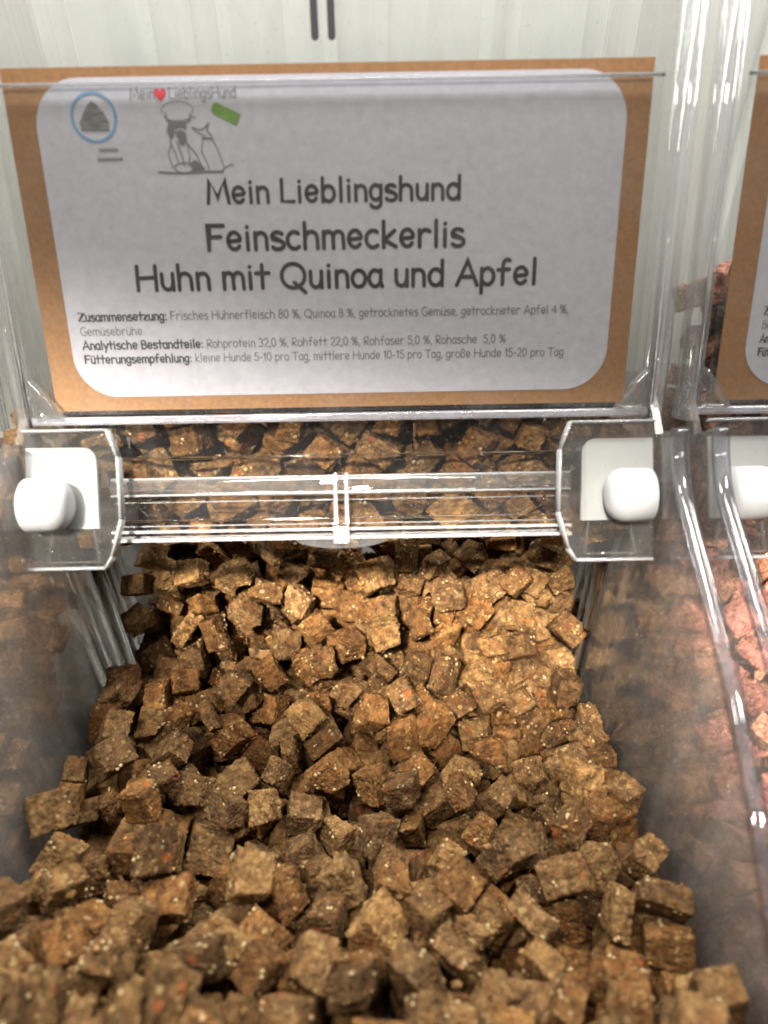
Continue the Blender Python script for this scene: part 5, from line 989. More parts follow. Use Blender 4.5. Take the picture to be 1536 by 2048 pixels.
(119,630,950,-2939,476,867,126,-79),(119,630,950,-3139,476,867,126,-79),(114,1063,920,-2919,29,710,-704,-19),(114,1063,920,-3119,29,710,-704,-19),
(100,-994,2301,-3573,404,515,-678,333),(100,-994,2301,-3733,404,515,-678,333),(104,-823,2278,-3578,209,978,16,12),(104,-823,2278,-3738,209,978,16,12),
(121,-608,2318,-3479,19,78,-502,-861),(121,-608,2318,-3639,19,78,-502,-861),(121,-467,2227,-3526,609,407,284,619),(121,-467,2227,-3686,609,407,284,619),
(103,184,2181,-3356,591,59,-273,757),(103,184,2181,-3516,591,59,-273,757),(105,314,2283,-3579,732,150,-630,-210),(105,314,2283,-3739,732,150,-630,-210),
(109,608,2203,-3537,450,-259,-389,761),(109,608,2203,-3697,450,-259,-389,761),(104,804,2209,-3611,70,-709,179,-679),(104,804,2209,-3771,70,-709,179,-679),
(106,1003,2247,-3694,48,-138,17,-989),(106,1003,2247,-3854,48,-138,17,-989),(118,-962,2334,-3360,550,-284,-659,427),(118,-962,2334,-3520,550,-284,-659,427),
(105,-848,2377,-3501,505,-276,-567,589),(105,-848,2377,-3661,505,-276,-567,589),(110,-676,2451,-3525,970,112,-213,42),(110,-676,2451,-3685,970,112,-213,42),
(105,-339,2361,-3440,553,792,48,-255),(105,-339,2361,-3600,553,792,48,-255),(108,-270,2461,-3426,670,-144,-647,-334),(108,-270,2461,-3586,670,-144,-647,-334),
(110,-81,2364,-3475,178,-496,140,-838),(110,-81,2364,-3635,178,-496,140,-838),(100,176,2397,-3499,435,467,-573,514),(100,176,2397,-3659,435,467,-573,514),
(106,438,2287,-3503,456,323,828,-41),(106,438,2287,-3663,456,323,828,-41),(110,681,2367,-3547,105,763,-218,-599),(110,681,2367,-3707,105,763,-218,-599),
(106,850,2378,-3620,957,140,-186,176),(106,850,2378,-3780,957,140,-186,176),(102,1048,2358,-3648,270,649,-687,185),(102,1048,2358,-3808,270,649,-687,185),
(117,-761,2631,-3368,451,-448,-742,-215),(117,-761,2631,-3528,451,-448,-742,-215),(102,-630,2518,-3282,103,111,-600,786),(102,-630,2518,-3442,103,111,-600,786),
(112,-465,2438,-3324,951,307,-21,-9),(112,-465,2438,-3484,951,307,-21,-9),(109,-204,2557,-3305,618,-585,26,-524),(109,-204,2557,-3465,618,-585,26,-524),
(100,4,2437,-3390,221,490,-375,-755),(100,4,2437,-3550,221,490,-375,-755),(107,151,2531,-3460,648,73,-189,734),(107,151,2531,-3620,648,73,-189,734),
(110,363,2449,-3458,104,-312,-940,-94),(110,363,2449,-3618,104,-312,-940,-94),(118,632,2570,-3388,131,-798,-570,-142),(118,632,2570,-3548,131,-798,-570,-142),
(103,893,2456,-3492,539,-539,621,183),(103,893,2456,-3652,539,-539,621,183),(110,1050,2522,-3468,552,361,-367,655),(110,1050,2522,-3628,552,361,-367,655),
(111,-1057,2560,-3459,731,55,49,678),(111,-1057,2560,-3619,731,55,49,678),(118,-885,2602,-3144,695,337,15,-634),(118,-885,2602,-3304,695,337,15,-634),
(119,-623,2636,-3235,539,-515,-666,-32),(119,-623,2636,-3395,539,-515,-666,-32),(102,266,2559,-3329,88,-534,-422,-727),(102,266,2559,-3489,88,-534,-422,-727),
(108,472,2496,-3311,328,-127,934,68),(108,472,2496,-3471,328,-127,934,68),(120,796,2574,-3321,70,499,-104,-858),(120,796,2574,-3481,70,499,-104,-858),
(117,1089,2681,-3412,717,-139,663,-168),(117,1089,2681,-3572,717,-139,663,-168),(116,-1020,2895,-2924,641,-467,452,409),(116,-1020,2895,-3084,641,-467,452,409),
(110,-550,2776,-3146,849,-387,-131,334),(110,-550,2776,-3306,849,-387,-131,334),(113,-450,2636,-2991,481,-151,457,733),(113,-450,2636,-3151,481,-151,457,733),
(117,-300,2873,-2926,-133,573,735,338),(117,-300,2873,-3086,-133,573,735,338),(112,-81,2785,-2952,206,886,172,377),(112,-81,2785,-3112,206,886,172,377),
(119,162,2781,-3042,471,-243,-822,206),(119,162,2781,-3202,471,-243,-822,206),(106,442,2770,-3013,227,-581,-735,265),(106,442,2770,-3173,227,-581,-735,265),
(114,741,2720,-3156,377,-454,-530,609),(114,741,2720,-3316,377,-454,-530,609),(100,1052,2786,-2921,945,-328,3,-3),(100,1052,2786,-3081,945,-328,3,-3),
(106,-845,3277,-2548,487,-852,191,19),(106,-845,3277,-2708,487,-852,191,19),(119,-707,2797,-2856,907,-28,421,12),(119,-707,2797,-3016,907,-28,421,12),
(117,-592,2963,-2917,202,-440,-369,793),(117,-592,2963,-3077,202,-440,-369,793),(107,-204,2942,-2863,294,761,577,39),(107,-204,2942,-3023,294,761,577,39),
(108,-40,2985,-2781,244,625,69,739),(108,-40,2985,-2941,244,625,69,739),(116,146,3190,-2637,586,-132,687,-409),(116,146,3190,-2797,586,-132,687,-409),
(102,317,2847,-2951,-8,52,-677,735),(102,317,2847,-3111,-8,52,-677,735),(108,518,2862,-2783,56,914,-403,-12),(108,518,2862,-2943,56,914,-403,-12),
(111,1059,3171,-2736,130,300,266,907),(111,1059,3171,-2896,130,300,266,907),(106,-546,3436,-2362,353,-872,-267,210),(106,-546,3436,-2522,353,-872,-267,210),
(111,-372,3486,-2342,95,-40,987,126),(111,-372,3486,-2502,95,-40,987,126),(106,786,3440,-2605,261,743,-151,-598),(106,786,3440,-2765,261,743,-151,-598),
(118,-1011,83,-2227,1,598,-80,798),(118,-1011,83,-2427,1,598,-80,798),(102,-885,93,-2189,218,-615,650,-390),(102,-885,93,-2389,218,-615,650,-390),
(110,-573,47,-2213,493,-504,-494,-509),(110,-573,47,-2413,493,-504,-494,-509),(115,-462,126,-2155,457,96,-188,864),(115,-462,126,-2355,457,96,-188,864),
(120,-179,94,-2256,226,64,-963,-128),(120,-179,94,-2456,226,64,-963,-128),(100,29,92,-2239,74,-725,15,684),(100,29,92,-2439,74,-725,15,684),
(114,150,111,-2254,635,-32,-766,-89),(114,150,111,-2454,635,-32,-766,-89),(120,366,220,-2239,14,-834,-547,-78),(120,366,220,-2439,14,-834,-547,-78),
(120,510,102,-2266,693,-270,-146,-652),(120,510,102,-2466,693,-270,-146,-652),(113,797,125,-2393,175,880,-101,431),(113,797,125,-2593,175,880,-101,431),
(116,955,360,-2295,825,241,-476,-188),(116,955,360,-2495,825,241,-476,-188),(100,-947,631,-2314,337,-250,-907,45),(100,-947,631,-2514,337,-250,-907,45),
(104,-886,505,-2209,33,-699,-625,-344),(104,-886,505,-2409,33,-699,-625,-344),(109,-704,548,-2309,398,-671,161,604),(109,-704,548,-2509,398,-671,161,604),
(117,-300,680,-2519,124,-520,47,-844),(117,-300,680,-2719,124,-520,47,-844),(117,-252,657,-2394,185,486,48,853),(117,-252,657,-2594,185,486,48,853),
(100,275,514,-2282,745,401,-86,526),(100,275,514,-2482,745,401,-86,526),(105,324,655,-2457,664,-324,385,553),(105,324,655,-2657,664,-324,385,553),
(104,618,850,-2648,313,650,199,-663),(104,618,850,-2848,313,650,199,-663),(110,1048,756,-2672,392,-631,-359,-565),(110,1048,756,-2872,392,-631,-359,-565),
(101,1044,715,-2451,463,-454,-569,-506),(101,1044,715,-2651,463,-454,-569,-506),(116,-964,862,-2541,440,-865,-234,55),(116,-964,862,-2741,440,-865,-234,55),
(115,-603,738,-2601,574,370,36,-730),(115,-603,738,-2801,574,370,36,-730),(118,-288,752,-2678,411,756,476,-182),(118,-288,752,-2878,411,756,476,-182),
(117,895,927,-2861,95,-3,339,936),(117,895,927,-3061,95,-3,339,936),(119,1025,925,-2692,438,-893,56,-87),(119,1025,925,-2892,438,-893,56,-87),
(117,-626,943,-2884,103,-162,-164,968),(117,-626,943,-3084,103,-162,-164,968),(101,-454,888,-2915,880,60,394,259),(101,-454,888,-3115,880,60,394,259),
(113,-1062,2249,-3421,481,572,389,538),(113,-1062,2249,-3581,481,572,389,538),(118,-828,2272,-3452,644,745,174,7),(118,-828,2272,-3612,644,745,174,7),
(112,-396,2221,-3396,352,-716,592,-110),(112,-396,2221,-3556,352,-716,592,-110),(110,-249,2205,-3299,261,-107,478,832),(110,-249,2205,-3459,261,-107,478,832),
(103,702,2240,-3463,522,-766,239,291),(103,702,2240,-3623,522,-766,239,291),(100,1055,2214,-3505,135,-330,-789,-498),(100,1055,2214,-3665,135,-330,-789,-498),
(100,-826,2345,-3347,633,426,-616,196),(100,-826,2345,-3507,633,426,-616,196),(120,-650,2427,-3372,-92,870,412,256),(120,-650,2427,-3532,-92,870,412,256),
(116,-490,2389,-3458,102,865,-168,-462),(116,-490,2389,-3618,102,865,-168,-462),(110,-170,2409,-3384,507,-457,-47,729),(110,-170,2409,-3544,507,-457,-47,729),
(105,161,2297,-3345,192,816,-335,430),(105,161,2297,-3505,192,816,-335,430),(119,330,2295,-3406,766,-487,294,-301),(119,330,2295,-3566,766,-487,294,-301),
(116,561,2464,-3485,590,-749,240,181),(116,561,2464,-3645,590,-749,240,181),(100,780,2406,-3503,471,661,-420,-406),(100,780,2406,-3663,471,661,-420,-406),
(113,1067,2388,-3516,579,371,647,329),(113,1067,2388,-3676,579,371,647,329),(114,-995,2448,-3238,-316,844,412,-138),(114,-995,2448,-3398,-316,844,412,-138),
(109,-792,2508,-3349,479,341,798,-131),(109,-792,2508,-3509,479,341,798,-131),(108,-361,2519,-3259,295,-804,253,-449),(108,-361,2519,-3419,295,-804,253,-449),
(108,-114,2507,-3307,611,663,122,416),(108,-114,2507,-3467,611,663,122,416),(103,54,2593,-3314,27,344,905,248),(103,54,2593,-3474,27,344,905,248),
(116,195,2429,-3315,110,-878,464,-47),(116,195,2429,-3475,110,-878,464,-47),(112,425,2384,-3349,222,-473,24,852),(112,425,2384,-3509,222,-473,24,852),
(109,654,2541,-3299,904,208,-220,-301),(109,654,2541,-3459,904,208,-220,-301),(113,901,2390,-3338,922,-232,303,61),(113,901,2390,-3498,922,-232,303,61),
(101,1038,2438,-3331,338,-736,518,276),(101,1038,2438,-3491,338,-736,518,276),(112,-1032,2652,-3275,517,734,334,-288),(112,-1032,2652,-3435,517,734,334,-288),
(117,-291,2605,-3131,546,549,617,-145),(117,-291,2605,-3291,546,549,617,-145),(101,-24,2657,-3135,163,-669,587,428),(101,-24,2657,-3295,163,-669,587,428),
(112,892,2528,-3186,338,-519,-784,-31),(112,892,2528,-3346,338,-519,-784,-31),(104,1087,2627,-3092,673,718,159,-74),(104,1087,2627,-3252,673,718,159,-74),
(109,-687,2475,-3101,273,-725,-404,487),(109,-687,2475,-3261,273,-725,-404,487),(108,-644,2713,-2971,651,631,-192,376),(108,-644,2713,-3131,651,631,-192,376),
(110,-324,2786,-3011,272,-267,-920,89),(110,-324,2786,-3171,272,-267,-920,89),(113,-36,2381,-3106,383,58,135,912),(113,-36,2381,-3266,383,58,135,912),
(117,169,2797,-2821,820,-29,563,101),(117,169,2797,-2981,820,-29,563,101),(118,-895,3164,-2522,257,887,77,376),(118,-895,3164,-2682,257,887,77,376),
(100,-788,2624,-2851,675,23,-314,667),(100,-788,2624,-3011,675,23,-314,667),(110,-393,3271,-2456,911,-186,-351,112),(110,-393,3271,-2616,911,-186,-351,112),
(108,-308,3195,-2552,522,-621,-130,-570),(108,-308,3195,-2712,522,-621,-130,-570),(121,-129,2872,-2810,320,-784,-446,291),(121,-129,2872,-2970,320,-784,-446,291),
(114,204,3273,-2538,152,-795,-452,-376),(114,204,3273,-2698,152,-795,-452,-376),(108,631,3087,-2614,379,499,-52,778),(108,631,3087,-2774,379,499,-52,778),
(105,801,3071,-2772,543,-782,-216,-220),(105,801,3071,-2932,543,-782,-216,-220),(118,1061,3085,-2603,759,-250,-556,227),(118,1061,3085,-2763,759,-250,-556,227),
(106,-680,3163,-2565,742,328,-176,-557),(106,-680,3163,-2725,742,328,-176,-557),(105,-629,3497,-2287,526,-47,-848,45),(105,-629,3497,-2447,526,-47,-848,45),
(113,-449,3377,-2296,343,-865,-159,330),(113,-449,3377,-2456,343,-865,-159,330),(111,402,3044,-2771,660,-11,228,-715),(111,402,3044,-2931,660,-11,228,-715),
(104,856,3239,-2597,176,-842,-419,-293),(104,856,3239,-2757,176,-842,-419,-293),(110,-1038,92,-2074,736,-613,223,-178),(110,-1038,92,-2274,736,-613,223,-178),
(121,-740,241,-2189,32,-749,43,660),(121,-740,241,-2389,32,-749,43,660),(116,-600,194,-2124,238,-89,799,-545),(116,-600,194,-2324,238,-89,799,-545),
(121,-426,71,-2047,91,-718,190,-664),(121,-426,71,-2247,91,-718,190,-664),(103,-155,74,-2155,519,-512,436,528),(103,-155,74,-2355,519,-512,436,528),
(108,103,127,-2115,191,-31,38,980),(108,103,127,-2315,191,-31,38,980),(120,279,99,-2198,514,837,-86,165),(120,279,99,-2398,514,837,-86,165),
(111,592,263,-2223,908,-182,-198,321),(111,592,263,-2423,908,-182,-198,321),(101,660,164,-2321,512,-570,222,-603),(101,660,164,-2521,512,-570,222,-603),
(121,868,139,-2315,227,90,-969,-25),(121,868,139,-2515,227,90,-969,-25),(106,1012,194,-2276,847,278,-184,414),(106,1012,194,-2476,847,278,-184,414),
(118,-1063,731,-2337,611,215,-629,-431),(118,-1063,731,-2537,611,215,-629,-431),(102,-768,599,-2218,276,284,-250,-884),(102,-768,599,-2418,276,284,-250,-884),
(121,-681,653,-2424,710,180,-621,-279),(121,-681,653,-2624,710,180,-621,-279),(119,-375,617,-2354,469,260,-342,-771),(119,-375,617,-2554,469,260,-342,-771),
(110,-141,452,-2250,942,327,56,-40),(110,-141,452,-2450,942,327,56,-40),(109,122,585,-2325,456,-384,508,622),(109,122,585,-2525,456,-384,508,622),
(118,236,623,-2359,505,-465,655,-317),(118,236,623,-2559,505,-465,655,-317),(106,364,861,-2611,628,616,-458,-130),(106,364,861,-2811,628,616,-458,-130),
(120,849,823,-2633,11,467,-844,264),(120,849,823,-2833,11,467,-844,264),(121,-977,820,-2502,308,317,831,-338),(121,-977,820,-2702,308,317,831,-338),
(103,-728,791,-2552,304,-579,-225,722),(103,-728,791,-2752,304,-579,-225,722),(110,-433,945,-2733,307,-629,-549,-457),(110,-433,945,-2933,307,-629,-549,-457),
(103,-53,916,-2786,270,202,-818,465),(103,-53,916,-2986,270,202,-818,465),(111,244,851,-2674,1,-7,-553,-833),(111,244,851,-2874,1,-7,-553,-833),
(105,-734,903,-2787,132,-306,-554,-762),(105,-734,903,-2987,132,-306,-554,-762),(114,-1058,2211,-3242,274,-960,-58,18),(114,-1058,2211,-3402,274,-960,-58,18),
(118,-672,2288,-3328,698,-262,621,243),(118,-672,2288,-3488,698,-262,621,243),(121,-462,2292,-3330,48,-921,303,240),(121,-462,2292,-3490,48,-921,303,240),
(101,-914,2315,-3207,637,438,-22,634),(101,-914,2315,-3367,637,438,-22,634),(109,-548,2376,-3304,418,-451,787,-51),(109,-548,2376,-3464,418,-451,787,-51),
(114,-227,2317,-3195,62,507,134,849),(114,-227,2317,-3355,62,507,134,849),(112,111,2315,-3224,805,-436,399,-55),(112,111,2315,-3384,805,-436,399,-55),
(119,562,2270,-3338,153,-902,-307,-263),(119,562,2270,-3498,153,-902,-307,-263),(102,815,2304,-3387,290,-878,372,-84),(102,815,2304,-3547,290,-878,372,-84),
(108,-792,2355,-3173,588,427,-598,-338),(108,-792,2355,-3333,588,427,-598,-338),(107,-386,2198,-3094,613,-728,-306,-14),(107,-386,2198,-3254,613,-728,-306,-14),
(101,31,2501,-3217,172,-475,855,114),(101,31,2501,-3377,172,-475,855,114),(119,294,2244,-3143,154,-748,-616,198),(119,294,2244,-3303,154,-748,-616,198),
(110,703,2356,-3324,-351,593,377,619),(110,703,2356,-3484,-351,593,377,619),(108,1046,2275,-3340,424,-597,443,-517),(108,1046,2275,-3500,424,-597,443,-517),
(101,-1056,2465,-3004,406,47,-46,-912),(101,-1056,2465,-3164,406,47,-46,-912),(102,-287,2617,-3057,248,-818,-353,-380),(102,-287,2617,-3217,248,-818,-353,-380),
(108,166,2585,-3090,418,-628,-415,509),(108,166,2585,-3250,418,-628,-415,509),(115,466,2509,-3206,724,-652,-225,-23),(115,466,2509,-3366,724,-652,-225,-23),
(117,545,2650,-3222,793,-16,-607,52),(117,545,2650,-3382,793,-16,-607,52),(105,-765,2588,-3033,403,247,-869,-150),(105,-765,2588,-3193,403,247,-869,-150),
(107,-563,2615,-2850,652,139,-158,-728),(107,-563,2615,-3010,652,139,-158,-728),(120,143,2384,-3035,756,-128,-207,-609),(120,143,2384,-3195,756,-128,-207,-609),
(119,329,2579,-3110,598,489,-490,405),(119,329,2579,-3270,598,489,-490,405),(114,457,2595,-3112,575,-544,-419,444),(114,457,2595,-3272,575,-544,-419,444),
(108,685,2627,-2972,276,304,-598,688),(108,685,2627,-3132,276,304,-598,688),(113,903,2680,-2982,407,-393,758,324),(113,903,2680,-3142,407,-393,758,324),
(107,-971,3084,-2661,867,-79,390,300),(107,-971,3084,-2821,867,-79,390,300),(100,-854,2832,-2758,227,95,357,901),(100,-854,2832,-2918,227,95,357,901),
(112,-574,2808,-2812,718,690,-19,84),(112,-574,2808,-2972,718,690,-19,84),(109,-304,2950,-2752,135,-810,427,379),(109,-304,2950,-2912,135,-810,427,379),
(107,-70,3048,-2611,165,-371,-906,120),(107,-70,3048,-2771,165,-371,-906,120),(107,112,2612,-2870,-4,-375,-374,848),(107,112,2612,-3030,-4,-375,-374,848),
(101,468,3060,-2649,626,-465,591,-206),(101,468,3060,-2809,626,-465,591,-206),(110,921,2989,-2735,114,-280,-229,925),(110,921,2989,-2895,114,-280,-229,925),
(108,-661,3281,-2404,133,-45,22,-990),(108,-661,3281,-2564,133,-45,22,-990),(105,-244,3472,-2349,206,949,-11,237),(105,-244,3472,-2509,206,949,-11,237),
(106,-160,3421,-2472,491,-362,283,740),(106,-160,3421,-2632,491,-362,283,740),(110,58,3262,-2545,689,-82,-323,-643),(110,58,3262,-2705,689,-82,-323,-643),
(115,-1033,187,-2119,416,-571,-297,-643),(115,-1033,187,-2319,416,-571,-297,-643),(113,-730,69,-2042,707,-706,41,36),(113,-730,69,-2242,707,-706,41,36),
(101,-341,398,-2153,809,-347,323,-347),(101,-341,398,-2353,809,-347,323,-347),(104,-44,125,-2085,676,41,-735,-15),(104,-44,125,-2285,676,41,-735,-15),
(118,217,112,-2070,453,-322,562,-613),(118,217,112,-2270,453,-322,562,-613),(116,499,209,-2158,480,-436,-760,41),(116,499,209,-2358,480,-436,-760,41),
(101,1007,125,-2163,50,440,346,-827),(101,1007,125,-2363,50,440,346,-827),(107,-873,668,-2194,342,-272,647,625),(107,-873,668,-2394,342,-272,647,625),
(100,-226,827,-2535,583,-108,-705,-388),(100,-226,827,-2735,583,-108,-705,-388),(117,23,476,-2279,430,-880,-199,-26),(117,23,476,-2479,430,-880,-199,-26),
(118,2,291,-2196,240,496,-383,-741),(118,2,291,-2396,240,496,-383,-741),(108,909,582,-2319,636,-67,686,-346),(108,909,582,-2519,636,-67,686,-346),
(104,1027,475,-2241,145,-533,-804,-221),(104,1027,475,-2441,145,-533,-804,-221),(113,-791,2192,-3136,138,0,-484,-864),(113,-791,2192,-3296,138,0,-484,-864),
(101,600,2265,-3215,62,-815,-533,221),(101,600,2265,-3375,62,-815,-533,221),(120,-550,2540,-3042,6,400,35,915),(120,-550,2540,-3202,6,400,35,915),
(115,-901,2948,-2856,692,-134,316,-635),(115,-901,2948,-3016,692,-134,316,-635),(100,278,2652,-2982,256,70,-847,461),(100,278,2652,-3142,256,70,-847,461),
(101,800,2376,-3145,429,827,-282,227),(101,800,2376,-3305,429,827,-282,227),(103,925,2686,-2795,576,36,280,767),(103,925,2686,-2955,576,36,280,767),
(109,-1079,3046,-2602,292,-138,912,254),(109,-1079,3046,-2762,292,-138,912,254),(114,-821,3044,-2610,3,940,151,305),(114,-821,3044,-2770,3,940,151,305),
(107,-630,2941,-2775,521,-50,-599,-606),(107,-630,2941,-2935,521,-50,-599,-606),(106,-414,2767,-2804,758,194,-561,270),(106,-414,2767,-2964,758,194,-561,270),
(104,3,2742,-2845,86,604,236,757),(104,3,2742,-3005,86,604,236,757),(111,291,2983,-2713,813,-554,-150,103),(111,291,2983,-2873,813,-554,-150,103),
(103,775,3001,-2675,46,763,569,302),(103,775,3001,-2835,46,763,569,302),(107,889,2899,-2714,305,-15,901,307),(107,889,2899,-2874,305,-15,901,307),
(116,-591,3051,-2787,509,-850,-22,-132),(116,-591,3051,-2947,509,-850,-22,-132),(119,-154,3243,-2504,314,-123,888,-312),(119,-154,3243,-2664,314,-123,888,-312),
(120,69,3113,-2556,271,-261,-862,339),(120,69,3113,-2716,271,-261,-862,339),(108,485,3427,-2623,346,919,-190,10),(108,485,3427,-2783,346,919,-190,10),
(113,735,2792,-2795,19,-705,-706,-63),(113,735,2792,-2955,19,-705,-706,-63),(104,800,3109,-2568,184,-167,-420,873),(104,800,3109,-2728,184,-167,-420,873),
(110,-898,125,-2078,57,893,-313,319),(110,-898,125,-2278,57,893,-313,319),(106,-787,231,-2084,247,-56,42,-967),(106,-787,231,-2284,247,-56,42,-967),
(117,-628,140,-2030,680,332,-635,157),(117,-628,140,-2230,680,332,-635,157),(107,-516,179,-1983,135,644,439,-612),(107,-516,179,-2183,135,644,439,-612),
(121,-206,274,-2131,702,-117,-677,190),(121,-206,274,-2331,702,-117,-677,190),(105,-161,170,-2045,90,38,332,-938),(105,-161,170,-2245,90,38,332,-938),
(119,43,109,-1970,182,722,-657,-118),(119,43,109,-2170,182,722,-657,-118),(105,439,82,-2143,176,-516,-574,-612),(105,439,82,-2343,176,-516,-574,-612),
(106,795,266,-2251,375,-79,-848,367),(106,795,266,-2451,375,-79,-848,367),(105,878,74,-2214,435,-447,-467,627),(105,878,74,-2414,435,-447,-467,627),
(100,-1050,524,-2221,231,-631,739,53),(100,-1050,524,-2421,231,-631,739,53),(113,-702,456,-2175,167,183,-330,911),(113,-702,456,-2375,167,183,-330,911),
(102,-400,823,-2423,480,872,-59,75),(102,-400,823,-2623,480,872,-59,75),(106,-308,545,-2251,251,203,-120,939),(106,-308,545,-2451,251,203,-120,939),
(114,-83,841,-2541,675,-453,-397,426),(114,-83,841,-2741,675,-453,-397,426),(106,-73,308,-2138,625,488,592,144),(106,-73,308,-2338,625,488,592,144),
(120,452,624,-2409,118,8,337,934),(120,452,624,-2609,118,8,337,934),(102,620,693,-2460,587,119,767,-233),(102,620,693,-2660,587,119,767,-233),
(114,847,529,-2435,184,421,829,-319),(114,847,529,-2635,184,421,829,-319),(118,822,700,-2465,528,240,-764,-282),(118,822,700,-2665,528,240,-764,-282),
(114,-152,825,-2671,420,-272,-587,636),(114,-152,825,-2871,420,-272,-587,636),(115,1066,578,-2577,272,656,558,-429),(115,1066,578,-2777,272,656,558,-429),
(118,428,2187,-3110,167,571,-566,-571),(118,428,2187,-3270,167,571,-566,-571),(116,1029,2617,-2930,9,245,-36,-969),(116,1029,2617,-3090,9,245,-36,-969),
(114,-925,2661,-2897,27,874,331,355),(114,-925,2661,-3057,27,874,331,355),(117,-624,2357,-3076,427,660,-449,-424),(117,-624,2357,-3236,427,660,-449,-424),
(102,-149,2226,-3052,119,-125,111,-978),(102,-149,2226,-3212,119,-125,111,-978),(106,600,2536,-3062,849,127,-257,-443),(106,600,2536,-3222,849,127,-257,-443),
(107,585,2692,-2822,922,-165,-272,221),(107,585,2692,-2982,922,-165,-272,221),(100,1059,2905,-2703,641,253,-659,-303),(100,1059,2905,-2863,641,253,-659,-303),
(117,-772,2903,-2719,244,875,-104,405),(117,-772,2903,-2879,244,875,-104,405),(100,-501,2967,-2694,863,337,-223,305),(100,-501,2967,-2854,863,337,-223,305),
(114,-335,2826,-2764,493,735,104,-455),(114,-335,2826,-2924,493,735,104,-455),(113,-253,2922,-2684,391,-826,-394,98),(113,-253,2922,-2844,391,-826,-394,98),
(112,150,2986,-2679,6,-789,294,-539),(112,150,2986,-2839,6,-789,294,-539),(101,301,3135,-2602,281,740,-315,-524),(101,301,3135,-2762,281,740,-315,-524),
(111,438,3205,-2566,529,-218,-710,410),(111,438,3205,-2726,529,-218,-710,410),(119,801,2585,-2897,233,301,305,-873),(119,801,2585,-3057,233,301,305,-873),
(102,938,3091,-2611,750,256,601,102),(102,938,3091,-2771,750,256,601,102),(106,-1014,3445,-2557,741,364,-159,541),(106,-1014,3445,-2717,741,364,-159,541),
(113,-698,3064,-2527,123,296,180,-930),(113,-698,3064,-2687,123,296,180,-930),(102,-818,3293,-2425,178,965,33,-188),(102,-818,3293,-2585,178,965,33,-188),
(109,-480,3217,-2440,877,-11,444,-186),(109,-480,3217,-2600,877,-11,444,-186),(107,-529,3284,-2267,206,462,241,-828),(107,-529,3284,-2427,206,462,241,-828),
(103,179,3147,-2462,7,401,854,331),(103,179,3147,-2622,7,401,854,331),(103,321,3432,-2589,466,322,-719,-402),(103,321,3432,-2749,466,322,-719,-402),
(104,-730,165,-1912,55,996,-58,-38),(104,-730,165,-2112,55,996,-58,-38),(105,-749,198,-2001,49,362,-930,31),(105,-749,198,-2201,49,362,-930,31),
(111,-621,289,-2056,122,365,-506,-772),(111,-621,289,-2256,122,365,-506,-772),(115,-483,60,-1892,263,264,672,-639),(115,-483,60,-2092,263,264,672,-639),
(112,-180,413,-2123,116,62,895,-426),(112,-180,413,-2323,116,62,895,-426),(101,-307,188,-2115,637,-338,632,-284),(101,-307,188,-2315,637,-338,632,-284),
(103,437,512,-2341,498,-841,182,104),(103,437,512,-2541,498,-841,182,104),(107,635,445,-2229,653,-225,722,48),(107,635,445,-2429,653,-225,722,48),
(101,618,141,-2135,392,-749,-174,505),(101,618,141,-2335,392,-749,-174,505),(104,754,201,-2296,651,100,558,505),(104,754,201,-2496,651,100,558,505),
(110,749,101,-2208,212,-613,720,247),(110,749,101,-2408,212,-613,720,247),(105,-1058,882,-2421,647,81,-392,649),(105,-1058,882,-2621,647,81,-392,649),
(111,-917,810,-2405,379,-208,151,-889),(111,-917,810,-2605,379,-208,151,-889),(110,-497,622,-2226,741,286,-401,-456),(110,-497,622,-2426,741,286,-401,-456),
(106,-418,671,-2250,434,-473,734,-223),(106,-418,671,-2450,434,-473,734,-223),(102,46,753,-2429,79,-179,491,849),(102,46,753,-2629,79,-179,491,849),
(110,746,499,-2324,418,-654,-626,-76),(110,746,499,-2524,418,-654,-626,-76),(105,580,536,-2370,191,-42,928,318),(105,580,536,-2570,191,-42,928,318),
(121,708,555,-2336,30,-859,5,-511),(121,708,555,-2536,30,-859,5,-511),(107,-833,896,-2505,534,-107,-539,643),(107,-833,896,-2705,534,-107,-539,643),
(111,-661,820,-2425,148,-768,-609,133),(111,-661,820,-2625,148,-768,-609,133),(118,-356,906,-2573,1,326,887,327),(118,-356,906,-2773,1,326,887,327),
(102,67,842,-2578,311,547,-668,397),(102,67,842,-2778,311,547,-668,397),(100,685,2385,-3119,73,-208,244,944),(100,685,2385,-3279,73,-208,244,944),
(108,-1053,2576,-2870,913,-406,-34,21),(108,-1053,2576,-3030,913,-406,-34,21),(118,-821,2450,-3056,433,675,532,270),(118,-821,2450,-3216,433,675,532,270),
(112,-188,2424,-3038,93,427,891,121),(112,-188,2424,-3198,93,427,891,121),(121,310,2484,-3088,552,36,760,340),(121,310,2484,-3248,552,36,760,340),
(116,405,2701,-2891,429,158,-620,-637),(116,405,2701,-3051,429,158,-620,-637),(102,465,2561,-2965,-88,742,-663,18),(102,465,2561,-3125,-88,742,-663,18),
(106,816,2481,-3032,640,123,185,-735),(106,816,2481,-3192,640,123,185,-735),(119,1048,2419,-3072,397,74,-329,854),(119,1048,2419,-3232,397,74,-329,854),
(103,-965,2665,-2743,387,183,883,191),(103,-965,2665,-2903,387,183,883,191),(121,-908,2588,-2991,962,-168,214,-31),(121,-908,2588,-3151,962,-168,214,-31),
(111,-534,3111,-2646,9,-76,-855,-513),(111,-534,3111,-2806,9,-76,-855,-513),(118,-370,3063,-2568,550,-277,751,238),(118,-370,3063,-2728,550,-277,751,238),
(108,-151,2707,-2823,163,670,-720,76),(108,-151,2707,-2983,163,670,-720,76),(118,267,2695,-2821,17,678,-406,-611),(118,267,2695,-2981,17,678,-406,-611),
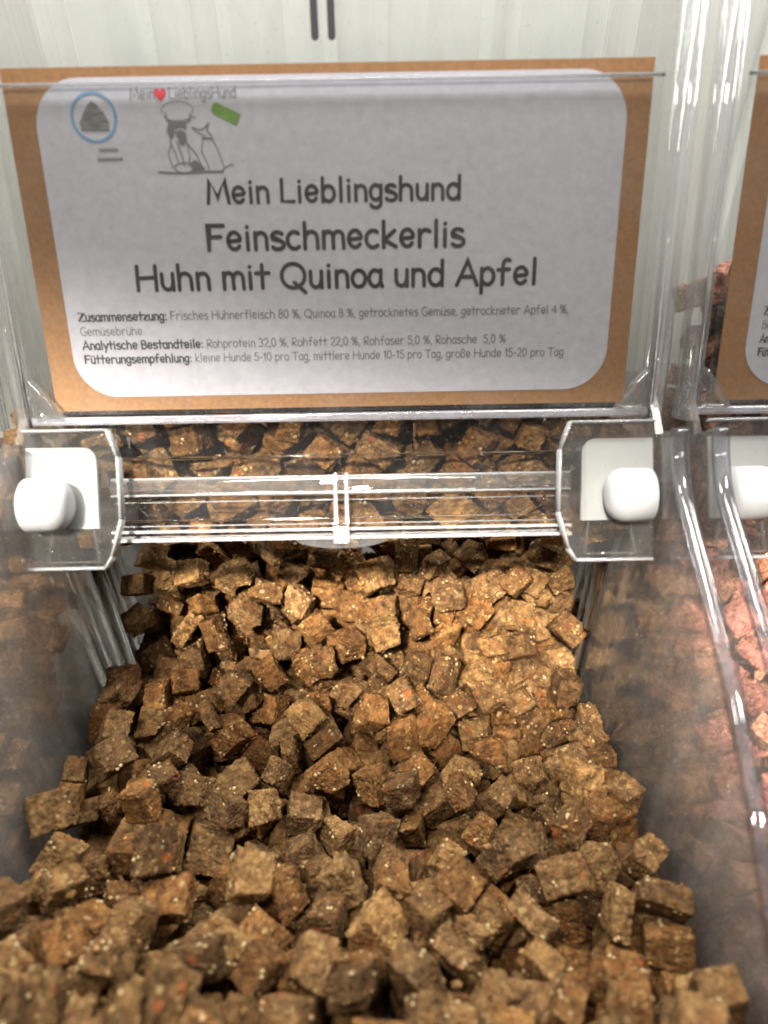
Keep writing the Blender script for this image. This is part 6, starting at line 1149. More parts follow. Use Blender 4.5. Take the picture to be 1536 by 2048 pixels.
(107,556,3213,-2538,158,-692,-388,589),(107,556,3213,-2698,158,-692,-388,589),(105,-965,3346,-2481,883,379,213,-178),(105,-965,3346,-2641,883,379,213,-178),
(121,-667,2865,-2715,351,-71,933,4),(121,-667,2865,-2875,351,-71,933,4),(119,-1012,3219,-2500,214,587,-780,-37),(119,-1012,3219,-2660,214,587,-780,-37),
(117,-141,3473,-2383,774,-131,432,-444),(117,-141,3473,-2543,774,-131,432,-444),(118,-101,3187,-2582,332,-147,878,-312),(118,-101,3187,-2742,332,-147,878,-312),
(117,508,2907,-2711,550,-580,192,-570),(117,508,2907,-2871,550,-580,192,-570),(101,680,3222,-2476,623,-293,119,715),(101,680,3222,-2636,623,-293,119,715),
(14,-918,2440,-1750,303,517,-311,738),(10,-220,2430,-1640,14,395,-908,-140),(16,140,2320,-2044,28,-7,587,-809),(10,338,2469,-1605,495,387,-727,-277),
(16,-164,2440,-1772,21,-929,-89,358),(11,-769,2356,-2071,12,222,-951,216),(0,561,2471,-1533,864,-150,-480,-31),(20,-9,2360,-2013,628,-442,557,-318),
(12,52,2438,-1778,148,-310,-65,-937),(12,966,2382,-2038,446,-891,80,-19),(6,835,2478,-1737,447,780,-185,-398),(21,-423,2421,-2098,114,400,883,-217),
(11,-193,2402,-1899,161,-530,475,684),(17,-785,2382,-1968,651,453,427,434),(14,-339,2355,-1971,640,-476,-138,587),(6,1046,2524,-1866,43,-21,-968,246),
(2,-57,2466,-1517,441,-251,-253,824),(10,1059,2660,-1591,539,-440,651,303),(1,647,2491,-1715,452,365,782,-224),(5,789,2371,-2054,71,-487,-763,418),
(17,371,2424,-1908,115,375,-12,-920),(3,236,2487,-1794,149,-576,-730,-336),(3,-982,2471,-2111,29,122,978,-169),(1,-83,2473,-1941,374,250,-888,-94),
(8,-162,2456,-2074,807,-198,-538,139),(14,379,2581,-1768,701,-302,113,-636),(6,787,2600,-1621,669,-211,638,-319),(12,882,2574,-1867,570,-819,40,44),
(4,1021,2463,-1936,856,488,166,45),(3,-909,2494,-1502,456,482,-744,-80),(14,-770,2488,-2097,438,-628,526,371),(20,-500,2413,-1963,990,-105,7,97),
(5,-271,2544,-1582,709,326,189,-596),(2,-611,2463,-2117,137,698,-691,129),(7,-278,2458,-1462,326,-446,-688,-470),(6,346,2455,-1433,445,-893,-64,16),
(16,-1085,2579,-1805,708,-3,-704,52),(19,-614,2569,-1856,841,526,-86,91),(13,-747,2495,-1715,282,535,599,-525),(0,-55,2591,-1701,352,605,-667,-255),
(8,693,2476,-2097,589,369,-379,611),(0,225,2615,-1732,383,-591,417,-574),(13,820,2478,-1480,268,561,778,85),(12,-602,2525,-2002,570,-821,-44,-11),
(19,485,2603,-1692,170,-645,617,-417),(19,183,2458,-2089,728,-100,-106,-670),(19,80,2591,-1672,244,-612,-706,258),(0,-302,2494,-2027,669,61,321,667),
(0,-323,2527,-1759,822,240,-450,254),(5,-375,2657,-1632,192,282,-607,717),(21,108,2530,-1522,71,718,321,-613),(2,-416,2563,-1883,761,630,75,-134),
(4,1050,2607,-1759,114,-744,317,577),(11,-859,2601,-1803,625,457,-314,550),(3,-253,2598,-1672,359,646,-670,-73),(17,-172,2653,-1600,836,204,456,229),
(11,-503,2526,-1621,492,-440,-512,550),(5,-1081,2449,-1855,638,267,675,255),(16,744,2432,-1829,210,-787,535,-227),(20,-484,2620,-1722,286,175,512,-791),
(1,914,2653,-1581,45,-47,-994,87),(2,127,2503,-1972,815,-128,-560,71),(3,462,2497,-1995,131,877,134,442),(20,847,2511,-2008,180,785,102,584),
(12,-936,2558,-1911,457,-681,-449,-354),(21,521,2476,-2077,153,-682,591,-403),(3,991,2486,-2104,510,-847,118,95),(17,272,2417,-1976,65,-973,-166,147),
(0,-774,2524,-1944,560,-427,-129,698),(21,-374,2451,-1856,295,-255,-718,-577),(3,17,2565,-1889,360,-497,638,464),(16,-989,2575,-1768,48,707,705,-13),
(4,702,2621,-1713,531,-485,637,276),(20,914,2579,-1709,288,637,186,-690),(5,-539,2664,-1609,107,930,141,321),(117,-469,2493,-2122,600,447,-336,571),
(115,0,2516,-2072,367,283,-493,736),(109,328,2449,-2103,191,647,-720,161),(118,-1036,2504,-2019,13,-28,152,988),(111,-458,2532,-2008,506,-605,-530,-312),
(113,613,2522,-1964,24,702,687,-185),(107,-252,2553,-1907,164,-286,-777,-536),(110,185,2558,-1893,135,977,-40,-161),(120,360,2549,-1905,399,318,540,-669),
(103,702,2568,-1891,406,-630,530,398),(102,-688,2625,-1749,349,-469,-664,-466),(120,-141,2570,-1808,190,-332,621,684),(108,-1057,2609,-1660,59,23,-996,63),
(108,-875,2604,-1662,949,-237,141,-155),(116,-706,2645,-1635,24,-169,142,975),(112,227,2648,-1605,683,-107,-119,-713),(104,690,2689,-1557,278,-649,-489,-512),
(112,-1011,2672,-1539,156,706,-682,112),(114,-848,2687,-1561,580,-808,99,23),(113,-697,2656,-1510,91,575,24,813),(111,363,2651,-1646,672,-139,-724,69),
(120,603,2586,-1604,52,-432,-705,-560),(104,-837,2688,-1451,200,719,-665,-8),(112,-293,2656,-1506,428,765,-327,353),(107,-61,2642,-1556,3,971,24,239),
(105,89,2701,-1536,416,-24,897,-150),(104,185,2678,-1469,33,788,-186,-586),(114,462,2691,-1561,538,-817,-160,-131),(110,736,2752,-1434,39,3,-558,829),
(103,-758,2495,-1429,327,888,-1,322),(112,276,2529,-1478,182,-131,-859,-461),(119,-760,2728,-1363,516,-841,144,80),(107,-588,2630,-1483,794,31,607,-30),
(104,-421,2589,-1516,844,357,-361,-172),(111,-120,2710,-1466,24,-180,20,983),(106,31,2772,-1357,120,61,603,-786),(109,222,2745,-1320,558,332,-549,-527),
(106,406,2744,-1438,820,535,-132,154),(113,757,2638,-1404,755,386,183,-498),(117,-878,2492,-1346,403,732,53,-546),(109,-756,2581,-1329,281,942,141,116),
(108,-648,2540,-1332,11,666,-90,740),(111,-151,2564,-1452,869,-336,362,-34),(100,305,2634,-1355,856,282,-300,-312),(101,451,2572,-1463,530,378,-717,-251),
(100,627,2608,-1435,519,313,-794,-49),(105,776,2498,-1374,61,526,67,846),(119,-857,2812,-1212,426,313,-496,689),(104,-588,2764,-1344,28,307,240,921),
(106,-470,2502,-1430,142,-358,19,923),(115,-229,2749,-1400,104,180,615,-761),(113,-9,2617,-1412,431,-57,74,897),(118,368,2742,-1261,722,-251,306,-567),
(114,522,2789,-1287,357,217,558,-717),(117,567,2725,-1408,207,-452,754,-429),(120,788,2802,-1171,727,255,-376,-516),(102,-810,2602,-1254,272,953,47,124),
(113,-504,2533,-1341,15,-333,89,939),(106,-353,2571,-1352,377,447,205,784),(101,-212,2640,-1350,579,-697,-281,-314),(102,118,2492,-1417,979,88,103,-150),
(103,546,2518,-1372,320,-498,765,252),(113,642,2634,-1263,562,97,251,-783),(114,677,2554,-1191,975,175,102,-92),(100,-787,2692,-1174,86,-27,973,-213),
(102,-512,2660,-1311,50,33,-640,766),(103,-425,2727,-1436,390,293,501,-715),(121,-114,2684,-1279,295,-388,-27,-872),(108,71,2672,-1305,759,-183,-11,-625),
(111,145,2753,-1215,361,-71,6,930),(111,445,2780,-1206,258,603,696,293),(105,682,2777,-1255,449,622,-635,87)]
MASS_R = [(3,-1036,841,-2876,117,654,736,-132),(6,-907,3149,-2054,757,-61,-462,-458),(5,-1031,1040,-2763,132,-970,197,-51),(20,-1042,3061,-2103,295,532,-624,490),
(19,-722,1734,-2854,261,666,-75,-695),(17,-1062,2141,-2433,293,-717,614,150),(8,-1035,2298,-2649,264,763,-324,-494),(6,-1010,1996,-2754,964,-144,-209,-75),
(2,-1024,1719,-2973,131,-543,829,33),(10,-1026,1372,-2977,714,-158,25,681),(18,-853,2303,-2541,712,26,111,-693),(12,-963,1881,-3009,40,-227,-972,-41),
(6,-859,2158,-2544,28,673,729,124),(17,-729,2034,-2693,622,-401,-640,-205),(16,-958,2410,-2258,533,117,494,-676),(19,-994,2459,-2076,472,685,259,-491),
(6,-866,1216,-2532,186,934,260,-159),(3,-864,1716,-3063,475,-235,662,-530),(12,-606,2049,-2751,190,-140,225,-945),(1,-554,1975,-2696,47,383,539,748),
(18,-544,2468,-2249,329,-748,-575,33),(7,-608,2160,-2399,596,775,44,-205),(3,-803,2488,-2534,567,-94,790,-213),(17,-1021,2062,-2839,610,45,-285,-738),
(10,-560,2174,-2623,717,-268,185,616),(18,-606,2035,-2569,255,845,-209,420),(20,-836,2412,-2080,311,420,-30,852),(16,-872,1737,-2803,130,967,133,-173),
(19,-822,2109,-2674,220,97,-59,-969),(19,-1017,2191,-2594,785,359,157,-480),(20,-761,2484,-2337,385,-417,-251,784),(14,-868,2445,-2305,635,-318,-391,586),
(7,-596,2878,-2194,619,29,-408,671),(20,-656,1658,-2701,1,-26,-853,522),(13,-1044,803,-2992,454,-554,-605,-348),(16,-911,2058,-2857,785,88,-62,610),
(5,-1019,1550,-2964,48,-319,-945,-52),(9,-630,1703,-2983,76,-4,-994,-85),(9,-691,2222,-2557,52,-386,-891,-235),(1,-931,2841,-2043,750,448,-412,-258),
(2,-804,2695,-2087,66,-36,-940,-334),(7,-490,2890,-2054,470,-394,-9,-790),(114,-1057,104,-2740,611,-473,501,-390),(110,-914,90,-2754,53,604,-790,83),
(109,-690,100,-2761,341,252,795,-433),(108,-488,41,-2697,463,-397,712,349),(108,-306,49,-2716,187,-191,154,951),(120,-13,63,-2724,624,-408,618,-250),
(119,-1028,238,-2703,5,-988,9,156),(115,-843,246,-2738,97,-437,186,-875),(107,-577,254,-2733,38,948,-300,99),(115,-413,227,-2758,473,61,4,-879),
(107,-244,235,-2738,673,330,502,431),(100,-35,279,-2753,200,335,884,-258),(108,-949,481,-2817,399,186,873,209),(102,-790,419,-2819,104,532,-830,130),
(100,-565,526,-2864,517,245,-36,-820),(102,-336,542,-2889,796,-330,108,497),(103,-230,423,-2814,165,838,504,-125),(114,-1038,692,-2954,890,452,60,20),
(109,-800,583,-2898,817,-199,-488,-235),(109,-610,656,-2981,606,-430,546,-386),(109,-425,685,-2952,364,-281,-425,779),(117,-241,623,-2924,124,958,-258,-25),
(121,3,572,-2923,93,61,6,-994),(115,-893,806,-3004,599,-468,119,-639),(109,-598,838,-3001,547,396,-448,-586),(101,-458,847,-2972,600,-238,-562,518),
(101,-297,781,-3001,104,618,775,-84),(102,-12,740,-2978,649,24,-191,736),(113,-918,987,-3010,755,-7,653,-53),(113,-649,1085,-3028,663,430,-425,441),
(115,-440,995,-3048,427,-39,16,-903),(102,-252,977,-3046,286,-660,302,625),(110,-59,1022,-3082,704,-124,218,665),(114,-837,1152,-3053,681,-72,-146,714),
(105,-632,1210,-3045,576,-288,506,573),(110,-481,1155,-3070,969,-91,18,231),(113,-309,1166,-3028,417,133,-872,-219),(102,-209,1235,-3086,953,173,-247,31),
(109,-849,1291,-3034,152,-63,591,-790),(107,-692,1378,-3043,343,486,745,-302),(107,-394,1329,-3040,359,-461,416,697),(115,-268,1444,-3084,178,-655,-696,236),
(101,-68,1398,-3080,54,708,-677,-194),(101,-797,1580,-3072,668,-266,-338,-607),(106,-644,1574,-3084,121,-989,57,-65),(101,-465,1562,-3050,144,964,8,-225),
(120,-206,1580,-3053,834,98,193,-508),(113,-9,1561,-3047,649,-38,-722,-236),(111,-990,1742,-3064,163,-172,-777,583),(117,-653,1704,-3091,462,589,-544,379),
(105,-514,1746,-3079,13,477,-870,-125),(106,-238,1766,-3066,21,-693,-719,-38),(120,-15,1777,-3023,520,-499,493,487),(105,-798,1941,-2997,112,-74,342,-930),
(117,-703,1807,-3098,643,-189,-267,-693),(120,-455,1884,-2985,389,-788,-44,476),(116,-205,1912,-2996,63,-7,-591,-804),(114,-44,1969,-2960,375,-906,-181,81),
(116,-770,2160,-2788,690,332,511,-389),(102,-671,2043,-2869,983,119,-31,-140),(105,-409,2039,-2905,259,-308,-297,866),(110,-227,2069,-2897,524,-225,438,-695),
(106,-79,2154,-2807,668,55,22,-742),(120,-842,2272,-2671,786,-563,-156,204),(108,-663,2232,-2712,588,-144,-758,242),(118,-331,2103,-2788,717,57,402,567),
(109,-291,2252,-2699,19,-24,211,977),(110,-37,2281,-2674,344,-926,76,-134),(115,-643,2476,-2544,125,1,-363,923),(104,-474,2389,-2563,962,-242,-105,-71),
(117,-249,2422,-2578,823,170,-427,-334),(105,-81,2353,-2573,42,-175,-414,-892),(120,-902,2584,-2424,436,887,146,43),(115,-675,2592,-2458,177,56,815,-549),
(114,-328,2472,-2502,643,-238,246,-685),(108,-216,2572,-2414,360,-600,-670,-248),(108,-59,2583,-2407,831,-549,-62,62),(120,-854,2733,-2324,518,-229,746,-350),
(100,-695,2741,-2306,643,282,386,-598),(119,-444,2695,-2335,286,947,75,122),(105,-261,2875,-2247,431,-483,-698,-306),(102,-31,2823,-2248,75,-213,-727,-648),
(101,-850,3033,-2152,753,137,186,-616),(109,-731,3101,-2135,338,124,-238,902),(108,-433,2977,-2177,616,278,-166,718),(119,-244,3001,-2153,929,321,-55,175),
(103,-25,3019,-2178,718,-390,381,432),(105,-1052,-7,-2662,682,27,158,-713),(103,-865,125,-2637,613,-15,172,-771),(108,-772,-8,-2680,158,243,-701,652),
(120,-469,19,-2564,186,680,-709,-25),(103,-311,172,-2623,421,-802,-197,374),(106,-117,144,-2652,846,-411,7,339),(104,-982,196,-2571,427,685,-282,518),
(104,-707,298,-2700,527,-662,-527,81),(108,-689,154,-2623,2,239,919,-314),(109,-425,304,-2657,12,636,765,101),(119,-242,382,-2623,687,319,143,-637),
(103,-35,317,-2643,334,934,116,53),(108,-1017,592,-2699,391,-747,497,205),(112,-804,491,-2722,316,-233,154,907),(108,-629,437,-2773,203,-213,-110,949),
(120,-424,449,-2800,739,-62,-326,586),(107,-228,486,-2711,188,779,572,-176),(113,-100,453,-2744,137,675,-340,-640),(113,-1022,608,-2877,548,268,-314,727),
(115,-716,598,-2866,368,-516,336,697),(106,-478,647,-2867,78,511,720,462),(120,-284,649,-2796,351,-430,-322,767),(105,-172,650,-2847,585,-485,-624,-180),
(108,-40,581,-2792,96,80,909,398),(112,-743,841,-2991,940,-246,136,-195),(120,-560,783,-2881,602,521,-426,429),(113,-329,796,-2844,628,-369,681,-80),
(107,-196,795,-2872,60,743,180,642),(108,-39,735,-2866,149,-579,91,-797),(104,-817,995,-2965,583,107,-731,-338),(109,-623,980,-2971,133,-338,-712,-601),
(104,-415,1062,-2964,33,961,-269,-61),(102,-193,945,-2918,304,594,-299,682),(116,-42,1039,-2991,810,535,-161,-180),(117,-858,1154,-2947,473,610,-520,-365),
(109,-634,1197,-2927,163,1,869,-467),(120,-454,1250,-2901,168,-197,-945,-201),(103,-194,1149,-2987,902,55,424,-68),(110,-2,1201,-3040,742,-132,-260,604),
(116,-880,1305,-2920,929,-117,13,350),(106,-592,1337,-2968,49,-559,776,288),(117,-415,1433,-3051,789,-599,-109,83),(115,-190,1398,-2994,397,668,-630,-3),
(120,-13,1360,-2948,372,915,110,-110),(111,-810,1454,-2998,474,-262,-719,437),(101,-651,1517,-2979,97,-89,621,773),(101,-368,1548,-2947,255,-665,-696,91),
(121,-199,1548,-2934,250,-202,-731,602),(103,-26,1523,-2939,467,448,649,-400),(105,-910,1622,-2965,515,78,119,-846),(101,-469,1703,-2973,86,-46,-595,-798),
(119,-209,1726,-2971,64,-979,-192,-11),(114,-36,1689,-2897,612,94,-775,-125),(101,-795,1857,-2960,786,265,-98,549),(100,-632,1877,-2967,513,-441,565,472),
(121,-361,1797,-2991,558,-733,179,-345),(108,-249,1854,-2891,441,-349,-584,586),(118,-50,1897,-2869,96,989,108,-14),(108,-424,1939,-2818,772,-242,-548,211),
(105,-185,2016,-2847,432,-468,-769,59),(107,-60,2069,-2767,983,179,-22,45),(118,-681,2328,-2570,410,-904,53,-107),(102,-479,2156,-2756,13,157,584,-796),
(102,-374,2268,-2643,580,-428,673,-166),(107,-148,2225,-2636,445,715,464,-275),(110,-654,2417,-2486,361,-924,122,-24),(103,-464,2279,-2533,147,616,734,-244),
(104,-189,2359,-2528,440,-647,-615,-98),(107,-22,2471,-2497,552,233,-259,757),(114,-583,2519,-2332,751,-281,-398,447),(110,-403,2541,-2430,318,-495,781,-209),
(116,-201,2471,-2371,696,284,342,-564),(108,-39,2526,-2277,112,-832,-533,-107),(116,-815,2649,-2246,242,-534,-764,-269),(113,-661,2637,-2261,496,314,-341,734),
(107,-494,2767,-2248,103,672,-640,358),(108,-189,2689,-2330,3,-60,340,938),(100,-14,2702,-2338,471,594,-579,300),(108,-821,2976,-2049,229,-970,10,86),
(100,-579,3060,-2112,418,-654,-165,608),(110,-386,3079,-2119,359,832,408,-113),(115,-322,2892,-2111,379,-609,-489,496),(119,-66,2884,-2091,10,-221,-639,737),
(106,-1035,21,-2570,31,-981,-7,190),(111,-860,0,-2577,571,-473,668,-57),(108,-647,-2,-2561,438,249,551,-666),(121,-374,56,-2500,546,-284,57,-786),
(113,-216,21,-2591,847,207,-483,-79),(112,-28,31,-2540,261,-284,919,-84),(117,-917,202,-2460,126,280,-947,-92),(120,-796,327,-2601,435,-159,396,793),
(107,-622,273,-2557,506,385,197,-746),(101,-445,286,-2554,628,-68,-112,767),(101,-282,298,-2517,428,602,670,-71),(109,-6,235,-2552,72,22,-932,-354),
(118,-1054,423,-2693,704,91,485,-511),(109,-868,522,-2653,102,-874,90,467),(107,-673,436,-2639,295,83,590,747),(115,-463,430,-2714,38,-243,-154,957),
(112,-216,578,-2603,538,309,74,-781),(109,-17,513,-2647,454,-827,314,107),(121,-995,678,-2780,161,60,-280,-945),(121,-855,662,-2877,629,503,204,-556),
(108,-573,665,-2751,65,343,-496,795),(120,-400,671,-2710,95,-918,18,384),(118,-143,680,-2722,653,422,542,318),(119,5,676,-2644,358,562,581,-466),
(109,-737,726,-2865,372,475,395,692),(110,-512,844,-2772,467,-304,-393,732),(100,-385,928,-2762,759,335,286,-479),(119,-195,852,-2728,712,-12,-643,282),
(119,-35,881,-2824,714,698,29,-45),(120,-912,959,-2841,639,598,-315,367),(119,-709,974,-2890,638,-44,-190,-745),(111,-533,1011,-2900,931,-45,143,334),
(116,-380,999,-2844,267,-636,632,354),(106,-196,1001,-2804,156,-258,953,-17),(101,-7,1007,-2872,5,-21,998,-63),(120,-849,1132,-2821,610,-418,583,338),
(116,-591,1121,-2814,153,522,-415,-729),(119,-419,1156,-2829,570,296,-141,753),(107,-108,1164,-2885,228,-856,62,-459),(111,36,1146,-2939,455,550,488,503),
(114,-865,1339,-2832,80,761,643,-45),(112,-601,1296,-2847,210,604,648,-415),(107,-357,1350,-2865,531,791,-149,-264),(111,-195,1299,-2932,428,400,-781,216),
(111,25,1257,-2859,744,314,543,229),(114,-882,1484,-2876,533,-627,531,202),(118,-715,1468,-2861,315,937,-134,61),(108,-308,1473,-2831,663,435,-609,40),
(104,-180,1500,-2818,68,-431,-900,4),(112,-7,1428,-2802,990,122,64,8),(109,-822,1668,-2890,108,889,382,-230),(111,-579,1660,-2891,581,-408,-439,551),
(108,-344,1667,-2858,435,549,598,-390),(114,-184,1688,-2868,39,-799,601,11),(119,-19,1683,-2761,21,-995,-57,-76),(112,-921,1860,-2894,155,700,-166,677),
(115,-715,1914,-2820,26,700,685,-203),(120,-591,1814,-2860,531,-465,-462,536),(103,-416,1788,-2839,522,381,345,-681),(112,-228,1849,-2760,833,30,-8,553),
(114,-51,1826,-2800,692,-57,26,-719),(115,-424,2057,-2692,124,292,260,-912),(111,-221,2100,-2742,109,-162,447,873),(103,-42,1969,-2727,637,40,149,-755),
(117,-300,2183,-2598,635,-419,-506,-408),(108,-24,2173,-2612,520,809,-210,177),(112,-493,2397,-2430,541,-825,48,-156),(118,-260,2309,-2454,545,411,-66,-728),
(101,-18,2308,-2478,224,-657,651,306),(117,-514,2608,-2443,837,486,63,-243),(101,-170,2390,-2275,256,-730,181,-608),(121,-25,2483,-2189,523,277,734,-332),
(114,-935,2756,-2190,111,364,888,258),(107,-825,2539,-2177,257,495,-220,-800),(103,-649,2526,-2178,251,949,72,-178),(102,-246,2761,-2216,745,-239,-46,-621),
(103,-57,2735,-2161,759,614,-179,123),(111,-838,2850,-2259,932,339,67,-112),(102,-499,3182,-2074,808,-106,312,488),(110,-357,3152,-2085,211,559,-731,330),
(116,-217,3197,-2062,231,703,-513,-436),(119,-117,3042,-2004,575,-31,-784,-233),(118,-1078,-3,-2418,711,-25,699,73),(109,-755,20,-2465,33,894,9,447),
(108,-613,170,-2462,10,-11,-419,908),(101,-310,66,-2402,493,82,-581,-642),(114,-148,79,-2446,727,-551,-117,393),(104,-35,-35,-2422,121,-154,698,689),
(111,-1050,134,-2469,775,-476,-279,-308),(119,-854,334,-2453,884,6,-336,-325),(108,-630,394,-2467,302,-501,749,311),(103,-449,258,-2443,78,688,709,132),
(107,-354,413,-2471,352,-902,-200,-148),(116,-20,193,-2456,296,-90,846,-434),(115,-996,396,-2625,419,-860,-202,208),(121,-825,621,-2674,96,-751,610,-235),
(109,-651,523,-2537,185,737,594,-264),(106,-409,557,-2722,100,-178,-597,-776),(113,-111,455,-2545,186,876,320,-311),(117,12,567,-2521,618,-293,-32,729),
(101,-867,726,-2747,710,358,359,-489),(117,-711,658,-2721,629,174,-362,-666),(100,-510,664,-2599,653,349,193,643),(101,-250,754,-2620,656,557,97,-500),
(100,-84,794,-2536,116,-404,776,470),(113,-882,819,-2820,480,-875,-58,13),(107,-643,829,-2745,137,-463,-2,876),(117,-368,837,-2698,831,139,-376,385),
(100,-157,908,-2574,55,-46,-501,863),(112,2,835,-2694,41,-669,742,20),(105,-740,842,-2844,507,243,-504,655),(111,-574,976,-2793,475,-577,299,594),
(100,-450,1040,-2704,531,141,-577,605),(113,-259,998,-2692,613,-248,-583,-471),(113,-13,1066,-2746,197,663,-49,720),(109,-915,1100,-2704,62,-210,975,33),
(119,-653,1065,-2738,222,-153,908,320),(101,-344,1143,-2723,145,-838,429,304),(100,-183,1195,-2743,94,-781,359,-503),(111,6,1208,-2756,616,396,50,-679),
(102,-759,1268,-2865,608,103,-747,-249),(121,-503,1518,-2892,85,722,683,68),(102,-183,1311,-2821,30,-579,-813,-51),(105,22,1324,-2715,641,231,727,86),
(113,-643,1555,-2785,155,-699,597,362),(119,-446,1563,-2765,360,58,-341,866),(101,-138,1537,-2719,274,-51,10,-960),(110,35,1556,-2676,634,-150,732,-200),
(118,-335,1625,-2702,149,739,595,-279),(111,-192,1680,-2740,109,-557,-406,716),(120,-44,1693,-2634,129,49,667,-732),(116,-583,1867,-2690,711,331,-492,379),
(110,-423,1815,-2698,195,971,-134,-38),(109,-195,1815,-2685,187,-679,-191,684),(120,-54,1815,-2681,19,-10,-716,-698),(116,-402,1969,-2639,380,340,196,838),
(114,-282,2075,-2630,321,683,-592,-284),(104,-16,1962,-2638,720,84,-61,686),(101,-474,2147,-2499,352,-98,-849,381),(108,-134,2119,-2548,428,-168,-363,811),
(113,14,2064,-2465,227,679,-273,-642),(109,-364,2319,-2415,555,-690,-465,-5),(106,-151,2284,-2397,478,138,-845,-195),(102,-4,2413,-2378,607,-345,284,657),
(108,-464,2311,-2242,31,-675,-337,-655),(105,-467,2522,-2357,36,-929,-1,369),(104,-90,2221,-2332,321,-709,571,261),(107,-84,2573,-2123,218,150,212,-941),
(121,-918,2594,-2122,878,-326,313,-159),(115,-691,2714,-2164,109,-694,-25,711),(102,-449,2578,-2222,215,-75,-867,443),(109,-538,2724,-2153,840,-122,438,296),
(101,-202,2782,-2089,40,-653,693,-304),(111,-700,2989,-2071,741,178,-540,-356),(100,-372,3206,-2002,365,928,-68,42),(103,-234,3188,-1942,290,-674,677,-45),
(101,-86,3189,-2037,383,-399,-380,-742),(117,-959,-18,-2517,981,36,160,108),(118,-835,85,-2438,222,814,322,430),(113,-620,3,-2388,654,15,756,-9),
(107,-192,188,-2362,418,-168,-802,392),(110,-220,-42,-2420,493,-497,523,486),(114,-3,90,-2377,35,360,230,903),(104,-963,343,-2576,621,56,480,-617),
(107,-783,435,-2398,548,775,-92,-302),(116,-512,493,-2488,568,461,127,-670),(111,-519,263,-2339,132,-514,-32,-847),(121,-417,524,-2419,102,-803,128,572),
(114,-120,268,-2486,615,451,622,-176),(109,-1069,498,-2572,433,-299,286,801),(108,-797,525,-2519,161,-653,-94,734),(118,-610,571,-2622,579,-755,58,-302),
(121,-476,432,-2626,427,577,580,-385),(110,-181,660,-2535,835,-408,274,248),(103,-56,564,-2422,317,-653,-489,483),(112,-1038,677,-2558,675,324,-640,-173),
(114,-911,712,-2604,690,-33,-243,-681),(105,-752,756,-2661,560,-390,-577,-448),(112,-538,836,-2523,308,-333,-161,876),(105,-329,666,-2609,347,202,859,-317),
(121,-75,664,-2474,26,347,217,912),(121,-923,852,-2685,71,-612,733,-290),(115,-612,947,-2548,14,-980,-10,-197),(114,-447,796,-2618,284,-263,-560,-732),
(115,-290,964,-2593,738,19,-173,651),(101,3,953,-2525,45,-715,-673,185),(111,-879,959,-2714,321,-304,695,567),(111,-583,941,-2649,40,-994,90,-49),
(121,-494,1116,-2639,561,425,274,-655),(105,-326,1089,-2615,553,538,-636,-21),(121,-115,982,-2667,144,-162,-479,850),(117,-919,1132,-2598,656,-352,546,384),
(112,-732,980,-2661,669,-458,98,577),(118,-501,1242,-2714,139,240,-374,-885),(103,-344,1291,-2679,395,606,668,-173),(120,-40,1201,-2631,389,877,-240,-147),
(102,-800,1161,-2652,401,275,640,595),(108,-513,1389,-2800,366,659,262,603),(107,-260,1401,-2710,419,-472,-775,45),(109,-87,1361,-2681,148,636,-757,-22),
(101,-417,1505,-2620,917,385,17,-102),(110,-259,1527,-2598,675,193,533,-472),(118,4,1418,-2613,330,628,-699,90),(102,-646,1759,-2667,242,316,763,-509),
(106,-447,1678,-2652,85,589,-729,337),(116,-161,1593,-2615,867,25,36,-497),(109,-22,1590,-2560,460,-759,398,233),(100,-582,1883,-2524,502,-615,449,-410),
(115,-409,1815,-2621,440,-137,-144,-875),(103,-231,1730,-2604,511,424,718,-211),(106,-109,1793,-2512,17,533,87,842),(111,-314,1939,-2605,230,-273,482,800),
(118,-205,1983,-2561,761,-283,347,-469),(115,-18,1923,-2565,346,407,632,-562),(107,-402,2016,-2473,193,151,-963,-110),(114,-275,2120,-2473,911,-81,372,159),
(116,16,2220,-2378,670,67,710,207),(106,-280,2208,-2337,128,890,250,-359),(102,-143,1998,-2494,864,-200,353,-299),(109,1,2343,-2305,653,146,740,64),
(113,-379,2154,-2271,389,327,94,-856),(109,-326,2406,-2358,7,-665,-448,598),(120,-206,2562,-2228,686,-255,-662,162),(107,-17,2739,-2053,683,98,158,706),
(121,-728,2885,-2129,510,-300,784,-186),(102,-476,2471,-2144,51,5,303,-952),(103,-401,2752,-2105,318,188,-651,663),(112,-205,2873,-1989,306,749,580,94),
(116,-773,3198,-2062,752,-340,-475,307),(113,-516,3215,-1927,590,-15,807,-16),(110,-348,2897,-2009,110,727,676,45),(121,-11,3247,-1971,636,-302,461,540),
(115,-926,63,-2427,618,-350,-300,636),(100,-481,99,-2349,292,646,695,-122),(108,-350,355,-2352,200,-676,691,159),(100,-176,369,-2436,318,125,778,-528),
(111,-1040,267,-2541,405,-726,546,-109),(105,-653,298,-2394,739,-267,164,597),(101,-392,723,-2481,62,-108,250,-960),(114,-394,563,-2570,280,240,-36,929),
(102,-174,824,-2464,700,203,-414,-545),(102,-955,853,-2554,332,49,596,-730),(100,-446,911,-2589,648,-310,-372,588),(113,-895,998,-2553,319,-619,-559,451),
(108,-688,1206,-2695,242,-211,820,-475),(107,-597,1306,-2658,752,-591,-216,196),(103,-245,1158,-2598,184,-608,707,312),(112,-74,1114,-2516,595,-189,-464,-629),
(118,-531,1459,-2696,901,-401,107,-127),(108,-506,1699,-2541,531,619,134,-563),(121,-348,1890,-2522,663,-444,330,504),(105,15,1867,-2477,716,264,-13,646),
(105,-394,2193,-2395,443,-445,-82,774),(102,-176,2132,-2327,210,-827,-337,398),(121,34,2344,-2158,754,28,-652,-77),(116,-378,2491,-2293,427,176,-480,-746),
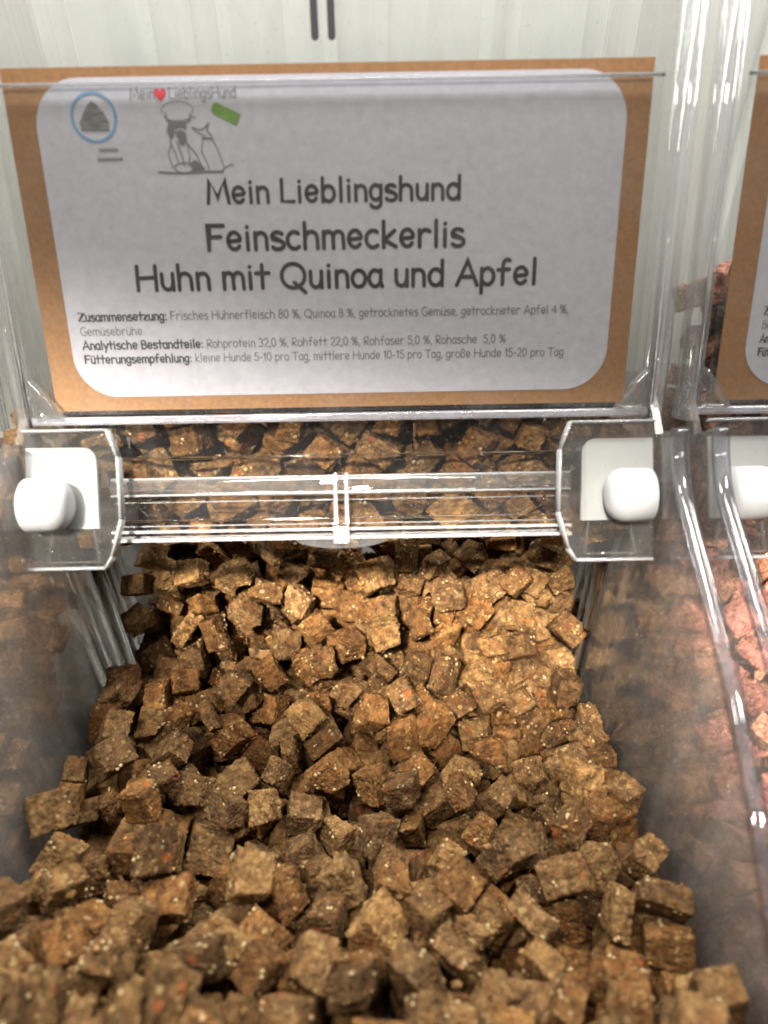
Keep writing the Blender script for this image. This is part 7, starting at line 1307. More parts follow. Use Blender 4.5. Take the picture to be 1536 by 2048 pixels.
(121,-305,2619,-2248,791,-496,143,-329),(116,-371,2639,-2116,11,-48,-996,80),(117,26,3105,-2103,804,-218,-524,175),(1,-668,2396,-1894,238,281,618,-694),
(13,-747,2495,-1715,282,535,599,-525),(3,-909,2494,-1502,456,482,-744,-80),(12,-602,2525,-2002,570,-821,-44,-11),(12,-936,2558,-1911,457,-681,-449,-354),
(3,-982,2471,-2111,29,122,978,-169),(2,-611,2463,-2117,137,698,-691,129),(0,-774,2524,-1944,560,-427,-129,698),(3,-925,2612,-1161,686,-36,726,-34),
(114,-770,2488,-2097,438,-628,526,371),(119,-614,2569,-1856,841,526,-86,91),(111,-859,2601,-1803,625,457,-314,550),(102,-688,2625,-1749,349,-469,-664,-466),
(108,-875,2604,-1662,949,-237,141,-155),(116,-706,2645,-1635,24,-169,142,975),(114,-848,2687,-1561,580,-808,99,23),(113,-697,2656,-1510,91,575,24,813),
(103,-634,2442,-1522,544,-716,372,230),(104,-837,2688,-1451,200,719,-665,-8),(103,-758,2495,-1429,327,888,-1,322),(119,-760,2728,-1363,516,-841,144,80),
(117,-878,2492,-1346,403,732,53,-546),(109,-756,2581,-1329,281,942,141,116),(108,-648,2540,-1332,11,666,-90,740),(102,-810,2602,-1254,272,953,47,124),
(100,-787,2692,-1174,86,-27,973,-213)]
MASS_L = [(1,-1023,2425,-2541,392,869,-80,-291),(20,-960,3197,-1938,332,57,792,-508),(6,-1039,2167,-2490,704,195,-268,628),(16,-773,3198,-2062,752,-340,-475,307),
(6,-1022,2800,-2304,568,240,-301,727),(7,-1023,2343,-2417,441,896,23,-57),(8,-1021,1855,-2763,563,-511,493,423),(8,-1032,1557,-3079,20,-789,609,73),
(7,-1044,1676,-2862,452,-439,-405,-663),(0,-1065,2629,-2406,326,688,-235,-605),(2,-804,2695,-2087,66,-36,-940,-334),(14,-1045,2021,-2663,13,-159,87,983),
(14,-1020,2730,-2096,392,402,-788,251),(8,-1035,2298,-2649,264,763,-324,-494),(10,-1011,1410,-2780,36,-24,37,998),(17,-1062,2141,-2433,293,-717,614,150),
(12,-963,1881,-3009,40,-227,-972,-41),(6,-1010,1996,-2754,964,-144,-209,-75),(4,-1037,1551,-2876,138,-18,-79,987),(11,-922,2273,-2155,121,616,775,-73),
(18,-853,2303,-2541,712,26,111,-693),(20,-953,1702,-2653,487,-344,-533,-600),(18,-874,1892,-2620,649,723,224,-78),(2,-1024,1719,-2973,131,-543,829,33),
(19,-1017,2191,-2594,785,359,157,-480),(13,-1026,1333,-3062,754,6,-140,-641),(18,-1086,1243,-2762,280,-642,286,-655),(16,-958,2410,-2258,533,117,494,-676),
(1,-850,3033,-2152,753,137,186,-616),(17,-1021,2062,-2839,610,45,-285,-738),(2,-907,2288,-2059,144,876,459,-29),(20,-902,2584,-2424,436,887,146,43),
(14,-935,2756,-2190,111,364,888,258),(21,-728,2885,-2129,510,-300,784,-186),(2,-1043,2922,-2186,673,71,-16,-736),(20,-1042,3061,-2103,295,532,-624,490),
(5,-1019,1550,-2964,48,-319,-945,-52),(1,-791,2321,-2415,122,-713,-98,683),(14,-868,2445,-2305,635,-318,-391,586),(16,-911,2058,-2857,785,88,-62,610),
(3,-803,2488,-2534,567,-94,790,-213),(19,-880,2243,-2277,553,-659,-367,353),(21,-918,2594,-2122,878,-326,313,-159),(11,-700,2989,-2071,741,178,-540,-356),
(114,-1057,104,-2740,611,-473,501,-390),(110,-914,90,-2754,53,604,-790,83),(109,-690,100,-2761,341,252,795,-433),(108,-488,41,-2697,463,-397,712,349),
(108,-306,49,-2716,187,-191,154,951),(120,-13,63,-2724,624,-408,618,-250),(119,-1028,238,-2703,5,-988,9,156),(115,-843,246,-2738,97,-437,186,-875),
(107,-577,254,-2733,38,948,-300,99),(115,-413,227,-2758,473,61,4,-879),(107,-244,235,-2738,673,330,502,431),(100,-35,279,-2753,200,335,884,-258),
(108,-949,481,-2817,399,186,873,209),(102,-790,419,-2819,104,532,-830,130),(100,-565,526,-2864,517,245,-36,-820),(102,-336,542,-2889,796,-330,108,497),
(103,-230,423,-2814,165,838,504,-125),(114,-1038,692,-2954,890,452,60,20),(109,-800,583,-2898,817,-199,-488,-235),(109,-610,656,-2981,606,-430,546,-386),
(109,-425,685,-2952,364,-281,-425,779),(117,-241,623,-2924,124,958,-258,-25),(121,3,572,-2923,93,61,6,-994),(113,-1044,803,-2992,454,-554,-605,-348),
(115,-893,806,-3004,599,-468,119,-639),(109,-598,838,-3001,547,396,-448,-586),(101,-458,847,-2972,600,-238,-562,518),(101,-297,781,-3001,104,618,775,-84),
(102,-12,740,-2978,649,24,-191,736),(112,-1049,1012,-3025,402,-915,11,-17),(113,-918,987,-3010,755,-7,653,-53),(113,-649,1085,-3028,663,430,-425,441),
(115,-440,995,-3048,427,-39,16,-903),(102,-252,977,-3046,286,-660,302,625),(110,-59,1022,-3082,704,-124,218,665),(119,-1039,1194,-3068,574,-819,5,7),
(114,-837,1152,-3053,681,-72,-146,714),(105,-632,1210,-3045,576,-288,506,573),(110,-481,1155,-3070,969,-91,18,231),(113,-309,1166,-3028,417,133,-872,-219),
(102,-209,1235,-3086,953,173,-247,31),(109,-849,1291,-3034,152,-63,591,-790),(107,-692,1378,-3043,343,486,745,-302),(107,-394,1329,-3040,359,-461,416,697),
(115,-268,1444,-3084,178,-655,-696,236),(101,-68,1398,-3080,54,708,-677,-194),(101,-797,1580,-3072,668,-266,-338,-607),(106,-644,1574,-3084,121,-989,57,-65),
(101,-465,1562,-3050,144,964,8,-225),(120,-206,1580,-3053,834,98,193,-508),(113,-9,1561,-3047,649,-38,-722,-236),(111,-990,1742,-3064,163,-172,-777,583),
(103,-864,1716,-3063,475,-235,662,-530),(117,-653,1704,-3091,462,589,-544,379),(105,-514,1746,-3079,13,477,-870,-125),(106,-238,1766,-3066,21,-693,-719,-38),
(120,-15,1777,-3023,520,-499,493,487),(105,-798,1941,-2997,112,-74,342,-930),(117,-703,1807,-3098,643,-189,-267,-693),(120,-455,1884,-2985,389,-788,-44,476),
(116,-205,1912,-2996,63,-7,-591,-804),(114,-44,1969,-2960,375,-906,-181,81),(116,-770,2160,-2788,690,332,511,-389),(102,-671,2043,-2869,983,119,-31,-140),
(105,-409,2039,-2905,259,-308,-297,866),(110,-227,2069,-2897,524,-225,438,-695),(106,-79,2154,-2807,668,55,22,-742),(120,-842,2272,-2671,786,-563,-156,204),
(108,-663,2232,-2712,588,-144,-758,242),(118,-331,2103,-2788,717,57,402,567),(109,-291,2252,-2699,19,-24,211,977),(110,-37,2281,-2674,344,-926,76,-134),
(115,-643,2476,-2544,125,1,-363,923),(104,-474,2389,-2563,962,-242,-105,-71),(117,-249,2422,-2578,823,170,-427,-334),(105,-81,2353,-2573,42,-175,-414,-892),
(115,-675,2592,-2458,177,56,815,-549),(114,-328,2472,-2502,643,-238,246,-685),(108,-216,2572,-2414,360,-600,-670,-248),(108,-59,2583,-2407,831,-549,-62,62),
(120,-854,2733,-2324,518,-229,746,-350),(100,-695,2741,-2306,643,282,386,-598),(119,-444,2695,-2335,286,947,75,122),(105,-261,2875,-2247,431,-483,-698,-306),
(102,-31,2823,-2248,75,-213,-727,-648),(109,-731,3101,-2135,338,124,-238,902),(108,-433,2977,-2177,616,278,-166,718),(119,-244,3001,-2153,929,321,-55,175),
(103,-25,3019,-2178,718,-390,381,432),(105,-1052,-7,-2662,682,27,158,-713),(103,-865,125,-2637,613,-15,172,-771),(108,-772,-8,-2680,158,243,-701,652),
(120,-469,19,-2564,186,680,-709,-25),(103,-311,172,-2623,421,-802,-197,374),(106,-117,144,-2652,846,-411,7,339),(104,-982,196,-2571,427,685,-282,518),
(104,-707,298,-2700,527,-662,-527,81),(108,-689,154,-2623,2,239,919,-314),(109,-425,304,-2657,12,636,765,101),(119,-242,382,-2623,687,319,143,-637),
(103,-35,317,-2643,334,934,116,53),(108,-1017,592,-2699,391,-747,497,205),(112,-804,491,-2722,316,-233,154,907),(108,-629,437,-2773,203,-213,-110,949),
(120,-424,449,-2800,739,-62,-326,586),(107,-228,486,-2711,188,779,572,-176),(113,-100,453,-2744,137,675,-340,-640),(113,-1022,608,-2877,548,268,-314,727),
(115,-716,598,-2866,368,-516,336,697),(106,-478,647,-2867,78,511,720,462),(120,-284,649,-2796,351,-430,-322,767),(105,-172,650,-2847,585,-485,-624,-180),
(108,-40,581,-2792,96,80,909,398),(103,-1036,841,-2876,117,654,736,-132),(112,-743,841,-2991,940,-246,136,-195),(120,-560,783,-2881,602,521,-426,429),
(113,-329,796,-2844,628,-369,681,-80),(107,-196,795,-2872,60,743,180,642),(108,-39,735,-2866,149,-579,91,-797),(104,-1069,966,-2878,576,-424,532,453),
(104,-817,995,-2965,583,107,-731,-338),(109,-623,980,-2971,133,-338,-712,-601),(104,-415,1062,-2964,33,961,-269,-61),(102,-193,945,-2918,304,594,-299,682),
(116,-42,1039,-2991,810,535,-161,-180),(115,-1012,1182,-2936,11,384,918,101),(117,-858,1154,-2947,473,610,-520,-365),(109,-634,1197,-2927,163,1,869,-467),
(120,-454,1250,-2901,168,-197,-945,-201),(103,-194,1149,-2987,902,55,424,-68),(110,-2,1201,-3040,742,-132,-260,604),(110,-1026,1372,-2977,714,-158,25,681),
(116,-880,1305,-2920,929,-117,13,350),(106,-592,1337,-2968,49,-559,776,288),(117,-415,1433,-3051,789,-599,-109,83),(115,-190,1398,-2994,397,668,-630,-3),
(120,-13,1360,-2948,372,915,110,-110),(111,-810,1454,-2998,474,-262,-719,437),(101,-651,1517,-2979,97,-89,621,773),(101,-368,1548,-2947,255,-665,-696,91),
(121,-199,1548,-2934,250,-202,-731,602),(103,-26,1523,-2939,467,448,649,-400),(105,-910,1622,-2965,515,78,119,-846),(109,-630,1703,-2983,76,-4,-994,-85),
(101,-469,1703,-2973,86,-46,-595,-798),(119,-209,1726,-2971,64,-979,-192,-11),(114,-36,1689,-2897,612,94,-775,-125),(101,-795,1857,-2960,786,265,-98,549),
(100,-632,1877,-2967,513,-441,565,472),(121,-361,1797,-2991,558,-733,179,-345),(108,-249,1854,-2891,441,-349,-584,586),(118,-50,1897,-2869,96,989,108,-14),
(119,-822,2109,-2674,220,97,-59,-969),(112,-606,2049,-2751,190,-140,225,-945),(108,-424,1939,-2818,772,-242,-548,211),(105,-185,2016,-2847,432,-468,-769,59),
(107,-60,2069,-2767,983,179,-22,45),(118,-681,2328,-2570,410,-904,53,-107),(102,-479,2156,-2756,13,157,584,-796),(102,-374,2268,-2643,580,-428,673,-166),
(107,-148,2225,-2636,445,715,464,-275),(110,-654,2417,-2486,361,-924,122,-24),(103,-464,2279,-2533,147,616,734,-244),(104,-189,2359,-2528,440,-647,-615,-98),
(107,-22,2471,-2497,552,233,-259,757),(120,-761,2484,-2337,385,-417,-251,784),(114,-583,2519,-2332,751,-281,-398,447),(110,-403,2541,-2430,318,-495,781,-209),
(116,-201,2471,-2371,696,284,342,-564),(108,-39,2526,-2277,112,-832,-533,-107),(116,-815,2649,-2246,242,-534,-764,-269),(113,-661,2637,-2261,496,314,-341,734),
(107,-494,2767,-2248,103,672,-640,358),(108,-189,2689,-2330,3,-60,340,938),(100,-14,2702,-2338,471,594,-579,300),(100,-579,3060,-2112,418,-654,-165,608),
(110,-386,3079,-2119,359,832,408,-113),(115,-322,2892,-2111,379,-609,-489,496),(119,-66,2884,-2091,10,-221,-639,737),(106,-1035,21,-2570,31,-981,-7,190),
(111,-860,0,-2577,571,-473,668,-57),(108,-647,-2,-2561,438,249,551,-666),(121,-374,56,-2500,546,-284,57,-786),(113,-216,21,-2591,847,207,-483,-79),
(112,-28,31,-2540,261,-284,919,-84),(117,-917,202,-2460,126,280,-947,-92),(120,-796,327,-2601,435,-159,396,793),(107,-622,273,-2557,506,385,197,-746),
(101,-445,286,-2554,628,-68,-112,767),(101,-282,298,-2517,428,602,670,-71),(109,-6,235,-2552,72,22,-932,-354),(118,-1054,423,-2693,704,91,485,-511),
(109,-868,522,-2653,102,-874,90,467),(107,-673,436,-2639,295,83,590,747),(115,-463,430,-2714,38,-243,-154,957),(112,-216,578,-2603,538,309,74,-781),
(109,-17,513,-2647,454,-827,314,107),(121,-995,678,-2780,161,60,-280,-945),(121,-855,662,-2877,629,503,204,-556),(108,-573,665,-2751,65,343,-496,795),
(120,-400,671,-2710,95,-918,18,384),(118,-143,680,-2722,653,422,542,318),(119,5,676,-2644,358,562,581,-466),(117,-1076,873,-2769,731,-88,-655,172),
(109,-737,726,-2865,372,475,395,692),(110,-512,844,-2772,467,-304,-393,732),(100,-385,928,-2762,759,335,286,-479),(119,-195,852,-2728,712,-12,-643,282),
(119,-35,881,-2824,714,698,29,-45),(120,-912,959,-2841,639,598,-315,367),(119,-709,974,-2890,638,-44,-190,-745),(111,-533,1011,-2900,931,-45,143,334),
(116,-380,999,-2844,267,-636,632,354),(106,-196,1001,-2804,156,-258,953,-17),(101,-7,1007,-2872,5,-21,998,-63),(103,-999,1100,-2852,741,130,36,-658),
(120,-849,1132,-2821,610,-418,583,338),(116,-591,1121,-2814,153,522,-415,-729),(119,-419,1156,-2829,570,296,-141,753),(107,-108,1164,-2885,228,-856,62,-459),
(111,36,1146,-2939,455,550,488,503),(114,-865,1339,-2832,80,761,643,-45),(112,-601,1296,-2847,210,604,648,-415),(107,-357,1350,-2865,531,791,-149,-264),
(111,-195,1299,-2932,428,400,-781,216),(111,25,1257,-2859,744,314,543,229),(114,-882,1484,-2876,533,-627,531,202),(118,-715,1468,-2861,315,937,-134,61),
(108,-308,1473,-2831,663,435,-609,40),(104,-180,1500,-2818,68,-431,-900,4),(112,-7,1428,-2802,990,122,64,8),(109,-822,1668,-2890,108,889,382,-230),
(111,-579,1660,-2891,581,-408,-439,551),(108,-344,1667,-2858,435,549,598,-390),(114,-184,1688,-2868,39,-799,601,11),(119,-19,1683,-2761,21,-995,-57,-76),
(112,-921,1860,-2894,155,700,-166,677),(115,-715,1914,-2820,26,700,685,-203),(120,-591,1814,-2860,531,-465,-462,536),(103,-416,1788,-2839,522,381,345,-681),
(112,-228,1849,-2760,833,30,-8,553),(114,-51,1826,-2800,692,-57,26,-719),(117,-729,2034,-2693,622,-401,-640,-205),(101,-554,1975,-2696,47,383,539,748),
(115,-424,2057,-2692,124,292,260,-912),(111,-221,2100,-2742,109,-162,447,873),(103,-42,1969,-2727,637,40,149,-755),(106,-859,2158,-2544,28,673,729,124),
(109,-691,2222,-2557,52,-386,-891,-235),(110,-560,2174,-2623,717,-268,185,616),(117,-300,2183,-2598,635,-419,-506,-408),(108,-24,2173,-2612,520,809,-210,177),
(111,-636,2413,-2383,144,-577,791,142),(112,-493,2397,-2430,541,-825,48,-156),(118,-260,2309,-2454,545,411,-66,-728),(101,-18,2308,-2478,224,-657,651,306),
(118,-544,2468,-2249,329,-748,-575,33),(117,-514,2608,-2443,837,486,63,-243),(101,-170,2390,-2275,256,-730,181,-608),(121,-25,2483,-2189,523,277,734,-332),
(107,-825,2539,-2177,257,495,-220,-800),(103,-649,2526,-2178,251,949,72,-178),(107,-596,2878,-2194,619,29,-408,671),(102,-246,2761,-2216,745,-239,-46,-621),
(103,-57,2735,-2161,759,614,-179,123),(111,-838,2850,-2259,932,339,67,-112),(102,-499,3182,-2074,808,-106,312,488),(110,-357,3152,-2085,211,559,-731,330),
(116,-217,3197,-2062,231,703,-513,-436),(119,-117,3042,-2004,575,-31,-784,-233),(118,-1078,-3,-2418,711,-25,699,73),(109,-755,20,-2465,33,894,9,447),
(108,-613,170,-2462,10,-11,-419,908),(101,-310,66,-2402,493,82,-581,-642),(114,-148,79,-2446,727,-551,-117,393),(104,-35,-35,-2422,121,-154,698,689),
(111,-1050,134,-2469,775,-476,-279,-308),(119,-854,334,-2453,884,6,-336,-325),(108,-630,394,-2467,302,-501,749,311),(103,-449,258,-2443,78,688,709,132),
(107,-354,413,-2471,352,-902,-200,-148),(116,-20,193,-2456,296,-90,846,-434),(115,-996,396,-2625,419,-860,-202,208),(121,-825,621,-2674,96,-751,610,-235),
(109,-651,523,-2537,185,737,594,-264),(106,-409,557,-2722,100,-178,-597,-776),(113,-111,455,-2545,186,876,320,-311),(117,12,567,-2521,618,-293,-32,729),
(119,-1054,778,-2689,639,389,430,-507),(101,-867,726,-2747,710,358,359,-489),(117,-711,658,-2721,629,174,-362,-666),(100,-510,664,-2599,653,349,193,643),
(101,-250,754,-2620,656,557,97,-500),(100,-84,794,-2536,116,-404,776,470),(105,-1044,953,-2684,80,163,884,430),(113,-882,819,-2820,480,-875,-58,13),
(107,-643,829,-2745,137,-463,-2,876),(117,-368,837,-2698,831,139,-376,385),(100,-157,908,-2574,55,-46,-501,863),(112,2,835,-2694,41,-669,742,20),
(105,-1031,1040,-2763,132,-970,197,-51),(105,-740,842,-2844,507,243,-504,655),(111,-574,976,-2793,475,-577,299,594),(100,-450,1040,-2704,531,141,-577,605),
(113,-259,998,-2692,613,-248,-583,-471),(113,-13,1066,-2746,197,663,-49,720),(109,-915,1100,-2704,62,-210,975,33),(119,-653,1065,-2738,222,-153,908,320),
(101,-344,1143,-2723,145,-838,429,304),(100,-183,1195,-2743,94,-781,359,-503),(111,6,1208,-2756,616,396,50,-679),(116,-809,1423,-2740,245,158,178,940),
(102,-759,1268,-2865,608,103,-747,-249),(121,-503,1518,-2892,85,722,683,68),(102,-183,1311,-2821,30,-579,-813,-51),(105,22,1324,-2715,641,231,727,86),
(108,-881,1591,-2738,111,139,749,-638),(113,-643,1555,-2785,155,-699,597,362),(119,-446,1563,-2765,360,58,-341,866),(101,-138,1537,-2719,274,-51,10,-960),
(110,35,1556,-2676,634,-150,732,-200),(116,-872,1737,-2803,130,967,133,-173),(119,-722,1734,-2854,261,666,-75,-695),(118,-335,1625,-2702,149,739,595,-279),
(111,-192,1680,-2740,109,-557,-406,716),(120,-44,1693,-2634,129,49,667,-732),(108,-724,1888,-2688,613,-761,85,197),(116,-583,1867,-2690,711,331,-492,379),
(110,-423,1815,-2698,195,971,-134,-38),(109,-195,1815,-2685,187,-679,-191,684),(120,-54,1815,-2681,19,-10,-716,-698),(108,-849,2008,-2597,581,-562,337,482),
(118,-606,2035,-2569,255,845,-209,420),(116,-402,1969,-2639,380,340,196,838),(114,-282,2075,-2630,321,683,-592,-284),(104,-16,1962,-2638,720,84,-61,686),
(100,-884,2132,-2462,31,71,54,-996),(110,-676,2253,-2439,794,103,-23,599),(101,-474,2147,-2499,352,-98,-849,381),(108,-134,2119,-2548,428,-168,-363,811),
(113,14,2064,-2465,227,679,-273,-642),(100,-615,2295,-2298,401,546,405,613),(109,-364,2319,-2415,555,-690,-465,-5),(106,-151,2284,-2397,478,138,-845,-195),
(102,-4,2413,-2378,607,-345,284,657),(108,-464,2311,-2242,31,-675,-337,-655),(105,-467,2522,-2357,36,-929,-1,369),(104,-90,2221,-2332,321,-709,571,261),
(107,-84,2573,-2123,218,150,212,-941),(115,-691,2714,-2164,109,-694,-25,711),(102,-449,2578,-2222,215,-75,-867,443),(109,-538,2724,-2153,840,-122,438,296),
(101,-202,2782,-2089,40,-653,693,-304),(102,-1071,3197,-2056,105,-632,167,-749),(100,-372,3206,-2002,365,928,-68,42),(103,-234,3188,-1942,290,-674,677,-45),
(101,-86,3189,-2037,383,-399,-380,-742),(117,-959,-18,-2517,981,36,160,108),(118,-835,85,-2438,222,814,322,430),(113,-620,3,-2388,654,15,756,-9),
(107,-192,188,-2362,418,-168,-802,392),(110,-220,-42,-2420,493,-497,523,486),(114,-3,90,-2377,35,360,230,903),(104,-963,343,-2576,621,56,480,-617),
(107,-783,435,-2398,548,775,-92,-302),(116,-512,493,-2488,568,461,127,-670),(111,-519,263,-2339,132,-514,-32,-847),(121,-417,524,-2419,102,-803,128,572),
(114,-120,268,-2486,615,451,622,-176),(109,-1069,498,-2572,433,-299,286,801),(108,-797,525,-2519,161,-653,-94,734),(118,-610,571,-2622,579,-755,58,-302),
(121,-476,432,-2626,427,577,580,-385),(110,-181,660,-2535,835,-408,274,248),(103,-56,564,-2422,317,-653,-489,483),(112,-1038,677,-2558,675,324,-640,-173),
(114,-911,712,-2604,690,-33,-243,-681),(105,-752,756,-2661,560,-390,-577,-448),(112,-538,836,-2523,308,-333,-161,876),(105,-329,666,-2609,347,202,859,-317),
(121,-75,664,-2474,26,347,217,912),(108,-1039,971,-2558,87,-703,-180,-683),(121,-923,852,-2685,71,-612,733,-290),(115,-612,947,-2548,14,-980,-10,-197),
(114,-447,796,-2618,284,-263,-560,-732),(115,-290,964,-2593,738,19,-173,651),(101,3,953,-2525,45,-715,-673,185),(100,-1055,1117,-2623,484,-454,532,527),
(111,-879,959,-2714,321,-304,695,567),(111,-583,941,-2649,40,-994,90,-49),(121,-494,1116,-2639,561,425,274,-655),(105,-326,1089,-2615,553,538,-636,-21),
(121,-115,982,-2667,144,-162,-479,850),(114,-1019,1268,-2647,661,-374,-36,-649),(117,-919,1132,-2598,656,-352,546,384),(112,-732,980,-2661,669,-458,98,577),
(118,-501,1242,-2714,139,240,-374,-885),(103,-344,1291,-2679,395,606,668,-173),(120,-40,1201,-2631,389,877,-240,-147),(110,-1005,1374,-2688,7,9,630,-777),
(116,-878,1290,-2722,84,600,-790,89),(102,-800,1161,-2652,401,275,640,595),(108,-513,1389,-2800,366,659,262,603),(107,-260,1401,-2710,419,-472,-775,45),
(109,-87,1361,-2681,148,636,-757,-22),(116,-957,1487,-2654,231,-968,-54,-82),(102,-756,1466,-2675,834,-236,57,-496),(120,-656,1658,-2701,1,-26,-853,522),
(101,-417,1505,-2620,917,385,17,-102),(110,-259,1527,-2598,675,193,533,-472),(118,4,1418,-2613,330,628,-699,90),(121,-792,1709,-2705,645,-398,581,-295),
(102,-646,1759,-2667,242,316,763,-509),(106,-447,1678,-2652,85,589,-729,337),(116,-161,1593,-2615,867,25,36,-497),(109,-22,1590,-2560,460,-759,398,233),
(100,-582,1883,-2524,502,-615,449,-410),(115,-409,1815,-2621,440,-137,-144,-875),(103,-231,1730,-2604,511,424,718,-211),(106,-109,1793,-2512,17,533,87,842),
(102,-925,1960,-2503,207,83,782,-582),(119,-705,2006,-2497,531,-421,-161,718),(111,-314,1939,-2605,230,-273,482,800),(118,-205,1983,-2561,761,-283,347,-469),
(115,-18,1923,-2565,346,407,632,-562),(107,-774,2102,-2375,391,32,902,-182),(107,-608,2160,-2399,596,775,44,-205),(107,-402,2016,-2473,193,151,-963,-110),
(114,-275,2120,-2473,911,-81,372,159),(116,16,2220,-2378,670,67,710,207),(100,-790,1659,-2557,747,-74,544,375),(106,-615,2138,-2289,365,-96,222,-899),
(106,-280,2208,-2337,128,890,250,-359),(102,-143,1998,-2494,864,-200,353,-299),(109,1,2343,-2305,653,146,740,64),(102,-723,2380,-2202,628,-245,231,702),
(113,-379,2154,-2271,389,327,94,-856),(109,-326,2406,-2358,7,-665,-448,598),(120,-206,2562,-2228,686,-255,-662,162),(107,-17,2739,-2053,683,98,158,706),
(120,-836,2412,-2080,311,420,-30,852),(102,-476,2471,-2144,51,5,303,-952),(103,-401,2752,-2105,318,188,-651,663),(112,-205,2873,-1989,306,749,580,94),
(113,-516,3215,-1927,590,-15,807,-16),(110,-348,2897,-2009,110,727,676,45),(121,-11,3247,-1971,636,-302,461,540),(115,-926,63,-2427,618,-350,-300,636),
(100,-481,99,-2349,292,646,695,-122),(108,-350,355,-2352,200,-676,691,159),(100,-176,369,-2436,318,125,778,-528),(111,-1040,267,-2541,405,-726,546,-109),
(105,-653,298,-2394,739,-267,164,597),(101,-392,723,-2481,62,-108,250,-960),(114,-394,563,-2570,280,240,-36,929),(102,-174,824,-2464,700,203,-414,-545),
(102,-955,853,-2554,332,49,596,-730),(100,-446,911,-2589,648,-310,-372,588),(106,-866,1216,-2532,186,934,260,-159),(113,-895,998,-2553,319,-619,-559,451),
(108,-688,1206,-2695,242,-211,820,-475),(107,-597,1306,-2658,752,-591,-216,196),(103,-245,1158,-2598,184,-608,707,312),(112,-74,1114,-2516,595,-189,-464,-629),
(118,-531,1459,-2696,901,-401,107,-127),(117,-861,1828,-2732,265,-286,559,732),(108,-506,1699,-2541,531,619,134,-563),(121,-348,1890,-2522,663,-444,330,504),
(105,15,1867,-2477,716,264,-13,646),(105,-394,2193,-2395,443,-445,-82,774),(102,-176,2132,-2327,210,-827,-337,398),(121,34,2344,-2158,754,28,-652,-77),
(116,-378,2491,-2293,427,176,-480,-746),(121,-305,2619,-2248,791,-496,143,-329),(107,-490,2890,-2054,470,-394,-9,-790),(116,-371,2639,-2116,11,-48,-996,80),
(117,26,3105,-2103,804,-218,-524,175)]

def unpack(row): return row[0], Vector((row[1]/10000, row[2]/10000, (row[3]/10+ZO)/1000)), Quaternion([q/1000 for q in row[4:8]]).normalized()
HUE = ['greyish brown', 'warm brown', 'light tan', 'dark brown']; SHAPE = {'cube': 'square-cut', 'slab': 'long slab', 'small': 'small', 'wedge': 'wedge-shaped'}
RT = random.Random(77)
ORD = ['', 'first', 'second', 'third', 'fourth', 'fifth', 'sixth', 'seventh', 'eighth', 'ninth', 'tenth', 'eleventh', 'twelfth', 'thirteenth', 'fourteenth', 'fifteenth', 'sixteenth', 'seventeenth', 'eighteenth', 'nineteenth', 'twentieth']
def ordinal(i): return ORD[i] if i < len(ORD) else 'twenty-' + ORD[i-20] if i < 30 else 'thirtieth'
def picture(v):   # where a point falls in the photograph, in its pixels
    w = cam.rotation_euler.to_matrix().transposed() @ (v-cam.location)
    return 768+1479*w.x/-w.z, 1024-1479*w.y/-w.z
def add_treats(rows, cx, mats, hue, tail, cat, group, name, mirror=False, from_side='left wall'):
    items = []
    for row in rows:
        k, loc, q = unpack(row)
        if mirror: loc.x = -loc.x; q = Quaternion((q.w, q.x, -q.y, -q.z))
        loc.x += cx/1000
        o = bpy.data.objects.new(name, MESH[k]); COL.objects.link(o)
        o.scale = (RT.uniform(.80, 1.04),)*3
        o.location = loc; o.rotation_mode = 'QUATERNION'; o.rotation_quaternion = q
        hi = RT.choices(range(len(mats)), [3, 3, 2, 2][:len(mats)])[0]
        o.material_slots[0].link = 'OBJECT'; o.material_slots[0].material = mats[hi]
        px, py = picture(loc); items.append((py, px, o, k, hi))
    items.sort(key=lambda i: i[0]); bands = {}
    for it in items: bands.setdefault(int((it[0]-900)//48), []).append(it)
    for n, b in enumerate(sorted(bands)):
        L = sorted(bands[b], key=lambda i: i[1])
        if mirror: L.reverse()
        for j, (py, px, o, k, hi) in enumerate(L):
            tag(o, '%s %s treat, %s from %s, %s row %s' % (hue[hi], SHAPE[KIND[k]], ordinal(j+1), from_side, ordinal(n+1), tail), cat, group)
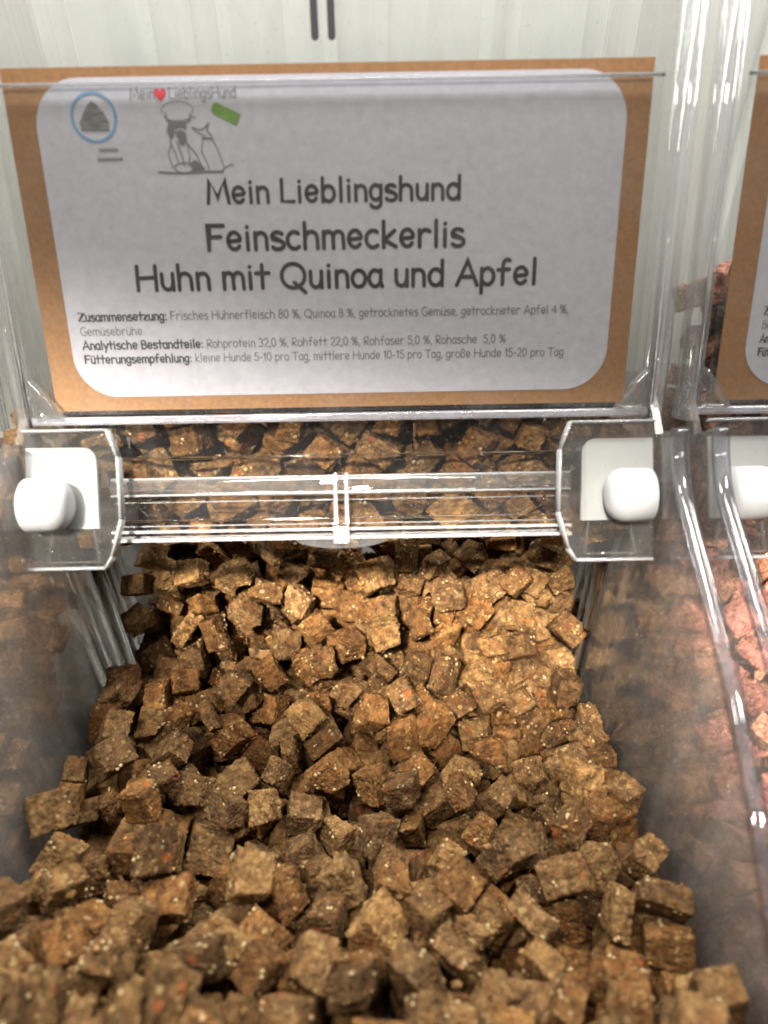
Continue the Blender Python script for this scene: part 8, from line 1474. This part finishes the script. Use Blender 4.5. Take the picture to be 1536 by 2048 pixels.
def add_mass(rows, cx, mats, label, cat, name, mirror=False):
    """the rest of a heap, mostly buried: one mesh"""
    co, fa, mi, tmp, base = [], [], [], {}, 0
    for row in rows:
        k, loc, q = unpack(row)
        if mirror: loc.x = -loc.x; q = Quaternion((q.w, q.x, -q.y, -q.z))
        loc.x += cx/1000
        if k not in tmp:
            b2, _ = treat_mesh(k % 100, 4 if k >= 100 else 14, False)
            b2.verts.index_update()
            tmp[k] = (np.array([v.co[:] for v in b2.verts]), np.array([[v.index for v in f.verts] for f in b2.faces])); b2.free()
        v, f = tmp[k]; R3 = np.array(q.to_matrix())
        co.append(v @ R3.T + np.array(loc)); fa.append(f+base); base += len(v); mi.append(np.full(len(f), RT.randrange(len(mats))))
    co = np.concatenate(co); fa = np.concatenate(fa); mi = np.concatenate(mi); n = len(fa)
    me = bpy.data.meshes.new(name)
    me.vertices.add(len(co)); me.vertices.foreach_set('co', co.ravel())
    me.loops.add(4*n); me.loops.foreach_set('vertex_index', fa.ravel().astype(np.int32))
    me.polygons.add(n); me.polygons.foreach_set('loop_start', np.arange(0, 4*n, 4, dtype=np.int32))
    for m in mats: me.materials.append(m)
    me.polygons.foreach_set('material_index', mi.astype(np.int32)); me.update(calc_edges=True); me.validate()
    me.polygons.foreach_set('use_smooth', np.ones(n, bool))
    o = bpy.data.objects.new(name, me); COL.objects.link(o); tag(o, label, cat, None, 'stuff')
add_treats(SCOOP, BX, TREAT, HUE, 'below lid bar', 'dog treat', 'brown dog treats heaped in the middle bin', 'dog_treat')
add_treats(HOPPER, BX, TREAT, HUE, 'behind clear strip', 'dog treat', 'brown dog treats pressed behind the clear lid', 'dog_treat')
add_treats(NEARL, BX-PITCH, TREAT, HUE, 'of left bin', 'dog treat', 'brown dog treats in the bin at the left edge', 'dog_treat', True, 'dividing wall')
add_treats(NEARR, BX+PITCH, RED, ['beet red', 'pinkish brown'], 'of right bin', 'red treat', 'reddish dog treats in the bin at the right edge', 'red_dog_treat', False, 'dividing wall')
add_treats(HOPR, BX+PITCH, RED, ['beet red', 'pinkish brown'], 'behind right label', 'red treat', 'reddish dog treats behind the right label', 'red_dog_treat', False, 'corner post')
add_mass(MASS_C, BX, TREAT, 'buried brown treats under the heap in the middle bin', 'treat heap', 'buried_treats')
add_mass(MASS_R, BX+PITCH, RED, 'buried reddish treats under the heap in the right bin', 'treat heap', 'buried_red_treats')
add_mass(MASS_L, BX-PITCH, TREAT, 'buried brown treats under the heap in the left bin', 'treat heap', 'buried_treats', True)

# crumbs and dust of broken treats along the walls and between the pieces
RC = random.Random(21); bm = bmesh.new()
for row in SCOOP:
    k, loc, q = unpack(row)
    for m_ in range(1 if RC.random() < .6 and abs(loc.x) < .095 else 0):
        r_ = RC.uniform(.0005, .0014)
        c = Vector((max(-.110, min(.110, loc.x*(1.02 if abs(loc.x) > .085 else 1)+RC.uniform(-.008, .008)))+BX/1000, loc.y+RC.uniform(-.009, .005), loc.z+RC.uniform(-.002, .006)))
        res = bmesh.ops.create_icosphere(bm, subdivisions=2, radius=r_)
        for v in res['verts']:
            v.co = Vector((v.co.x*1.3, v.co.y, v.co.z*.8)); v.co += v.co.normalized()*noise.noise(v.co*2200+c*90)*r_*.7; v.co += c
o = obj('crumbs', bm, [TREAT[2]], None, True); tag(o, 'tiny loose crumbs among the brown treats in the middle bin', 'crumbs', None, 'stuff')
